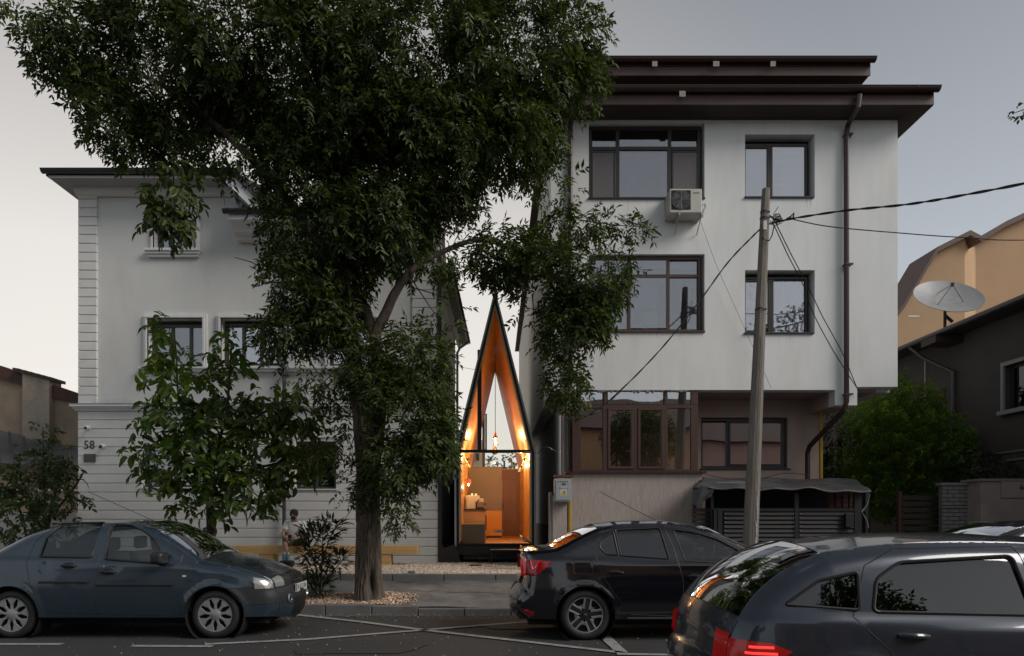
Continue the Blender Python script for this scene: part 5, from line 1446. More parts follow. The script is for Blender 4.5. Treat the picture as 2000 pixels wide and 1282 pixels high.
M_tyre = mat('tyre_rubber', (.013, .013, .014), .7, var=.2, vscale=20, dirt=.4, dscale=8, dcol=(.035, .033, .03))
M_well = mat('wheel_well_black', (.004, .004, .004), .9)
M_seal = mat('black_window_seal', (.008, .008, .009), .5)
M_carglass = glass('car_glass', .09, (.62, .68, .66))
M_tint = glass('dark_car_glass', .11, (.16, .18, .18))
M_seat = mat('dark_seat_cloth', (.04, .04, .042), .9)
M_alloy = mat('machined_alloy', (.45, .46, .47), .32, metal=.85)
M_hub = mat('grey_hubcap', (.30, .31, .32), .45, metal=.5, dirt=.3, dscale=15, dcol=(.12, .11, .1))
M_redl = mat('red_lamp_plastic', (.30, .006, .01), .12, coat=.6)
M_lamp = mat('clear_lamp_plastic', (.42, .43, .42), .12, metal=.5, coat=.8)
M_chrome = mat('chrome', (.6, .6, .6), .12, metal=1)

def make_wheel(par, x, y, rad, style, sgn):
    """wheel standing at x with its outer face at y; sgn=-1 near side"""
    c = (x, 0, rad)
    def yy(a): return y - sgn * a if sgn < 0 else y - a
    # outer face at y, going inward
    o_ = 1 if sgn < 0 else -1
    rr = rad
    ri = rad * .70
    tp = [(ri, y + o_ * .012), (ri + .01, y), (rr - .05, y - o_ * .004), (rr - .015, y + o_ * .012), (rr, y + o_ * .035), (rr, y + o_ * .17), (rr - .02, y + o_ * .19), (ri, y + o_ * .19)]
    w = MB().lathe(tp, c, 'Y', 48).build('wheel', M_tyre, par, smooth=True, sharp=50)
    m = MB()
    for k in range(3): m.lathe([(rr + .0005, y + o_ * (.06 + .035 * k)), (rr + .0015, y + o_ * (.062 + .035 * k)), (rr + .0005, y + o_ * (.066 + .035 * k))], c, 'Y', 48)
    m.build('tread', M_well, w)
    MB().lathe([(0, y + o_ * .055), (ri, y + o_ * .05), (ri, y + o_ * .03)], c, 'Y', 40).build('rim_back', M_well, w, smooth=True)
    Mw = M_hub if style in ('cap',) else M_alloy
    MB().lathe([(ri - .012, y + o_ * .03), (ri - .010, y + o_ * .006), (ri + .002, y + o_ * .004), (ri + .004, y + o_ * .02)], c, 'Y', 48).build('rim', Mw, w, smooth=True)
    def plate(poly, y0, y1, name, mt):
        MB().prism([(c[0] + a, c[2] + b) for a, b in poly], min(y0, y1), max(y0, y1)).build(name, mt, w, bevel=.004)
    if style == 'cap':
        MB().lathe([(0, y - o_ * .004), (.05, y - o_ * .002), (.075, y + o_ * .012), (.078, y + o_ * .03)], c, 'Y', 32).build('hub', Mw, w, smooth=True)
        for k in range(9):
            a = 2 * PI * k / 9 + .17
            ca, sa = math.cos(a), math.sin(a)
            pl = [(.06, -.016), (.13, -.016), (.19, -.052), (ri - .005, -.050), (ri - .003, .050), (.19, .052), (.13, .016), (.06, .016)]
            plate([(p * ca - q * sa, p * sa + q * ca) for p, q in pl], y + o_ * .008, y + o_ * .03, 'spoke', Mw)
    else:
        MB().lathe([(0, y + o_ * .004), (.035, y + o_ * .006), (.037, y + o_ * .03)], c, 'Y', 24).build('hub', M_black, w, smooth=True)
        plate([(-.01, -.014), (.01, -.014), (.016, .012), (0, .02), (-.016, .012)], y - o_ * .001, y + o_ * .006, 'badge', M_chrome)
        for k in range(5):
            a = 2 * PI * k / 5 + .42 * 2 + .55
            ca, sa = math.cos(a), math.sin(a)
            pl = [(.03, -.03), (ri - .006, -.028), (ri - .006, .028), (.03, .03)]
            plate([(p * ca - q * sa, p * sa + q * ca) for p, q in pl], y + o_ * .016, y + o_ * .04, 'spoke_web', M_black)
            for s_ in (-1, 1):
                pl = [(.066, .026 * s_), (.10, .026 * s_), (ri - .004, .030 * s_), (ri - .004, .062 * s_), (.155, .050 * s_), (.085, .062 * s_)]
                plate([(p * ca - q * sa, p * sa + q * ca) for p, q in pl], y + o_ * .008, y + o_ * .03, 'spoke', Mw)
        MB().lathe([(.09, y + o_ * .046), (.135, y + o_ * .046)], c, 'Y', 30).build('brake_disc', M_steel, w)
        plate([(.06, .03), (.12, .02), (.125, .09), (.08, .10)], y + o_ * .040, y + o_ * .05, 'caliper', mat('caliper_grey', (.12, .10, .09), .7))
    return w

def make_car(S):
    root = thing(S['name'], S['label'], 'car', (0, 0, 0), S.get('group'))
    out = []   # top outline with tags
    segs = S['top']                     # list of (tag, pts)
    polyl = []; tags = []
    for tg, pts in segs:
        c = crom(pts, 7)
        if polyl: c = c[1:]
        polyl += c; tags += [tg] * len(c)
    OUT = [Vector((p.x, p.y)) for p in polyl]
    xr, xf = min(p.x for p in OUT), max(p.x for p in OUT)
    oa = np.array([(p.x, p.y) for p in OUT])
    sa_, sb_ = oa[:-1], oa[1:]
    def dist(x, z):
        p = np.array((x, z)); d = sb_ - sa_; t = np.clip(((p - sa_) * d).sum(1) / ((d * d).sum(1) + 1e-12), 0, 1)
        q = sa_ + d * t[:, None]; return math.sqrt((((q - p) ** 2).sum(1)).min())
    belt = S['belt']; rr = S.get('round', .10) * 1.5; WB = S.get('half', .86); tum = S.get('tumble', .36)
    hubs = S['hubs']; ra = S['arch']
    def fw(x, z):
        zb = belt[0] + belt[1] * x
        if z <= zb: W = WB - .035 * ((z - .58) / .38) ** 2
        else: W = WB - .035 * ((zb - .58) / .38) ** 2 - tum * (z - zb) - .02
        if z <= zb and z > zb - .05: W -= .02 * ((z - zb + .05) / .05)
        # shoulder crease and lower-door tuck
        tf = max(0, (x - (xf - .8)) / .8); tr = max(0, ((xr + .75) - x) / .75)
        W -= .17 * tf ** 2.2 + .13 * tr ** 2.2
        for hx in hubs:
            dd = math.hypot(x - hx, z - S['rad'])
            if z < S['rad'] + ra + .12: W += .022 * math.exp(-((dd - ra) / .05) ** 2)
        for (ex, ez, er, ed) in S.get('dents', []): W -= ed * math.exp(-(((x - ex) / er) ** 2 + ((z - ez) / (er * 1.5)) ** 2))
        d = dist(x, z)
        if d < rr: W -= .085 * (1 - d / rr) ** 2.4
        return W
    def nrm(x, z):
        e = .012
        a = (fw(x + e, z) - fw(x - e, z)) / (2 * e); b = (fw(x, z + e) - fw(x, z - e)) / (2 * e)
        v = Vector((-a, 1, -b)); v.normalize(); return v
    sill = S['sill']
    # closed side polygon: top outline then bottom with arches
    side = [tuple(p) for p in OUT]
    bot = []
    hx = sorted(hubs, reverse=True)
    def archpts(cx):
        z0 = sill; a0 = math.asin((z0 - S['rad']) / ra) if abs(z0 - S['rad']) < ra else 0
        return [(cx + ra * math.cos(a), S['rad'] + ra * math.sin(a)) for a in [a0 + (PI - 2 * a0) * k / 20 for k in range(21)]]
    for cx in hx:
        bot += archpts(cx)
    side += bot
    regs = S['regions']     # (name, poly, mat)
    wins = [(n, roundpoly(pl, r_), m_) for n, pl, m_, r_ in S['windows']]
    vs = [Vector(p) for p in side]; es = [(i, (i + 1) % len(side)) for i in range(len(side))]
    def addpoly(pl):
        b = len(vs)
        # subdivide long edges
        q = []
        for i in range(len(pl)):
            a, c = Vector(pl[i]), Vector(pl[(i + 1) % len(pl)]); n = max(1, int((c - a).length / .06))
            for k in range(n): q.append(a.lerp(c, k / n))
        vs.extend(q); es.extend([(b + i, b + (i + 1) % len(q)) for i in range(len(q))])
    for n_, pl, m_ in regs: addpoly(pl)
    for n_, pl, m_ in wins: addpoly(pl)
    gx = xr + .03
    while gx < xf:
        gz = .24
        while gz < 1.6:
            if inpoly((gx, gz), side): vs.append(Vector((gx, gz)))
            gz += .05
        gx += .05
    # extra rows close to the outline so the rounded edge stays round
    for i in range(0, len(OUT)):
        p = OUT[i]; q = OUT[min(i + 1, len(OUT) - 1)] - OUT[max(i - 1, 0)]
        n2 = Vector((q.y, -q.x)).normalized()
        for dd in (.012, .03, .055, .09):
            w_ = p + n2 * dd
            if inpoly(w_, side): vs.append(w_)
    ov, oe, of, *_ = delaunay_2d_cdt(vs, es, [], 0, 1e-4)
    buckets = {}
    for f in of:
        c = sum((ov[i] for i in f), Vector((0, 0))) / len(f)
        if not inpoly(c, side): continue
        key = None
        for i, (n_, pl, m_) in enumerate(wins):
            if inpoly(c, pl): key = ('w', i); break
        if key is None:
            for i, (n_, pl, m_) in enumerate(regs):
                if inpoly(c, pl): key = ('r', i); break
        buckets.setdefault(key or ('b', 0), []).append(f)
    FW = [fw(p.x, p.y) for p in ov]; NR = [nrm(p.x, p.y) for p in ov]
    def emit(faces, name, mt, sgn, par, off=0.0):
        used = sorted({i for f in faces for i in f}); mp_ = {u: k for k, u in enumerate(used)}
        V = [(ov[u].x, sgn * (FW[u] + off), ov[u].y) for u in used]
        # near side sgn=-1: triangles are CCW in (x,z) which faces -y
        Fc = [tuple(mp_[i] for i in (f if sgn < 0 else reversed(f))) for f in faces]
        me = bpy.data.meshes.new(name); me.from_pydata(V, [], Fc); me.materials.append(mt); me.shade_smooth()
        me.normals_split_custom_set_from_vertices([(NR[u].x, sgn * NR[u].y, NR[u].z) for u in used])
        o = bpy.data.objects.new(name, me); link(o, par); return o
    body = None
    paint = S['paint']
    parts = {}
    for sgn in (-1, 1):
        b = emit(buckets[('b', 0)], 'body' if sgn < 0 else 'body_side', paint, sgn, root)
        if sgn < 0: body = b
        for k, fs in buckets.items():
            if k[0] == 'r': parts[(k[1], sgn)] = emit(fs, regs[k[1]][0], regs[k[1]][2] or paint, sgn, root)
        for k, fs in buckets.items():
            if k[0] == 'w':
                n_, pl, m_ = wins[k[1]]
                host = S.get('winhost', {}).get(k[1])
                hp = parts.get((host, sgn)) if host is not None else b
                g_ = emit(fs, n_, m_, sgn, hp or b, -.012)
                q = [(p[0], sgn * (fw(p[0], p[1]) + .001), p[1]) for p in pl]; q.append(q[0])
                MB().tube(q, .011, 6, cap=False).build('window_seal', M_seal, hp or b, smooth=True)
        # panel gaps
        for i, (n_, pl, m_) in enumerate(regs):
            Q = []
            for a in range(len(pl)):
                A, B = Vector(pl[a]), Vector(pl[(a + 1) % len(pl)]); n = max(1, int((B - A).length / .05))
                for k in range(n): Q.append(A.lerp(B, k / n))
            Q = [q for q in Q if inpoly(q, side) or dist(q.x, q.y) < .01]
            if len(Q) > 3:
                pts = [(q.x, sgn * (fw(q.x, q.y) - .0015), q.y) for q in Q]; pts.append(pts[0])
                MB().tube(pts, .0045, 4, cap=False).build('panel_gap', M_seal, parts.get((i, sgn)) or b, smooth=True)
    # strips across the car
    nt_ = 20
    def strip_pt(i, t, off=0):
        p = OUT[i]; q = OUT[min(i + 1, len(OUT) - 1)] - OUT[max(i - 1, 0)]
        n2 = Vector((-q.y, q.x)).normalized()
        w = fw(p.x, p.y)
        tg = tags[i]
        b = BUL[i]
        e = p + n2 * (b * (1 - abs(t) ** 2.0) + off)
        return (e.x, t * w, e.y)
    bl = {'rear_bumper': .10, 'trunk_rear': .07, 'trunk_lid': .035, 'rear_window': .07, 'roof': .045, 'windscreen': .10, 'bonnet': .05, 'grille_panel': .12, 'front_bumper': .14}
    raw = [bl.get(t, .05) for t in tags]
    BUL = [sum(raw[max(0, i - 3):i + 4]) / len(raw[max(0, i - 3):i + 4]) for i in range(len(raw))]
    def strip(i0, i1, name, mt, t0=-1, t1=1, off=0, par=None, n=nt_):
        V = []
        for i in range(i0, i1 + 1):
            for k in range(n + 1): V.append(strip_pt(i, t0 + (t1 - t0) * k / n, off))
        Fc = [(a * (n + 1) + k, (a + 1) * (n + 1) + k, (a + 1) * (n + 1) + k + 1, a * (n + 1) + k + 1) for a in range(i1 - i0) for k in range(n)]
        Fc = [tuple(reversed(f)) for f in Fc]
        return MB().add(V, Fc).build(name, mt, par or root, smooth=True, sharp=None)
    i = 0; idx = {}
    while i < len(tags):
        j = i
        while j + 1 < len(tags) and tags[j + 1] == tags[i]: j += 1
        idx[tags[i]] = (max(0, i - 1) if i else 0, j)
        i = j + 1
    so = {}
    for tg, (a, b_) in idx.items():
        m_ = S['smats'].get(tg, paint)
        so[tg] = strip(a, b_, tg, m_)
        if tg in ('bonnet', 'trunk_lid', 'windscreen', 'rear_window', 'roof'):
            for e in (a, b_):
                MB().tube([strip_pt(e, -1 + 2 * k / 20, -.001) for k in range(21)], .004, 4).build('seam', M_seal, so[tg], smooth=True)
    root_parts = dict(parts=parts, body=body, strips=so, fw=fw, strip=strip, idx=idx, OUT=OUT, sp=strip_pt)
    # underbody, wells, interior
    hb = S['hubs']
    bx('underbody', M_well, xr + .15, xf - .15, -.62, .62, .17, .34, root)
    for sgn in (-1, 1):
        for cx in hb:
            w = WB
            MB().lathe([(ra + .004, sgn * (w - .012)), (ra + .004, sgn * .55), (0, sgn * .55)], (cx, 0, S['rad']), 'Y', 32).build('wheel_arch', M_well, root)
            make_wheel(root, cx, sgn * (w - .03), S['rad'], S['wheel'], sgn)
    bz = belt[0]
    bx('cabin_floor', M_well, hb[0] + .2, hb[1] - .2, -WB + .1, WB - .1, .34, .38, root)
    for sgn in (-1, 1):
        bx('door_card', M_plastic, hb[0] + .35, hb[1] - .35, sgn * (WB - .10), sgn * (WB - .07), .38, bz - .05, root)
    def seat(x, y, w):
        s_ = bx('seat', M_seat, x - .25, x + .25, y - w / 2, y + w / 2, .42, .58, root, bevel=.04)
        MB().prism([(x - .22, .55), (x - .10, .57), (x - .24, 1.10), (x - .34, 1.08)], y - w / 2, y + w / 2).build('backrest', M_seat, s_, bevel=.03)
        return s_
    sx_ = S.get('seatx', -1.25)
    for y in (-.36, .36):
        s_ = seat(sx_, y, .5)
        bx('headrest', M_seat, sx_ - .38, sx_ - .28, y - .13, y + .13, 1.12, 1.30, s_, bevel=.04)
    s_ = seat(sx_ - .85, 0, 1.25)
    for y in (-.42, 0, .42): bx('headrest', M_seat, sx_ - 1.22, sx_ - 1.13, y - .13, y + .13, 1.10, 1.24, s_, bevel=.04)
    bx('dashboard', M_plastic, sx_ + .72, sx_ + 1.05, -.68, .68, .70, bz + .02, root, bevel=.04)
    MB().lathe([(.165 + .013 * math.cos(a), .013 * math.sin(a)) for a in [2 * PI * k / 8 for k in range(8)]], (0, 0, 0), 'X', 24, close=True)
    sw = MB().lathe([(.165 + .013 * math.cos(a), .013 * math.sin(a)) for a in [2 * PI * k / 8 for k in range(8)]], (0, 0, 0), 'X', 24, close=True).build('steering_wheel', M_plastic, root, smooth=True)
    sw.location = (sx_ + .55, .36, bz + .03); sw.rotation_euler = (0, R(25), 0)
    # patches: lamps, plates
    for (tg, name, m_, poly, off) in S.get('side_patches', []):
        for sgn in (-1, 1):
            pv = [Vector(p) for p in poly]
            q = []
            for k in range(len(pv)):
                a, c = pv[k], pv[(k + 1) % len(pv)]; n = max(1, int((c - a).length / .03))
                q += [a.lerp(c, j / n) for j in range(n)]
            vv = list(q); ee = [(k, (k + 1) % len(q)) for k in range(len(q))]
            mnx, mxx = min(p.x for p in q), max(p.x for p in q); mnz, mxz = min(p.y for p in q), max(p.y for p in q)
            xx = mnx
            while xx < mxx:
                zz = mnz
                while zz < mxz:
                    if inpoly((xx, zz), q): vv.append(Vector((xx, zz)))
                    zz += .03
                xx += .03
            o2, _, f2, *_ = delaunay_2d_cdt(vv, ee, [], 0, 1e-4)
            f2 = [f for f in f2 if inpoly(sum((o2[i_] for i_ in f), Vector((0, 0))) / 3, q)]
            V = [(p.x, sgn * (fw(p.x, p.y) + off), p.y) for p in o2]
            MB().add(V, [tuple(f if sgn < 0 else reversed(f)) for f in f2]).build(name, m_, root, smooth=True, sharp=None)
            e = [(p.x, sgn * (fw(p.x, p.y) + off * .5), p.y) for p in q]; e.append(e[0])
    for (tg, f0, f1, t0, t1, name, m_, off, both) in S.get('strip_patches', []):
        a, b_ = idx[tg]; i0 = int(round(a + (b_ - a) * f0)); i1 = int(round(a + (b_ - a) * f1))
        for s_ in ((1, -1) if both else (1,)):
            T0, T1 = (t0, t1) if s_ > 0 else (-t1, -t0)
            strip(i0, max(i1, i0 + 1), name, m_, T0, T1, off, root, 10)
    # handles, mirrors
    for (hx_, hz_, hm) in S.get('handles', []):
        for sgn in (-1, 1):
            y = fw(hx_, hz_); 
            MB().tube([(hx_ - .09, sgn * (y + .004), hz_), (hx_ - .05, sgn * (y + .03), hz_ + .004), (hx_ + .05, sgn * (y + .03), hz_ + .002), (hx_ + .09, sgn * (y + .004), hz_ - .004)], [.014, .018, .018, .014], 8).build('door_handle', hm, root, smooth=True)
            rp_ = [(hx_ + .085 * math.cos(a), sgn * (fw(hx_ + .085 * math.cos(a), hz_ + .045 * math.sin(a)) + .0015), hz_ - .005 + .045 * math.sin(a)) for a in [2 * PI * k / 20 for k in range(20)]]
            MB().add(rp_, [tuple(range(20)) if sgn < 0 else tuple(reversed(range(20)))]).build('handle_recess', M_seal, root)
    if 'mirror' in S:
        mx, mz, mm = S['mirror']
        for sgn in (-1, 1):
            y = fw(mx, mz)
            o = MB().bbox(-.07, .09, 0, .2, -.07, .08, .03).build('wing_mirror', mm, root, bevel=.025)
            o.location = (mx, sgn * (y + .02) - (.2 if sgn < 0 else 0), mz)
            tubeo('mirror_arm', mm, [(mx + .02, sgn * (y - .03), mz - .06), (mx + .02, sgn * (y + .06), mz - .04)], .03, root)
    for (a, b_, z, m_) in S.get('mouldings', []):
        for sgn in (-1, 1):
            pts = [(a + (b_ - a) * k / 12, sgn * (fw(a + (b_ - a) * k / 12, z) + .004), z + .0 * k) for k in range(13)]
            MB().tube(pts, .019, 6).build('side_moulding', m_, root, smooth=True)
    return root, root_parts

def to_local(px, py, Y, Xh): return (PX(px, Y) - Xh, PZ(py, Y))

# ---------------------------------------------------------------- blue saloon, left
Y0 = 8.77; XH = PX(418, Y0)
def L(pl, dy=.08): return [to_local(a, b, Y0 + dy, XH) for a, b in pl]
M_blue = mat('slate_blue_car_paint', (.027, .045, .062), .22, metal=.35, coat=.9, var=.05, vscale=2, rvar=.06, dirt=.25, dscale=2.5, dcol=(.05, .055, .06))
M_hood = mat('matt_dark_bonnet', (.014, .018, .024), .34, coat=.5, rvar=.2, var=.2, dirt=.4, dscale=3, dcol=(.04, .045, .05))
M_bump = mat('grey_black_bumper_plastic', (.018, .020, .023), .55, var=.15)
topb = [('rear_bumper', [(-3.34, .26), (-3.42, .40), (-3.43, .58), (-3.38, .66)]), ('trunk_rear', [(-3.38, .66), (-3.38, .85), (-3.35, 1.0)]),
        ('trunk_lid', [(-3.35, 1.0), (-3.28, 1.06), (-3.1, 1.09), (-2.96, 1.10)]), ('rear_window', [(-2.96, 1.10), (-2.80, 1.19), (-2.55, 1.33), (-2.28, 1.425)]),
        ('roof', [(-2.28, 1.425), (-2.02, 1.47), (-1.6, 1.492), (-1.25, 1.485), (-1.03, 1.462)]), ('windscreen', [(-1.03, 1.462), (-.72, 1.33), (-.45, 1.17), (-.20, 1.01)]),
        ('bonnet', [(-.20, 1.01), (.1, .955), (.38, .88), (.58, .80), (.66, .755)]), ('grille_panel', [(.66, .755), (.70, .70), (.71, .62)]), ('front_bumper', [(.71, .62), (.75, .52), (.745, .36), (.70, .26)])]
w_rear = L([(78, 1088), (83, 1052), (104, 1023), (186, 1021), (179, 1090)])
w_front = L([(207, 1025), (243, 1027), (273, 1039.5), (297, 1055), (314, 1078), (318, 1101), (206, 1093)])
d_rear = L([(86, 1195), (60, 1140), (50, 1100), (57, 1060), (90, 1021), (125, 1012), (200, 1011), (192, 1090), (188, 1130), (189, 1199)], .02)
d_front = L([(189, 1199), (188, 1130), (193, 1090), (201, 1012), (262, 1021), (310, 1050), (352, 1084), (347, 1130), (345, 1203)], .02)
bump_side = [(.17, .655), (.82, .655), (.84, .44), (.30, .44)]
S = dict(dents=[(-2.19, .95, .045, .012), (-1.28, .93, .06, .006), (-1.9, .60, .09, .004), (-.2, .88, .07, .004)], name='blue_car', label='dusty slate blue saloon car with dented door and black bonnet parked at the kerb', top=topb, belt=(.98, -.035), hubs=[-2.63, 0], arch=.375, rad=.312,
         sill=.28, half=.865, paint=M_blue, wheel='cap', round=.09, tumble=.34,
         regions=[('rear_door', d_rear, None), ('front_door', d_front, None), ('bumper_corner', bump_side, M_bump)],
         windows=[('door_window', w_rear, M_carglass, .03), ('door_window', w_front, M_carglass, .03)], winhost={0: 0, 1: 1},
         smats={'windscreen': M_carglass, 'rear_window': M_carglass, 'bonnet': M_hood, 'front_bumper': M_bump, 'grille_panel': M_bump},
         handles=[(to_local(131, 1109, Y0, XH)[0], .945, M_bump), (to_local(209, 1120, Y0, XH)[0], .865, M_bump)],
         mirror=(to_local(312, 1092, Y0, XH)[0], 1.04, M_plastic), mouldings=[(-2.25, -1.62, .735, M_bump), (-1.50, -.53, .70, M_bump)],
         side_patches=[('h', 'headlight', M_lamp, [(.47, .79), (.60, .765), (.685, .72), (.70, .64), (.50, .64)], .006), ('l', 'indicator', mat('cream_indicator', (.5, .46, .36), .3), [(-.41, .825), (-.36, .825), (-.36, .80), (-.41, .80)], .006)],
         strip_patches=[('grille_panel', 0, .8, -.995, -.70, 'headlight', M_lamp, .006, True), ('grille_panel', 0, 1, -.34, .34, 'grille', M_seal, .006, False), ('front_bumper', .45, .8, -.45, .45, 'air_intake', M_seal, .006, False),
                        ('front_bumper', .5, 1, -.99, -.5, 'bumper_lower', M_blue, .004, True)])
bc, bp_ = make_car(S)
spt = bp_['sp']; idb = bp_['idx']
a, b_ = idb['grille_panel']
for k in range(4):
    z_ = k / 4 + .12; i_ = a + (b_ - a) * z_; i0 = int(i_)
    MB().tube([tuple(Vector(spt(i0, -.33 + .66 * j / 10, .012)) * (1 - (i_ - i0)) + Vector(spt(min(i0 + 1, b_), -.33 + .66 * j / 10, .012)) * (i_ - i0)) for j in range(11)], .007, 5).build('grille_bar', M_anthra, bc, smooth=True)
q = [spt(a, -.36 + .72 * j / 12, .012) for j in range(13)]
MB().tube(q, .014, 6).build('grille_trim', M_chrome, bc, smooth=True)
q = Vector(spt((a + b_) // 2, 0, .02))
MB().add([(q.x, -.07, q.z + .03), (q.x, -.03, q.z + .03), (q.x + .006, .0, q.z - .03), (q.x, .03, q.z + .03), (q.x, .07, q.z + .03), (q.x + .004, .0, q.z - .06)], [(0, 1, 2, 5), (2, 3, 4, 5)]).build('badge', M_chrome, bc)
i_ = idb['front_bumper'][0] + 3
q = Vector(spt(i_, 0, .0))
pl_ = MB().box(0, .012, -.26, .26, -.056, .056).build('number_plate', mat('plate_white', (.55, .55, .53), .5, dirt=.3, dscale=12), bc); pl_.location = (q.x + .02, 0, q.z - .05)
e_ = MB().box(.0125, .0135, -.258, -.215, -.053, .053).build('plate_band', mat('plate_blue', (.02, .06, .25), .5), pl_)
e_.location = (0, 0, 0)
def _fix(o, par, loc, rot): o.location = loc; o.rotation_euler = rot
t_ = text('plate_text', 'B 65 LUN', .105, (0, 0, 0), M_black, pl_, rot=(R(90), 0, R(90)), ext=.001, sx=.92); t_.location = (.0135, .02, 0)
for s_ in (-1, 1):
    yy_ = .56 * s_
    i_ = idb['front_bumper'][0] + 9; q = Vector(spt(i_, .66 * s_, .006))
    MB().lathe([(0, 0.0), (.045, .0), (.055, .02), (.06, .0)], (q.x - .01, q.y, q.z), 'X', 18).build('fog_lamp', M_lamp, bc, smooth=True)
# dent in the rear door, lock, fuel flap, wipers, aerial
fwb = bp_['fw']
dx_, dz_ = to_local(88, 1108, Y0, XH)
MB().lathe([(0, 0), (.011, 0), (.012, .004)], (to_local(200, 1108, Y0, XH)[0], -fwb(-1.43, .93) - .002, .935), 'Y', 12).build('lock', M_steel, bc)
MB().tube([(-.25, -.55, 1.03), (-.42, -.1, 1.17)], .008, 4).build('wiper', M_seal, bc)
MB().tube([(-.12, .05, 1.05), (-.35, .5, 1.12)], .008, 4).build('wiper', M_seal, bc)
tubeo('aerial', M_black, [(-1.15, -.1, 1.52), (-1.98, -.25, 1.92)], .004, bc, 5)
bc.location = (XH, Y0 + .865, 0)

# ---------------------------------------------------------------- black saloon
Y1 = 8.66; XR_ = PX(1144, Y1); XH1 = XR_ + 2.634
def L1(pl, dy=.08): return [to_local(a, b, Y1 + dy, XH1) for a, b in pl]
M_bk = mat('gloss_black_car_paint', (.006, .006, .009), .10, coat=1.0, spec=.6)
topk = [('rear_bumper', [(-3.40, .25), (-3.48, .34), (-3.50, .48), (-3.44, .60), (-3.38, .64)]), ('trunk_rear', [(-3.38, .64), (-3.36, .85), (-3.37, 1.04), (-3.40, 1.11)]),
        ('trunk_lid', [(-3.40, 1.11), (-3.34, 1.13), (-3.15, 1.145), (-3.0, 1.165)]), ('rear_window', [(-3.0, 1.165), (-2.88, 1.22), (-2.70, 1.315), (-2.45, 1.425)]),
        ('roof', [(-2.45, 1.425), (-2.15, 1.477), (-1.6, 1.488), (-1.25, 1.45), (-1.06, 1.405)]), ('windscreen', [(-1.06, 1.405), (-.85, 1.325), (-.62, 1.21), (-.25, 1.03)]),
        ('bonnet', [(-.25, 1.03), (.1, .98), (.40, .91), (.60, .83), (.66, .78)]), ('grille_panel', [(.66, .78), (.71, .72), (.73, .62)]), ('front_bumper', [(.73, .62), (.77, .52), (.76, .36), (.71, .26)])]
wq = L1([(1171.5, 1069), (1177, 1054), (1200, 1037.5), (1208, 1085), (1183.5, 1083.5)])
wr_ = L1([(1204.5, 1035.5), (1288.5, 1031.6), (1294, 1035.5), (1306.5, 1092.5), (1211.5, 1085.6)])
wf_ = L1([(1319, 1035), (1359, 1040), (1404, 1053.5), (1446, 1076), (1450.5, 1101.5), (1337.5, 1095.5)])
dr_ = L1([(1232, 1200), (1200, 1160), (1180, 1130), (1170, 1109), (1159, 1060), (1191, 1026), (1212, 1020), (1300, 1020), (1318, 1070), (1333, 1130), (1337, 1205)], .02)
df_ = L1([(1337, 1205), (1333, 1130), (1319, 1070), (1301, 1020), (1384, 1033), (1440, 1060), (1494, 1091), (1490, 1130), (1488, 1207)], .02)
Sk = dict(name='black_car', label='glossy black saloon car with lit red tail lamp parked before the white house', top=topk, belt=(.975, -.03), hubs=[-2.634, 0], arch=.375, rad=.322,
          sill=.27, half=.866, paint=M_bk, wheel='alloy', round=.085, tumble=.36,
          regions=[('rear_door', dr_, None), ('front_door', df_, None), ('fuel_flap', roundpoly(L1([(1121, 1093), (1158, 1094), (1158, 1121), (1121, 1121)], 0), .03), None)],
          windows=[('quarter_window', wq, M_tint, .03), ('door_window', wr_, M_tint, .03), ('door_window', wf_, M_carglass, .03)], winhost={0: 0, 1: 0, 2: 1},
          smats={'windscreen': M_carglass, 'rear_window': M_tint},
          handles=[(to_local(1203, 1118, Y1, XH1)[0], .865, M_bk), (to_local(1358, 1127, Y1, XH1)[0], .815, M_bk)],
          mirror=(to_local(1447, 1092, Y1, XH1)[0], 1.03, M_plastic),
          side_patches=[('t', 'tail_lamp', M_redl, L1([(1016, 1093), (1050, 1094), (1078, 1097), (1070, 1106), (1046, 1125), (1018, 1125)], .1), .006), ('t', 'reflector', M_redl, [(-3.44, .40), (-3.28, .36), (-3.30, .30), (-3.40, .32)], .006)],
          strip_patches=[('trunk_rear', .35, .95, -.995, -.72, 'tail_lamp', M_redl, .006, True), ('trunk_rear', .45, .6, -.35, .35, 'badge_strip', M_seal, .006, False)])
kc, kp = make_car(Sk)
# glowing core of the near tail lamp, plate, spoiler lip, aerial
fwk = kp['fw']
q_l = L1([(1036, 1094.5), (1052, 1096), (1046, 1108), (1040, 1112)], .1)
MB().add([(x, -fwk(x, z) - .008, z) for x, z in q_l], [(3, 2, 1, 0)]).build('lamp_core', mat('lit_red_lamp', (.5, .01, .02), .2, emit=(1, .03, .05), estr=.7), kc)
i_ = kp['idx']['rear_bumper'][1] - 3; q = Vector(kp['sp'](i_, 0, .0))
MB().box(q.x - .03, q.x - .018, -.26, .26, q.z - .05, q.z + .06).build('number_plate', MATS['plate_white'], kc)
i_ = kp['idx']['trunk_lid'][0] + 1
MB().tube([kp['sp'](i_, -1 + 2 * k / 20, .012) for k in range(21)], .014, 6).build('spoiler_lip', M_bk, kc, smooth=True)
tubeo('aerial', M_black, [(-1.55, 0, 1.53), (-2.35, -.1, 1.93)], .0045, kc, 5)
MB().tube([(x, -fwk(x, .285) - .003, .285 - .0 * x) for x in np.linspace(-2.1, -.5, 12)], .008, 5).build('sill_trim', mat('sill_grey', (.08, .08, .09), .3), kc, smooth=True)
kc.location = (XH1, Y1 + .866, 0)

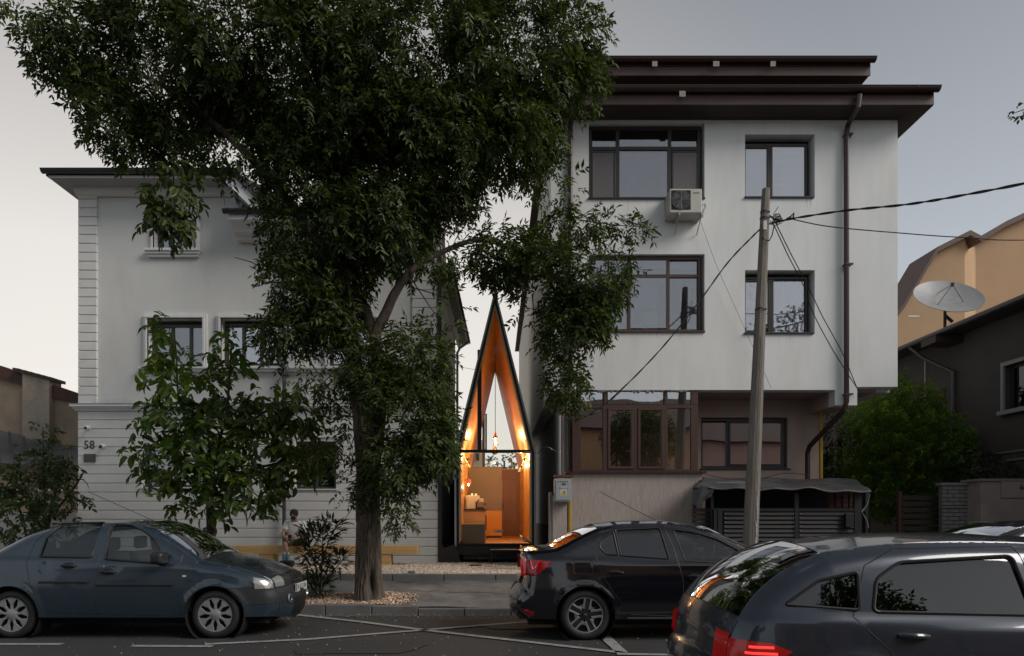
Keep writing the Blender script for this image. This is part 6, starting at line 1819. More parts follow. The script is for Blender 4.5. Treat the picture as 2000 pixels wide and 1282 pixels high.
# ---------------------------------------------------------------- dark blue hatchback crossing in the foreground
M_nv = mat('dark_steel_blue_paint', (.030, .040, .058), .25, metal=.4, coat=.9)
toph = [('rear_bumper', [(-3.22, .25), (-3.32, .36), (-3.33, .55), (-3.28, .62)]), ('trunk_rear', [(-3.28, .62), (-3.26, .8), (-3.20, .93)]),
        ('rear_window', [(-3.20, .93), (-3.08, 1.08), (-2.90, 1.22), (-2.66, 1.335)]),
        ('roof', [(-2.66, 1.335), (-2.3, 1.385), (-1.8, 1.41), (-1.3, 1.40), (-.98, 1.36)]), ('windscreen', [(-.98, 1.36), (-.7, 1.25), (-.4, 1.10), (-.1, .96)]),
        ('bonnet', [(-.1, .96), (.2, .92), (.5, .84), (.68, .76)]), ('grille_panel', [(.68, .76), (.74, .68), (.76, .6)]), ('front_bumper', [(.76, .6), (.80, .5), (.78, .36), (.72, .25)])]
Sh = dict(name='dark_blue_hatchback', label='dark steel blue hatchback in the road nearest the camera with red tail lamp lit', top=toph, belt=(.90, -.02), hubs=[-2.55, 0], arch=.37, rad=.315,
          sill=.27, half=.85, paint=M_nv, wheel='alloy', round=.09, tumble=.36,
          regions=[('rear_door', [(-2.2, .36), (-2.35, .75), (-2.55, .95), (-2.42, 1.26), (-2.2, 1.36), (-1.42, 1.375), (-1.36, .95), (-1.38, .29), (-2.15, .29)], None),
                   ('front_door', [(-1.38, .29), (-1.36, .95), (-1.42, 1.375), (-1.02, 1.33), (-.72, 1.2), (-.36, .97), (-.42, .6), (-.42, .29)], None)],
          windows=[('door_window', [(-2.42, .98), (-2.36, 1.18), (-2.2, 1.28), (-1.47, 1.32), (-1.42, .96)], M_tint, .04), ('door_window', [(-1.35, .95), (-1.39, 1.32), (-1.05, 1.28), (-.75, 1.14), (-.52, .95)], M_tint, .04), ('quarter_window', [(-2.95, 1.02), (-2.72, 1.17), (-2.47, 1.22), (-2.50, .99)], M_tint, .03)],
          winhost={0: 0, 1: 1}, smats={'windscreen': M_carglass, 'rear_window': M_tint},
          handles=[(-2.2, .84, M_nv), (-1.25, .82, M_nv)], mirror=(-.55, .98, M_nv),
          side_patches=[('t', 'tail_lamp', mat('lit_tail_lamp', (.22, .005, .006), .15, coat=.5, emit=(1, .02, .015), estr=.035), [(-3.275, .80), (-3.06, .79), (-2.93, .74), (-3.05, .67), (-3.29, .65)], .006)],
          strip_patches=[('trunk_rear', .1, .55, -.995, -.74, 'tail_lamp', MATS['lit_tail_lamp'], .006, True)])
hc, hp_ = make_car(Sh)
for k in range(3):
    z = .685 + .038 * k
    MB().tube([(x, -hp_['fw'](x, z) - .008, z) for x in np.linspace(-3.22 + .02 * k, -3.0 - .02 * k, 8)], .009, 6).build('lamp_bar', mat('lit_lamp_bar', (.6, .02, .02), .3, emit=(1, .05, .04), estr=.5), hc, smooth=True)
YH = 4.15
hc.location = (PX(1450, YH) + 3.25, YH + .85, 0)
# ---------------------------------------------------------------- a further parked car at the right edge
toph2 = topb
Sg = dict(S); Sg.update(name='grey_parked_car', label='dark grey car parked beyond the black one, its roof showing at the right edge', paint=mat('dark_grey_paint', (.03, .032, .036), .2, metal=.4, coat=1),
                        smats={'windscreen': M_carglass, 'rear_window': M_tint}, regions=[('rear_door', d_rear, None), ('front_door', d_front, None)], strip_patches=[], wheel='alloy')
gc_, _ = make_car(Sg)
gc_.location = (9.55, 10.1, 0)
# ================================================================== VEGETATION
def leafmat(name, col, trans=.28, rough=.45, spec=.4):
    if name in MATS: return MATS[name]
    m = bpy.data.materials.new(name); m.use_nodes = True
    nt = m.node_tree; N = nt.nodes; L_ = nt.links
    b = N['Principled BSDF']; out = N['Material Output']
    at = N.new('ShaderNodeAttribute'); at.attribute_name = 'tint'
    rgb = N.new('ShaderNodeRGB'); rgb.outputs[0].default_value = (*col, 1)
    mm = N.new('ShaderNodeVectorMath'); mm.operation = 'MULTIPLY'
    L_.new(rgb.outputs[0], mm.inputs[0]); L_.new(at.outputs['Color'], mm.inputs[1])
    L_.new(mm.outputs[0], b.inputs['Base Color'])
    b.inputs['Roughness'].default_value = rough; b.inputs['Specular IOR Level'].default_value = spec
    tr = N.new('ShaderNodeBsdfTranslucent')
    m2 = N.new('ShaderNodeVectorMath'); m2.operation = 'MULTIPLY'; m2.inputs[1].default_value = (1.5, 1.7, .7)
    L_.new(mm.outputs[0], m2.inputs[0]); L_.new(m2.outputs[0], tr.inputs['Color'])
    mx = N.new('ShaderNodeMixShader'); mx.inputs[0].default_value = trans
    L_.new(b.outputs[0], mx.inputs[1]); L_.new(tr.outputs[0], mx.inputs[2]); L_.new(mx.outputs[0], out.inputs['Surface'])
    MATS[name] = m
    return m

def unit(v): return v / (np.linalg.norm(v, axis=-1, keepdims=True) + 1e-9)
def leaves_mesh(name, base, dirv, nrmv, length, width, mt, parent, tint, shape='simple', kind=None, fold=.25):
    """one folded leaf per row: base point, direction of the midrib, face normal"""
    n = len(base)
    d = unit(dirv); s = unit(np.cross(d, nrmv)); nn = np.cross(s, d)
    L_ = np.asarray(length).reshape(-1, 1) * np.ones((n, 1)); W = np.asarray(width).reshape(-1, 1) * np.ones((n, 1))
    if shape == 'simple':
        P0 = base; P1 = base + d * L_ * .42 + s * W * .5 + nn * W * fold; P2 = base + d * L_ - nn * L_ * .08; P3 = base + d * L_ * .42 - s * W * .5 + nn * W * fold
        V = np.stack([P0, P1, P2, P3], 1); fc = np.array([(0, 1, 2), (0, 2, 3)])
    else:
        st = [(.22, .36), (.5, .5), (.78, .34)]
        pts = [base]
        for a, w in st:
            cur = -nn * L_ * (.18 * a * a)
            pts += [base + d * L_ * a + s * W * w + nn * W * fold * w * 2 + cur, base + d * L_ * a + cur, base + d * L_ * a - s * W * w + nn * W * fold * w * 2 + cur]
        pts.append(base + d * L_ - nn * L_ * .2)
        V = np.stack(pts, 1)
        fc = np.array([(0, 1, 2), (0, 2, 3), (1, 4, 5), (1, 5, 2), (2, 5, 6), (2, 6, 3), (4, 7, 8), (4, 8, 5), (5, 8, 9), (5, 9, 6), (7, 10, 8), (8, 10, 9)])
    k = V.shape[1]
    F = (fc[None] + (np.arange(n) * k)[:, None, None]).reshape(-1, 3)
    tc = np.concatenate([np.repeat(tint, k, 0), np.ones((n * k, 1))], 1)
    o = mesh_np(name, V.reshape(-1, 3), F, mt, parent, colors=tc)
    if kind: o['kind'] = kind
    return o

def blob_points(blobs, dens, shell=.55, rz=1.25):
    """random points in ellipsoids given by photograph position; returns points and outward directions"""
    P_, D_ = [], []
    for bl in blobs:
        px, py, rx, ry, Y = bl[:5]; dn = bl[5] if len(bl) > 5 else 1.0
        s = Y / 1333.; n = int(dens * dn * rx * ry * s * s * PI)
        if n < 1: continue
        u = unit(rng.normal(0, 1, (n, 3))); r = rng.uniform(0, 1, (n, 1)) ** (1 / 3.) * (1 - shell) + shell * rng.uniform(.55, 1.08, (n, 1)) * rng.uniform(.8, 1, (n, 1))
        r = np.where(rng.random((n, 1)) < .12, r * 1.18, r)
        R3 = np.array([rx * s, min(rx, ry) * s * rz, ry * s])
        c = np.array(P(px, py, Y))
        P_.append(c + u * r * R3); D_.append(u)
    return np.concatenate(P_), np.concatenate(D_)

def sprays(pts, out, nl, rl, ll, lw, droop=.5, jit=.25):
    """compound sprays: returns leaf base/dir/normal/length/width arrays"""
    n = len(pts)
    d = unit(out * .7 + rng.normal(0, .55, (n, 3)) + np.array([0, 0, -droop]))
    up = np.array([0, 0, 1.0]) + rng.normal(0, .35, (n, 3))
    s = unit(np.cross(d, up)); nn = np.cross(s, d)
    B, Dv, Nv, Ls = [], [], [], []
    sz = rng.uniform(.75, 1.2, (n, 1))
    for k in range(nl):
        t = (k // 2 + 1) / ((nl + 1) // 2)
        side = 0 if k == nl - 1 else (1 if k % 2 else -1)
        b = pts + d * rl * sz * t + np.array([0, 0, -1.0]) * rl * sz * .25 * t * t
        dv = d * (1 if side == 0 else .55) + s * side * .8 + np.array([0, 0, -.25]) + rng.normal(0, jit, (n, 3))
        B.append(b); Dv.append(dv); Nv.append(nn + rng.normal(0, .3, (n, 3))); Ls.append(ll * sz * rng.uniform(.75, 1.15, (n, 1)))
    return np.concatenate(B), np.concatenate(Dv), np.concatenate(Nv), np.concatenate(Ls)

def tints(n, base=(1, 1, 1), var=.3, yel=.08):
    t = rng.uniform(1 - var, 1 + var, (n, 1)) * np.array(base)
    y = rng.random(n) < yel
    t[y] *= np.array((1.7, 1.5, .8))
    return t

M_bark = mat('furrowed_bark', (.095, .075, .060), .95, var=.35, vscale=7, stretch=(3, 3, .45), bump=1.0, bscale=12, dirt=.4, dscale=3, dcol=(.03, .024, .02))
M_bark2 = mat('smooth_bark', (.045, .036, .027), .9, var=.25, vscale=12, bump=.4, bscale=30)
def limb(name, pts, rads, mt, parent, n=14, rough=.0):
    """bark covered tapering limb with longitudinal furrows as real relief"""
    Q = [Vector(p) for p in pts]; out = []; rs = []
    for i in range(len(Q) - 1):
        p0, p1, p2, p3 = Q[max(i - 1, 0)], Q[i], Q[i + 1], Q[min(i + 2, len(Q) - 1)]
        for k in range(8):
            t = k / 8
            out.append(.5 * ((2 * p1) + (-p0 + p2) * t + (2 * p0 - 5 * p1 + 4 * p2 - p3) * t * t + (-p0 + 3 * p1 - 3 * p2 + p3) * t ** 3)); rs.append(rads[i] + (rads[i + 1] - rads[i]) * t)
    out.append(Q[-1]); rs.append(rads[-1])
    m = MB().tube(out, rs, n)
    if rough:
        ph = [random.uniform(-1, 1) for _ in range(n)]
        for i in range(len(out)):
            for k in range(n):
                j = i * n + k; v = Vector(m.v[j]); d = v - out[i]
                if i % 3 == 0: pass
                f = 1 + rough * (ph[k] * .6 + (1 if k % 2 else -1) * .5 + random.uniform(-.35, .35))
                m.v[j] = tuple(out[i] + d * f)
    return m.build(name, mt, parent, smooth=True, sharp=60)

# ---------------------------------------------------------------- the big street tree
YT1 = 11.55
tr = thing('ash_tree', 'big leafy street tree with furrowed trunk overhanging both white houses', 'tree', (PX(724, YT1), YT1, .15))
def tp(px, py, dy=0): return tuple(P(px, py, YT1 + dy))
from mathutils import noise as mnoise
def bark_trunk(pts, rads, name, mt, parent, n=110, step=.03, amp=.028):
    """trunk with furrowed ridges as real relief; rings every few centimetres"""
    Q = [Vector(p) for p in pts]; out = []; rs = []
    for i in range(len(Q) - 1):
        p0, p1, p2, p3 = Q[max(i - 1, 0)], Q[i], Q[i + 1], Q[min(i + 2, len(Q) - 1)]
        m_ = max(2, int((p2 - p1).length / step))
        for k in range(m_):
            t = k / m_
            out.append(.5 * ((2 * p1) + (-p0 + p2) * t + (2 * p0 - 5 * p1 + 4 * p2 - p3) * t * t + (-p0 + 3 * p1 - 3 * p2 + p3) * t ** 3)); rs.append(rads[i] + (rads[i + 1] - rads[i]) * t)
    out.append(Q[-1]); rs.append(rads[-1])
    V = []; T = []
    for c_, r_ in zip(out, rs):
        for k in range(n):
            a = 2 * PI * k / n
            q = Vector((math.cos(a) * 5.2, math.sin(a) * 5.2, c_.z * 2.2))
            q2 = Vector((math.cos(a) * 11, math.sin(a) * 11, c_.z * 6.0))
            w_ = mnoise.noise(q * .35) * .8
            f = 1 - min(1, abs(mnoise.noise(q + Vector((w_, w_, 0)))) * 3.2)
            g_ = 1 - min(1, abs(mnoise.noise(q2)) * 2.5)
            cut = f ** 2 * .75 + g_ ** 3 * .45
            big_ = mnoise.noise(Vector((math.cos(a) * 1.1, math.sin(a) * 1.1, c_.z * 1.3)))
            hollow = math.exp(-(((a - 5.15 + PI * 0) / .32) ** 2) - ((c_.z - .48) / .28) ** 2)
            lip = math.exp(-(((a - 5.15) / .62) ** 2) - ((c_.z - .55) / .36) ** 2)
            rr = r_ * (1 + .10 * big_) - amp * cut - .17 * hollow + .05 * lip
            V.append((c_.x + rr * math.cos(a), c_.y + rr * math.sin(a), c_.z)); v_ = max(.12, (1.25 - 1.0 * min(1, cut)) * (1 - .85 * hollow)); T.append((v_, v_ * .98, v_ * .95, 1))  # tint darkens furrows and hollow: shade painted into the bark colour
    m_ = len(out)
    F = np.array([(i * n + k, i * n + (k + 1) % n, (i + 1) * n + (k + 1) % n, (i + 1) * n + k) for i in range(m_ - 1) for k in range(n)])
    return mesh_np(name, np.array(V), F, mt, parent, smooth=True, colors=np.array(T))
M_barkt = mat('ridged_bark', (.115, .092, .074), .95, var=.3, vscale=9, stretch=(3, 3, .6), bump=.8, bscale=40, dirt=.3, dscale=4, dcol=(.04, .035, .03), tint=True)
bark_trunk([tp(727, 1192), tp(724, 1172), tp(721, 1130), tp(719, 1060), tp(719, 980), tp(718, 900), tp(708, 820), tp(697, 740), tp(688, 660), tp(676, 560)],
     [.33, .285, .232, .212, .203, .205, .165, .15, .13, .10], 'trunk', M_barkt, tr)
limb('limb', [tp(676, 560), tp(655, 440), tp(640, 300)], [.10, .08, .05], M_bark, tr, 12, .04)
limb('limb', [tp(722, 930, .02), tp(735, 860, .1), tp(742, 780, .15), tp(738, 700, .2), tp(722, 630, .2), tp(700, 570, .3), tp(690, 480, .3), tp(740, 360, .4)], [.15, .13, .115, .10, .09, .08, .07, .04], M_bark2, tr, 12, .03)
limb('limb', [tp(728, 660, .2), tp(752, 615, .1), tp(772, 572, 0), tp(805, 528, 0), tp(865, 492, .2), tp(950, 470, .4), tp(1060, 520, .5), tp(1130, 600, .5)], [.10, .085, .075, .06, .045, .04, .03, .02], M_bark, tr, 12, .04)
limb('limb', [tp(676, 560), tp(600, 440, -.3), tp(480, 300, -.6), tp(340, 180, -.8), tp(180, 110, -1)], [.09, .08, .06, .04, .015], M_bark, tr, 10, .03)
limb('limb', [tp(655, 450), tp(780, 300, .2), tp(930, 180, .4), tp(1080, 100, .5)], [.09, .07, .045, .015], M_bark, tr, 10, .03)
# knots, buttress roots and the hollow at the foot
limb('root', [tp(715, 1120, -.10), tp(712, 1155, -.14), tp(706, 1180, -.16), tp(698, 1188, -.18)], [.02, .09, .09, .03], M_bark, tr, 10, .06)
MB().lathe([(.0, 0), (.05, -.004), (.055, -.001)], (0, 0, 0), 'Y', 16)
MB().add([tp(700, 780, -.16), tp(703, 800, -.17), tp(708, 845, -.19), tp(716, 842, -.18), tp(713, 815, -.17)], [(0, 1, 2, 3, 4)]).build('bare_wood', mat('pale_bare_wood', (.32, .23, .14), .85, var=.25, vscale=10, stretch=(5, 1, 1)), tr)
big = [(180, 80, 110, 85, 10.6, .8), (105, 115, 50, 32, 10.6, .6), (235, 215, 80, 95, 10.8, .9), (60, 20, 60, 35, 10.5, .5), (330, 120, 160, 140, 11), (345, 255, 80, 62, 11, .8), (500, 110, 180, 160, 11), (470, 280, 95, 60, 11, .85),
       (640, 140, 190, 180, 11.5), (600, 340, 105, 110, 11.5), (820, 120, 200, 170, 11.5), (830, 290, 150, 120, 11.5), (1000, 110, 150, 140, 11.8), (1010, 260, 95, 95, 12), (1115, 70, 70, 80, 12, .9), (1140, 165, 48, 60, 12, .9),
       (1180, 15, 36, 28, 12, .6), (338, 415, 52, 58, 10, .0), (640, 450, 130, 110, 11.5), (750, 430, 120, 100, 11.5), (870, 390, 60, 70, 11.8, .5), (590, 545, 80, 65, 11.3, 1), (555, 650, 60, 50, 11.2, 1),
       (615, 700, 85, 62, 11.3, 1), (690, 690, 36, 60, 11.1, .7), (690, 850, 46, 46, 11.0, .6), (750, 760, 50, 60, 11.0, .8), (660, 540, 70, 80, 11.6, .9), (640, 620, 60, 60, 11.4, .9), (805, 695, 78, 72, 11.4), (808, 800, 84, 88, 11.2), (785, 890, 85, 70, 11.1), (845, 860, 42, 80, 11.1, .9), (660, 765, 35, 40, 11.9, .5), (700, 950, 40, 26, 11.2, .5),
       (775, 1000, 24, 45, 11, .5), (980, 490, 75, 55, 12), (930, 440, 55, 45, 12, .7), (1060, 540, 80, 80, 12.1), (1150, 540, 90, 75, 12.1), (860, 505, 50, 30, 11.6, .8), (1195, 500, 45, 45, 12, .8), (1120, 640, 70, 80, 12.1), (1150, 610, 45, 50, 12), (1105, 745, 38, 50, 12, .9), (1030, 600, 34, 30, 12, .6),
       (1140, 435, 90, 26, 12, .45), (1235, 445, 36, 16, 12, .4), (1095, 370, 34, 48, 12, .4), (1050, 340, 30, 60, 12, .6), (870, 610, 45, 35, 11.2, .3), (640, 880, 26, 35, 11.6, .4), (880, 240, 200, 60, 11), (730, 260, 160, 90, 11)]
pts, od = blob_points(big, 450)
# thin the cloud with a coarse noise so that clumps and gaps form
def clump(p, f, seed=0.):
    return (np.sin(p[:, 0] * f + seed) * np.sin(p[:, 2] * f * 1.13 + 1.7 + seed) + np.sin(p[:, 1] * f * .9 + p[:, 0] * f * .6 + 2.1) * np.sin(p[:, 2] * f * 1.7 + p[:, 1] * f * .5)) * .5
keep = rng.random(len(pts)) < np.clip(.72 + 1.3 * clump(pts, 2.6), .06, 1)
pts, od = pts[keep], od[keep]
B, D, Nn, Ls = sprays(pts, od, 8, .21, .122, .05, .6, .2)
M_leaf = leafmat('dark_ash_leaf', (.045, .066, .020), .28, .5, .28)
hi = np.clip((B[:, 2] - 2) / 7, 0, 1)[:, None]
tt = tints(len(B), (1, 1, 1), .5, .12)
sz_ = rng.uniform(.65, 1.2, Ls.shape); Ls = Ls * sz_
leaves_mesh('crown', B, D, Nn, Ls[:, 0], Ls[:, 0] * .34, M_leaf, tr, tt, kind='stuff')
# drooping sprig with larger leaves in front of the left house
pts, od = blob_points([(338, 378, 46, 38, 10, 1), (334, 422, 54, 26, 10, .9), (345, 455, 30, 12, 10, .6), (350, 335, 32, 22, 10, .6)], 130)
B, D, Nn, Ls = sprays(pts, od, 7, .18, .15, .06, .9)
leaves_mesh('crown', B, D, Nn, Ls[:, 0], Ls[:, 0] * .42, M_leaf, tr, tints(len(B), (1.1, 1.1, 1), .3), 'full', kind='stuff')
m = MB()
for k in range(70):
    bl = random.choice(big[4:45]); a = Vector(P(bl[0] + random.uniform(-.5, .5) * bl[2], bl[1] + random.uniform(-.3, .5) * bl[3], bl[4] + random.uniform(-.3, .3)))
    d = Vector((random.uniform(-1, 1), random.uniform(-.4, .4), random.uniform(-.9, .2))).normalized(); L_ = random.uniform(.3, .6)
    m.tube([a, a + d * L_ * .5 + Vector((0, 0, -.05)), a + d * L_ + Vector((0, 0, -.22))], [.014, .009, .004], 4, cap=False)
for pts_ in ([(525, 530), (490, 512), (458, 503)], [(530, 545), (505, 530), (488, 520)], [(800, 560), (850, 575), (880, 600), (905, 640)], [(800, 540), (840, 600), (870, 640)], [(338, 340), (341, 380), (345, 440)], [(330, 300), (338, 345)], [(1130, 430), (1200, 440), (1270, 445)]):
    m.tube([tp(a, b) for a, b in pts_], [.012, .009, .006, .004][:len(pts_)], 4, cap=False)
tw = m.build('twigs', M_bark2, tr, smooth=True); tw['kind'] = 'stuff'

# ---------------------------------------------------------------- young broad-leaved tree beside the blue car
YW2 = 12.2
wt_ = thing('walnut_tree', 'young broad leaved tree with lighter top shoots behind the blue car', 'tree', (PX(411, YW2), YW2, .25))
def wp_(px, py, dy=0): return tuple(P(px, py, YW2 + dy))
limb('trunk', [wp_(411, 1150), wp_(411, 1080), wp_(410, 1000), wp_(408, 930), wp_(414, 860)], [.075, .068, .062, .055, .04], M_bark2, wt_, 14, .02)
brs = [[(410, 930), (380, 860), (350, 780), (345, 700), (340, 640)], [(412, 900), (440, 820), (448, 740), (452, 670)], [(414, 880), (480, 830), (545, 790), (600, 780)], [(408, 930), (330, 880), (275, 850)], [(411, 940), (480, 920), (560, 900), (610, 880)], [(410, 950), (350, 960), (310, 960)], [(411, 960), (470, 980), (530, 985)]]
for b_ in brs: limb('limb', [wp_(x, y, random.uniform(-.4, .4) if i else 0) for i, (x, y) in enumerate(b_)], [.035, .026, .018, .012, .007][:len(b_)], M_bark2, wt_, 8)
wb = [(335, 680, 36, 52, YW2, 1.0), (325, 640, 16, 20, YW2, .9), (330, 745, 45, 40, YW2, .7), (300, 735, 22, 18, YW2, .5), (380, 760, 36, 50, YW2, .8), (450, 690, 32, 42, YW2, 1.0), (438, 640, 13, 20, YW2, .9), (455, 760, 45, 45, YW2, .9), (340, 815, 60, 45, YW2, .95), (275, 845, 30, 25, YW2, .7), (420, 830, 80, 55, YW2), (520, 800, 65, 45, YW2, .9), (590, 790, 45, 45, YW2, .8),
      (310, 895, 55, 40, YW2, .9), (400, 900, 90, 60, YW2 - .3), (500, 880, 90, 60, YW2), (585, 880, 50, 55, YW2, .9), (460, 955, 95, 38, YW2 - .3), (345, 965, 45, 35, YW2, .8), (555, 930, 46, 26, YW2, .7), (480, 1000, 30, 14, YW2, .5), (415, 1020, 24, 14, YW2 + .5, .6)]
pts, od = blob_points(wb, 54, shell=.6, rz=1.1)
B, D, Nn, Ls = sprays(pts, od, 7, .25, .19, .085, .6, .4)
Ls = Ls * rng.uniform(.6, 1.25, Ls.shape)
M_wl = leafmat('walnut_leaf', (.056, .092, .020), .38, .38)
tt = tints(len(B), (1, 1, 1), .4, .12)
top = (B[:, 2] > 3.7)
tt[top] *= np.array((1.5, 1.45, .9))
order = np.argsort(B[:, 1]); near = order[:1400][::5][:280]
mask = np.ones(len(B), bool); mask[near] = False
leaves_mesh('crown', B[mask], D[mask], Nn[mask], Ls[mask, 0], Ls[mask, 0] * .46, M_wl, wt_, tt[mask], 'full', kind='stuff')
# the nearest leaves one by one
def single_leaves(idx, B, D, Nn, Ls, mt, par, ratio=.46, tint=(1.05, 1.05, 1)):
    o0 = None
    for i in idx:
        d = Vector(D[i]).normalized(); n_ = Vector(Nn[i]); s = d.cross(n_).normalized(); n_ = s.cross(d)
        L_ = float(Ls[i, 0])
        if o0 is None:
            o0 = leaves_mesh('leaf', np.zeros((1, 3)), np.array([[0, 1., 0]]), np.array([[0, 0, 1.]]), np.array([1.0]), np.array([ratio]), mt, par, np.array([tint]), 'full'); o = o0
        else:
            o = bpy.data.objects.new('leaf', o0.data); C.objects.link(o); o.parent = par
        Mx = Matrix((s, d, n_)).transposed()
        o.location = Vector(B[i]) - WP[par.name]; o.rotation_euler = Mx.to_euler(); o.scale = (L_, L_, L_)
single_leaves(near, B, D, Nn, Ls, M_wl, wt_)

# ---------------------------------------------------------------- laurel shrub in the tree pit
YS = 11.75
ls = thing('laurel_shrub', 'narrow dark laurel shrub in the gravel pit left of the big trunk', 'shrub', (PX(625, YS), YS, .2))
def sp_(px, py, dy=0): return tuple(P(px, py, YS + dy))
stems = [[(625, 1168), (628, 1110), (630, 1060), (632, 1010)], [(625, 1168), (618, 1110), (600, 1060), (592, 1030)], [(626, 1160), (640, 1130), (660, 1105), (675, 1085)], [(628, 1100), (645, 1050), (665, 1020)], [(624, 1165), (610, 1150), (600, 1130)]]
Bs, Ds, Ns, Lss = [], [], [], []
for st in stems:
    limb('stem', [sp_(*p) for p in st], [.013, .010, .008, .005][:len(st)], M_bark2, ls, 6)
    Q = [Vector(sp_(*p)) for p in st]
    for i in range(len(Q) - 1):
        for k in range(30):
            t = random.random(); b = Q[i].lerp(Q[i + 1], t)
            if i == 0 and t < .15: continue
            a = random.uniform(0, 2 * PI); dd = Vector((math.cos(a) * random.uniform(.4, 1), math.sin(a) * .8, random.uniform(-.1, .9)))
            off = dd * random.uniform(0, .14 if i else .2)
            Bs.append(b + off); Ds.append(dd); Ns.append(Vector((random.uniform(-.5, .5), random.uniform(-.5, .5), 1))); Lss.append([random.uniform(.11, .19)])
pts, od = blob_points([(622, 1055, 30, 35, YS, 1), (645, 1030, 24, 22, YS, .9), (600, 1075, 22, 30, YS, .9), (662, 1095, 22, 20, YS, .9), (625, 1140, 26, 26, YS, 1), (600, 1040, 14, 14, YS, .8), (617, 1100, 24, 20, YS, .9)], 420, .5)
for p_, d_ in zip(pts, od):
    Bs.append(Vector(p_)); Ds.append(Vector(d_) + Vector((0, 0, .6))); Ns.append(Vector((random.uniform(-.6, .6), -.4, 1))); Lss.append([random.uniform(.11, .18)])
B = np.array([tuple(v) for v in Bs]); D = np.array([tuple(v) for v in Ds]); Nn = np.array([tuple(v) for v in Ns]); Ls = np.array(Lss)
M_lau = leafmat('laurel_leaf', (.030, .042, .018), .12, .35)
nr = np.argsort(B[:, 1])[:240]; mask = np.ones(len(B), bool); mask[nr] = False
leaves_mesh('foliage', B[mask], D[mask], Nn[mask], Ls[mask, 0], Ls[mask, 0] * .27, M_lau, ls, tints(mask.sum(), (1, 1, 1), .3), 'full', kind='stuff')
single_leaves(nr, B, D, Nn, Ls, M_lau, ls, .27, (1.1, 1.1, 1.0))

# ---------------------------------------------------------------- shrub tree at the left edge
YV = 14.6
sh = thing('leafy_bush', 'loose leafy bush before the whitewashed yard wall at the left edge', 'bush', (PX(85, YV), YV, GZ))
for b_ in ([(90, 1090), (88, 980), (85, 900), (84, 835)], [(90, 1060), (60, 980), (35, 920)], [(92, 1040), (110, 960), (125, 890)], [(60, 1090), (40, 1000), (10, 950)], [(90, 1020), (140, 960), (165, 920)]):
    limb('stem', [tuple(P(x, y, YV)) for x, y in b_], [.03, .022, .014, .008][:len(b_)], M_bark2, sh, 7)
pts, od = blob_points([(84, 850, 20, 28, YV, .8), (85, 900, 50, 40, YV, .9), (60, 950, 75, 50, YV, .8), (110, 960, 55, 50, YV, .8), (30, 1010, 60, 55, YV, .7), (120, 890, 30, 22, YV, .6), (150, 925, 22, 14, YV, .5), (10, 930, 40, 30, YV, .6), (-30, 980, 50, 60, YV, .7), (110, 1020, 50, 40, YV, .5)], 75)
B, D, Nn, Ls = sprays(pts, od, 7, .20, .13, .06, .3)
M_bl = leafmat('bush_leaf', (.045, .068, .022), .3, .45)
leaves_mesh('foliage', B, D, Nn, Ls[:, 0], Ls[:, 0] * .45, M_bl, sh, tints(len(B), (1, 1, 1), .3, .08), 'full', kind='stuff')

# ---------------------------------------------------------------- thuja
def thuja(name, label, blobs, Y, basepx, dens, mt, col=(1, 1, 1)):
    t = thing(name, label, 'conifer', (PX(basepx, Y), Y, GZ))
    limb('trunk', [tuple(P(basepx, 1080, Y)), tuple(P(basepx, 980, Y)), tuple(P(basepx, 850, Y))], [.12, .10, .05], M_bark2, t, 8)
    pts, od = blob_points(blobs, dens, shell=.92, rz=1.0)
    n = len(pts); k = 34
    ax = unit(od * .75 + np.array([0, 0, .95]) + rng.normal(0, .25, (n, 3)))
    B, D, N2, Lh, T = [], [], [], [], []
    ct = rng.uniform(.55, 1.35, (n, 1)); k = 52; hh = rng.uniform(.26, .42, (n, 1))
    for i in range(k):
        tt_ = (i + rng.uniform(0, 1, (n, 1))) / k
        rad_ = unit(np.cross(ax, rng.normal(0, 1, (n, 3))))
        r_ = .30 * hh * np.sin(PI * np.clip(tt_, 0, 1) ** .75)
        B.append(pts + ax * hh * tt_ + rad_ * r_); D.append(ax * .8 + rad_ * .7); N2.append(rad_ + rng.normal(0, .4, (n, 3))); Lh.append(rng.uniform(.045, .085, (n, 1)))
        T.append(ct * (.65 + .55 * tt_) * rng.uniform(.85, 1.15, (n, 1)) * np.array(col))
    B, D, N2, Lh, T = map(np.concatenate, (B, D, N2, Lh, T))
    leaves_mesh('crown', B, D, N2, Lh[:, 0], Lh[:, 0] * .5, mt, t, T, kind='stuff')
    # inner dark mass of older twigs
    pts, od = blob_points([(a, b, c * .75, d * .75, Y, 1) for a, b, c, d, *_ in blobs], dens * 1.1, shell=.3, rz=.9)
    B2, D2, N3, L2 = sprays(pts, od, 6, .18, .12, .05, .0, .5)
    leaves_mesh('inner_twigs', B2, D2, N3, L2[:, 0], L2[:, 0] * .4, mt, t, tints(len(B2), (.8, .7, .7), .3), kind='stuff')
    return t
M_th = leafmat('thuja_scale', (.12, .20, .026), .3, .6, .2)
YTH = 17.2
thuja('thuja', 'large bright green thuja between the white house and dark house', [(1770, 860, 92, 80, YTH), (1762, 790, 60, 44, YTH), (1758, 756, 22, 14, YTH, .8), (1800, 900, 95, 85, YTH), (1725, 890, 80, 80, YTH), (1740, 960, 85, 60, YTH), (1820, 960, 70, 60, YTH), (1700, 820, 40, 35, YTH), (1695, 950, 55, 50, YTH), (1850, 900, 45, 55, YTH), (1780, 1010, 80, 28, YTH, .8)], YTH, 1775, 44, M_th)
thuja('thuja', 'smaller dark thuja seen behind the yellow gas pipe', [(1632, 850, 24, 35, 18.5), (1645, 920, 45, 55, 18.5), (1660, 985, 50, 40, 18.5), (1610, 970, 30, 40, 18.5)], 18.5, 1640, 26, leafmat('thuja_dark', (.030, .052, .012), .2, .6, .2))
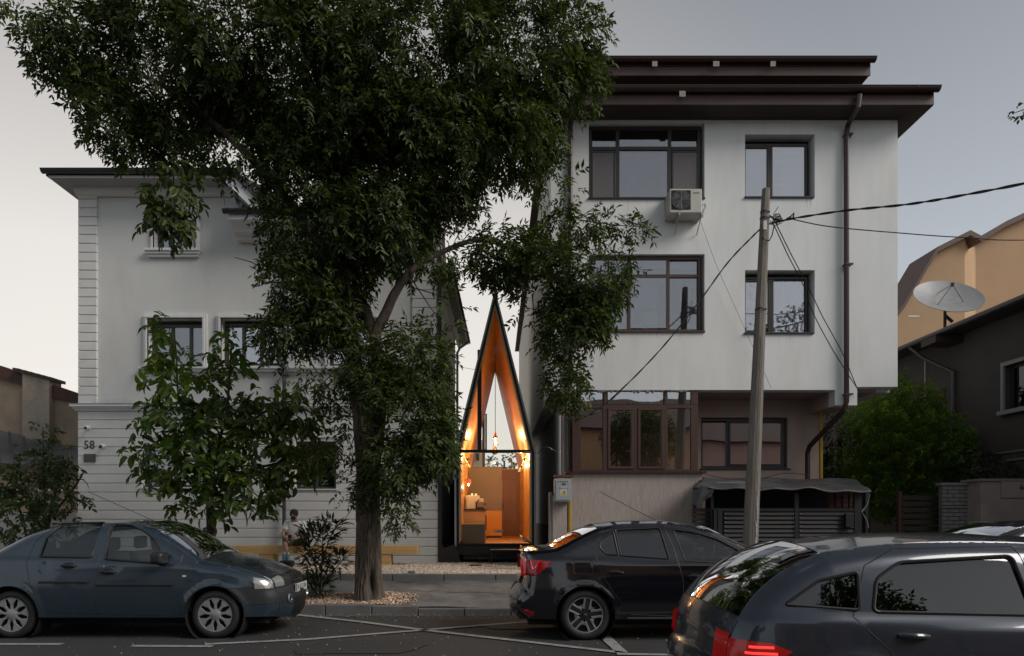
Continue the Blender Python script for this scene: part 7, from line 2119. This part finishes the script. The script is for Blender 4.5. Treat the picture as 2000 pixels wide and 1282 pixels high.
iv = thing('ivy_bush', 'dark bush growing over the block wall by the dark house', 'bush', P(1920, 940, 16))
pts, od = blob_points([(1905, 905, 45, 32, 15.8), (1945, 915, 35, 22, 15.8), (1880, 930, 40, 30, 15.6)], 110)
B, D, Nn, Ls = sprays(pts, od, 7, .15, .09, .05, .3)
leaves_mesh('foliage', B, D, Nn, Ls[:, 0], Ls[:, 0] * .5, M_lau, iv, tints(len(B), (.7, .8, .8)), kind='stuff')
# twig entering at the top right
tg_ = thing('tree_branch', 'leafy branch tip entering the sky at the right edge', 'branch', P(1985, 220, 9))
limb('twig', [tuple(P(2600, 60, 9)), tuple(P(2300, 140, 9)), tuple(P(2080, 190, 9)), tuple(P(2020, 208, 9)), tuple(P(1978, 222, 9))], [.04, .025, .012, .008, .004], M_bark2, tg_, 5)
pts, od = blob_points([(1985, 222, 15, 12, 9, 1), (2045, 212, 36, 18, 9, 1), (2150, 190, 80, 50, 9, .8), (2330, 130, 120, 80, 9, .8)], 260)
B, D, Nn, Ls = sprays(pts, od, 5, .06, .07, .04, .6)
leaves_mesh('foliage', B, D, Nn, Ls[:, 0], Ls[:, 0] * .55, M_bl, tg_, tints(len(B), (.9, .95, .9)), 'full', kind='stuff')
# garden trees behind the tiny house
for k, (bl, lab) in enumerate((([(985, 902, 34, 22, 42), (960, 915, 30, 14, 42), (1012, 912, 22, 18, 42)], 'tree in the garden behind, seen through the tiny house'),)):
    gt_ = thing('garden_tree', lab, 'tree', P(985, 1000, 42))
    limb('trunk', [tuple(P(985, 1025, 42)), tuple(P(985, 900, 42))], [.15, .06], M_bark2, gt_, 6)
    pts, od = blob_points(bl, 16)
    B, D, Nn, Ls = sprays(pts, od, 8, .3, .22, .1, .2)
    leaves_mesh('crown', B, D, Nn, Ls[:, 0], Ls[:, 0] * .5, M_bl, gt_, tints(len(B)), kind='stuff')
o = bx('garden_house', mat('pale_yellow_render', (.5, .43, .3), .9), PX(905, 40), PX(945, 40), 40, 46, 0, PZ(860, 40)); tag(o, 'pale yellow house far behind, seen through the tiny house', 'house')
w_ = bx('window', M_anthra, PX(930, 40), PX(936, 40), 39.95, 39.999, PZ(900, 40), PZ(886, 40), o)
# street tree on the other side, reflected in windows and car paint
for (x_, y_, h_, lab) in ((-5.5, -4.6, 5.2, 'street tree across the road with a round crown near the white low house'), (7.2, -4.8, 5.6, 'street tree across the road between the orange and rose houses')):
    rt = thing('street_tree', lab, 'tree', (x_, y_, 0), 'street trees across the road')
    limb('trunk', [(x_, y_, 0), (x_ + .1, y_, 2), (x_, y_, h_)], [.16, .13, .05], M_bark2, rt, 8)
    n = 2600; u = unit(rng.normal(0, 1, (n, 3))); pts = np.array([x_, y_, h_]) + u * rng.uniform(.5, 1, (n, 1)) * np.array([1.9, 1.6, 1.7])
    B, D, Nn, Ls = sprays(pts, u, 6, .2, .14, .06, .4)
    leaves_mesh('crown', B, D, Nn, Ls[:, 0], Ls[:, 0] * .45, M_leaf, rt, tints(len(B)), kind='stuff')

# ================================================================== PERSON
def skin(name, V, E, rad, mt, parent, sub=2, root=0):
    me = bpy.data.meshes.new(name); me.from_pydata([tuple(v) for v in V], E, [])
    me.materials.append(mt)
    o = bpy.data.objects.new(name, me); link(o, parent)
    s = o.modifiers.new('skin', 'SKIN'); s.use_smooth_shade = True
    for i, r_ in enumerate(rad):
        rr = r_ if isinstance(r_, tuple) else (r_, r_)
        me.skin_vertices[0].data[i].radius = rr
        me.skin_vertices[0].data[i].use_root = (i == root)
    b = o.modifiers.new('sub', 'SUBSURF'); b.levels = sub; b.render_levels = sub
    return o
YPs = 15.72
x0 = PX(575, YPs)
pr = thing('person', 'bearded man in white T-shirt and shorts sitting on the bench with a phone', 'person', (x0, YPs, GZ))
M_skin = mat('skin', (.36, .20, .14), .55); M_tee = mat('white_tee', (.75, .75, .76), .85, var=.05, vscale=12, bump=.4, bscale=14)
M_sho = mat('khaki_shorts', (.085, .085, .065), .9, var=.15, vscale=10); M_hair = mat('dark_hair', (.012, .009, .007), .7, bump=.8, bscale=90); M_sock = mat('white_sock', (.6, .6, .6), .9); M_shoe = mat('grey_shoe', (.32, .32, .33), .7)
zs = PZ(1066.5, YB)
pel = Vector((x0, YPs + .16, zs + .10)); che = Vector((x0, YPs + .06, zs + .42)); nec = Vector((x0 + .0, YPs - .01, zs + .57)); hd = Vector((x0 + .015, YPs - .08, zs + .69))
shL, shR = Vector((x0 - .18, YPs + .03, zs + .50)), Vector((x0 + .18, YPs + .03, zs + .50))
elL, elR = Vector((x0 - .25, YPs - .08, zs + .25)), Vector((x0 + .26, YPs - .08, zs + .26))
haL, haR = Vector((x0 - .06, YPs - .30, zs + .165)), Vector((x0 + .07, YPs - .30, zs + .155))
knL, knR = Vector((PX(555, YPs - .4), YPs - .33, zs + .08)), Vector((PX(600, YPs - .4), YPs - .33, zs + .08))
anL, anR = Vector((PX(559, YPs - .4), YPs - .28, GZ + .10)), Vector((PX(588, YPs - .4), YPs - .40, GZ + .10))
V = [pel, che, nec, hd, hd + Vector((.0, -.02, .09)), shL, elL, haL, shR, elR, haR, pel + Vector((-.10, -.03, 0)), knL, anL, pel + Vector((.10, -.03, 0)), knR, anR, nec + Vector((0, 0, .03)),
     anL + Vector((0, -.05, -.06)), anR + Vector((0, -.05, -.06)), anL.lerp(knL, .65), anR.lerp(knR, .65)]
E = [(0, 1), (1, 17), (17, 2), (2, 3), (3, 4), (1, 5), (5, 6), (6, 7), (1, 8), (8, 9), (9, 10), (0, 11), (11, 12), (12, 20), (20, 13), (0, 14), (14, 15), (15, 21), (21, 16), (13, 18), (16, 19)]
rad = [.13, .14, .052, .085, .075, .055, .042, .028, .055, .042, .028, .085, .058, .036, .085, .058, .036, .055, .035, .035, .056, .056]
skin('body', V, E, rad, M_skin, pr)
# shirt: torso and short sleeves
slL, slR = shL.lerp(elL, .62), shR.lerp(elR, .62)
V = [pel + Vector((0, .0, .02)), pel.lerp(che, .5), che, nec + Vector((0, .01, -.035)), shL, slL, shR, slR]
skin('shirt', V, [(0, 1), (1, 2), (2, 3), (2, 4), (4, 5), (2, 6), (6, 7)], [(.175, .155), (.178, .155), (.165, .135), (.075, .07), .088, .080, .088, .080], M_tee, pr)
V = [pel + Vector((0, 0, -.01)), pel + Vector((-.11, -.02, -.01)), pel.lerp(knL, .85) + Vector((-.01, 0, 0)), pel + Vector((.11, -.02, -.01)), pel.lerp(knR, .85) + Vector((.01, 0, 0))]
skin('shorts', V, [(0, 1), (1, 2), (0, 3), (3, 4)], [(.15, .125), .105, .088, .105, .088], M_sho, pr)
# hair, beard, face
hc_ = hd + Vector((0, -.005, .045))
MB().lathe([(0, .115), (.05, .105), (.085, .07), (.098, .02), (.092, -.03), (.07, -.06)], (hc_.x, hc_.y + .018, hc_.z), 'Z', 18).build('hair', M_hair, pr, smooth=True)
ball = [(.0, -1), (.5, -.86), (.87, -.5), (1, 0), (.87, .5), (.5, .86), (0, 1)]
def ell(c, rx, ry, rz, mt, name, par=pr):
    m = MB().lathe([(a, b) for a, b in ball], (0, 0, 0), 'Z', 12)
    m.v = [(c[0] + v[0] * rx, c[1] + v[1] * ry, c[2] + v[2] * rz) for v in m.v]
    return m.build(name, mt, par, smooth=True)
ell(hd + Vector((0, -.055, -.045)), .062, .045, .050, M_hair, 'beard')
ell(hd + Vector((0, -.098, .02)), .014, .02, .028, M_skin, 'nose')
for s_ in (-1, 1):
    ell(hd + Vector((.03 * s_, -.085, .042)), .006, .005, .004, M_black, 'eye'); ell(hd + Vector((.090 * s_, .0, .02)), .012, .02, .03, M_skin, 'ear')
ell(hd + Vector((0, -.098, -.025)), .022, .008, .006, mat('lips', (.28, .12, .10), .5), 'mouth')
for ha, sd_ in ((haL, 1), (haR, -1)):
    ell(ha + Vector((0, -.03, 0)), .04, .045, .02, M_skin, 'hand')
    for f in range(4):
        a = ha + Vector((sd_ * .02, -.055 + f * .018, .005)); skin('finger', [a, a + Vector((sd_ * .032, -.008, .010)), a + Vector((sd_ * .048, .0, .022))], [(0, 1), (1, 2)], [.010, .009, .007], M_skin, pr, 1)
    a = ha + Vector((sd_ * .012, -.01, .01)); skin('thumb', [a, a + Vector((sd_ * .02, -.02, .026)), a + Vector((sd_ * .032, -.04, .034))], [(0, 1), (1, 2)], [.012, .011, .008], M_skin, pr, 1)
for an, nm in ((anL, 0), (anR, 1)):
    MB().tube([an + Vector((0, 0, .10)), an + Vector((0, 0, .03)), an + Vector((0, -.02, -.05))], [.045, .042, .045], 12).build('sock', M_sock, pr, smooth=True)
    skin('shoe', [an + Vector((0, .03, -.065)), an + Vector((0, -.08, -.068)), an + Vector((0, -.17, -.075))], [(0, 1), (1, 2)], [(.045, .04), (.046, .036), (.038, .026)], M_shoe, pr, 2)
ph = MB().box(x0 - .035, x0 + .045, YPs - .365, YPs - .355, zs + .13, zs + .26).build('phone', M_black, None); tag(ph, 'black phone held in the hands of the sitting man', 'phone')
# bag and water bottle on the ground by his feet
bg = thing('backpack', 'black backpack lying on the gravel at the feet of the sitting man', 'backpack', P(563, 1098, YPs - .55))
xb = PX(563, YPs - .55)
m = MB().box(xb - .17, xb + .14, YPs - .72, YPs - .48, GZ, GZ + .15); m.build('bag', mat('black_cloth', (.012, .012, .014), .9, bump=.5, bscale=20), bg, bevel=.05)
MB().tube([(xb - .1, YPs - .73, GZ + .1), (xb, YPs - .75, GZ + .13), (xb + .1, YPs - .73, GZ + .1)], .012, 6).build('strap', M_black, bg, smooth=True)
bt = thing('water_bottle', 'blue tinted clear water bottle standing on the black backpack', 'bottle', (xb - .05, YPs - .62, GZ + .15))
for dx in (0, .075):
    MB().lathe([(0, 0), (.036, .0), (.038, .02), (.036, .08), (.038, .12), (.030, .16), (.012, .19), (.012, .21), (0, .21)], (xb - .06 + dx, YPs - .62, GZ + .151), 'Z', 16).build('bottle_body', mat('bluish_plastic', (.10, .19, .25), .15, spec=.8), bt, smooth=True)
    MB().lathe([(0, .21), (.015, .21), (.015, .235), (0, .235)], (xb - .06 + dx, YPs - .62, GZ + .151), 'Z', 12).build('cap', mat('blue_cap', (.03, .10, .25), .4), bt)
o = bx('small_tag', mat('grey_marker', (.14, .17, .18), .6), PX(797, 13.35), PX(810, 13.35), 13.34, 13.4, GZ, GZ + .05); o.name = 'ground_marker'; tag(o, 'small grey marker plate on the gravel edge', 'marker')
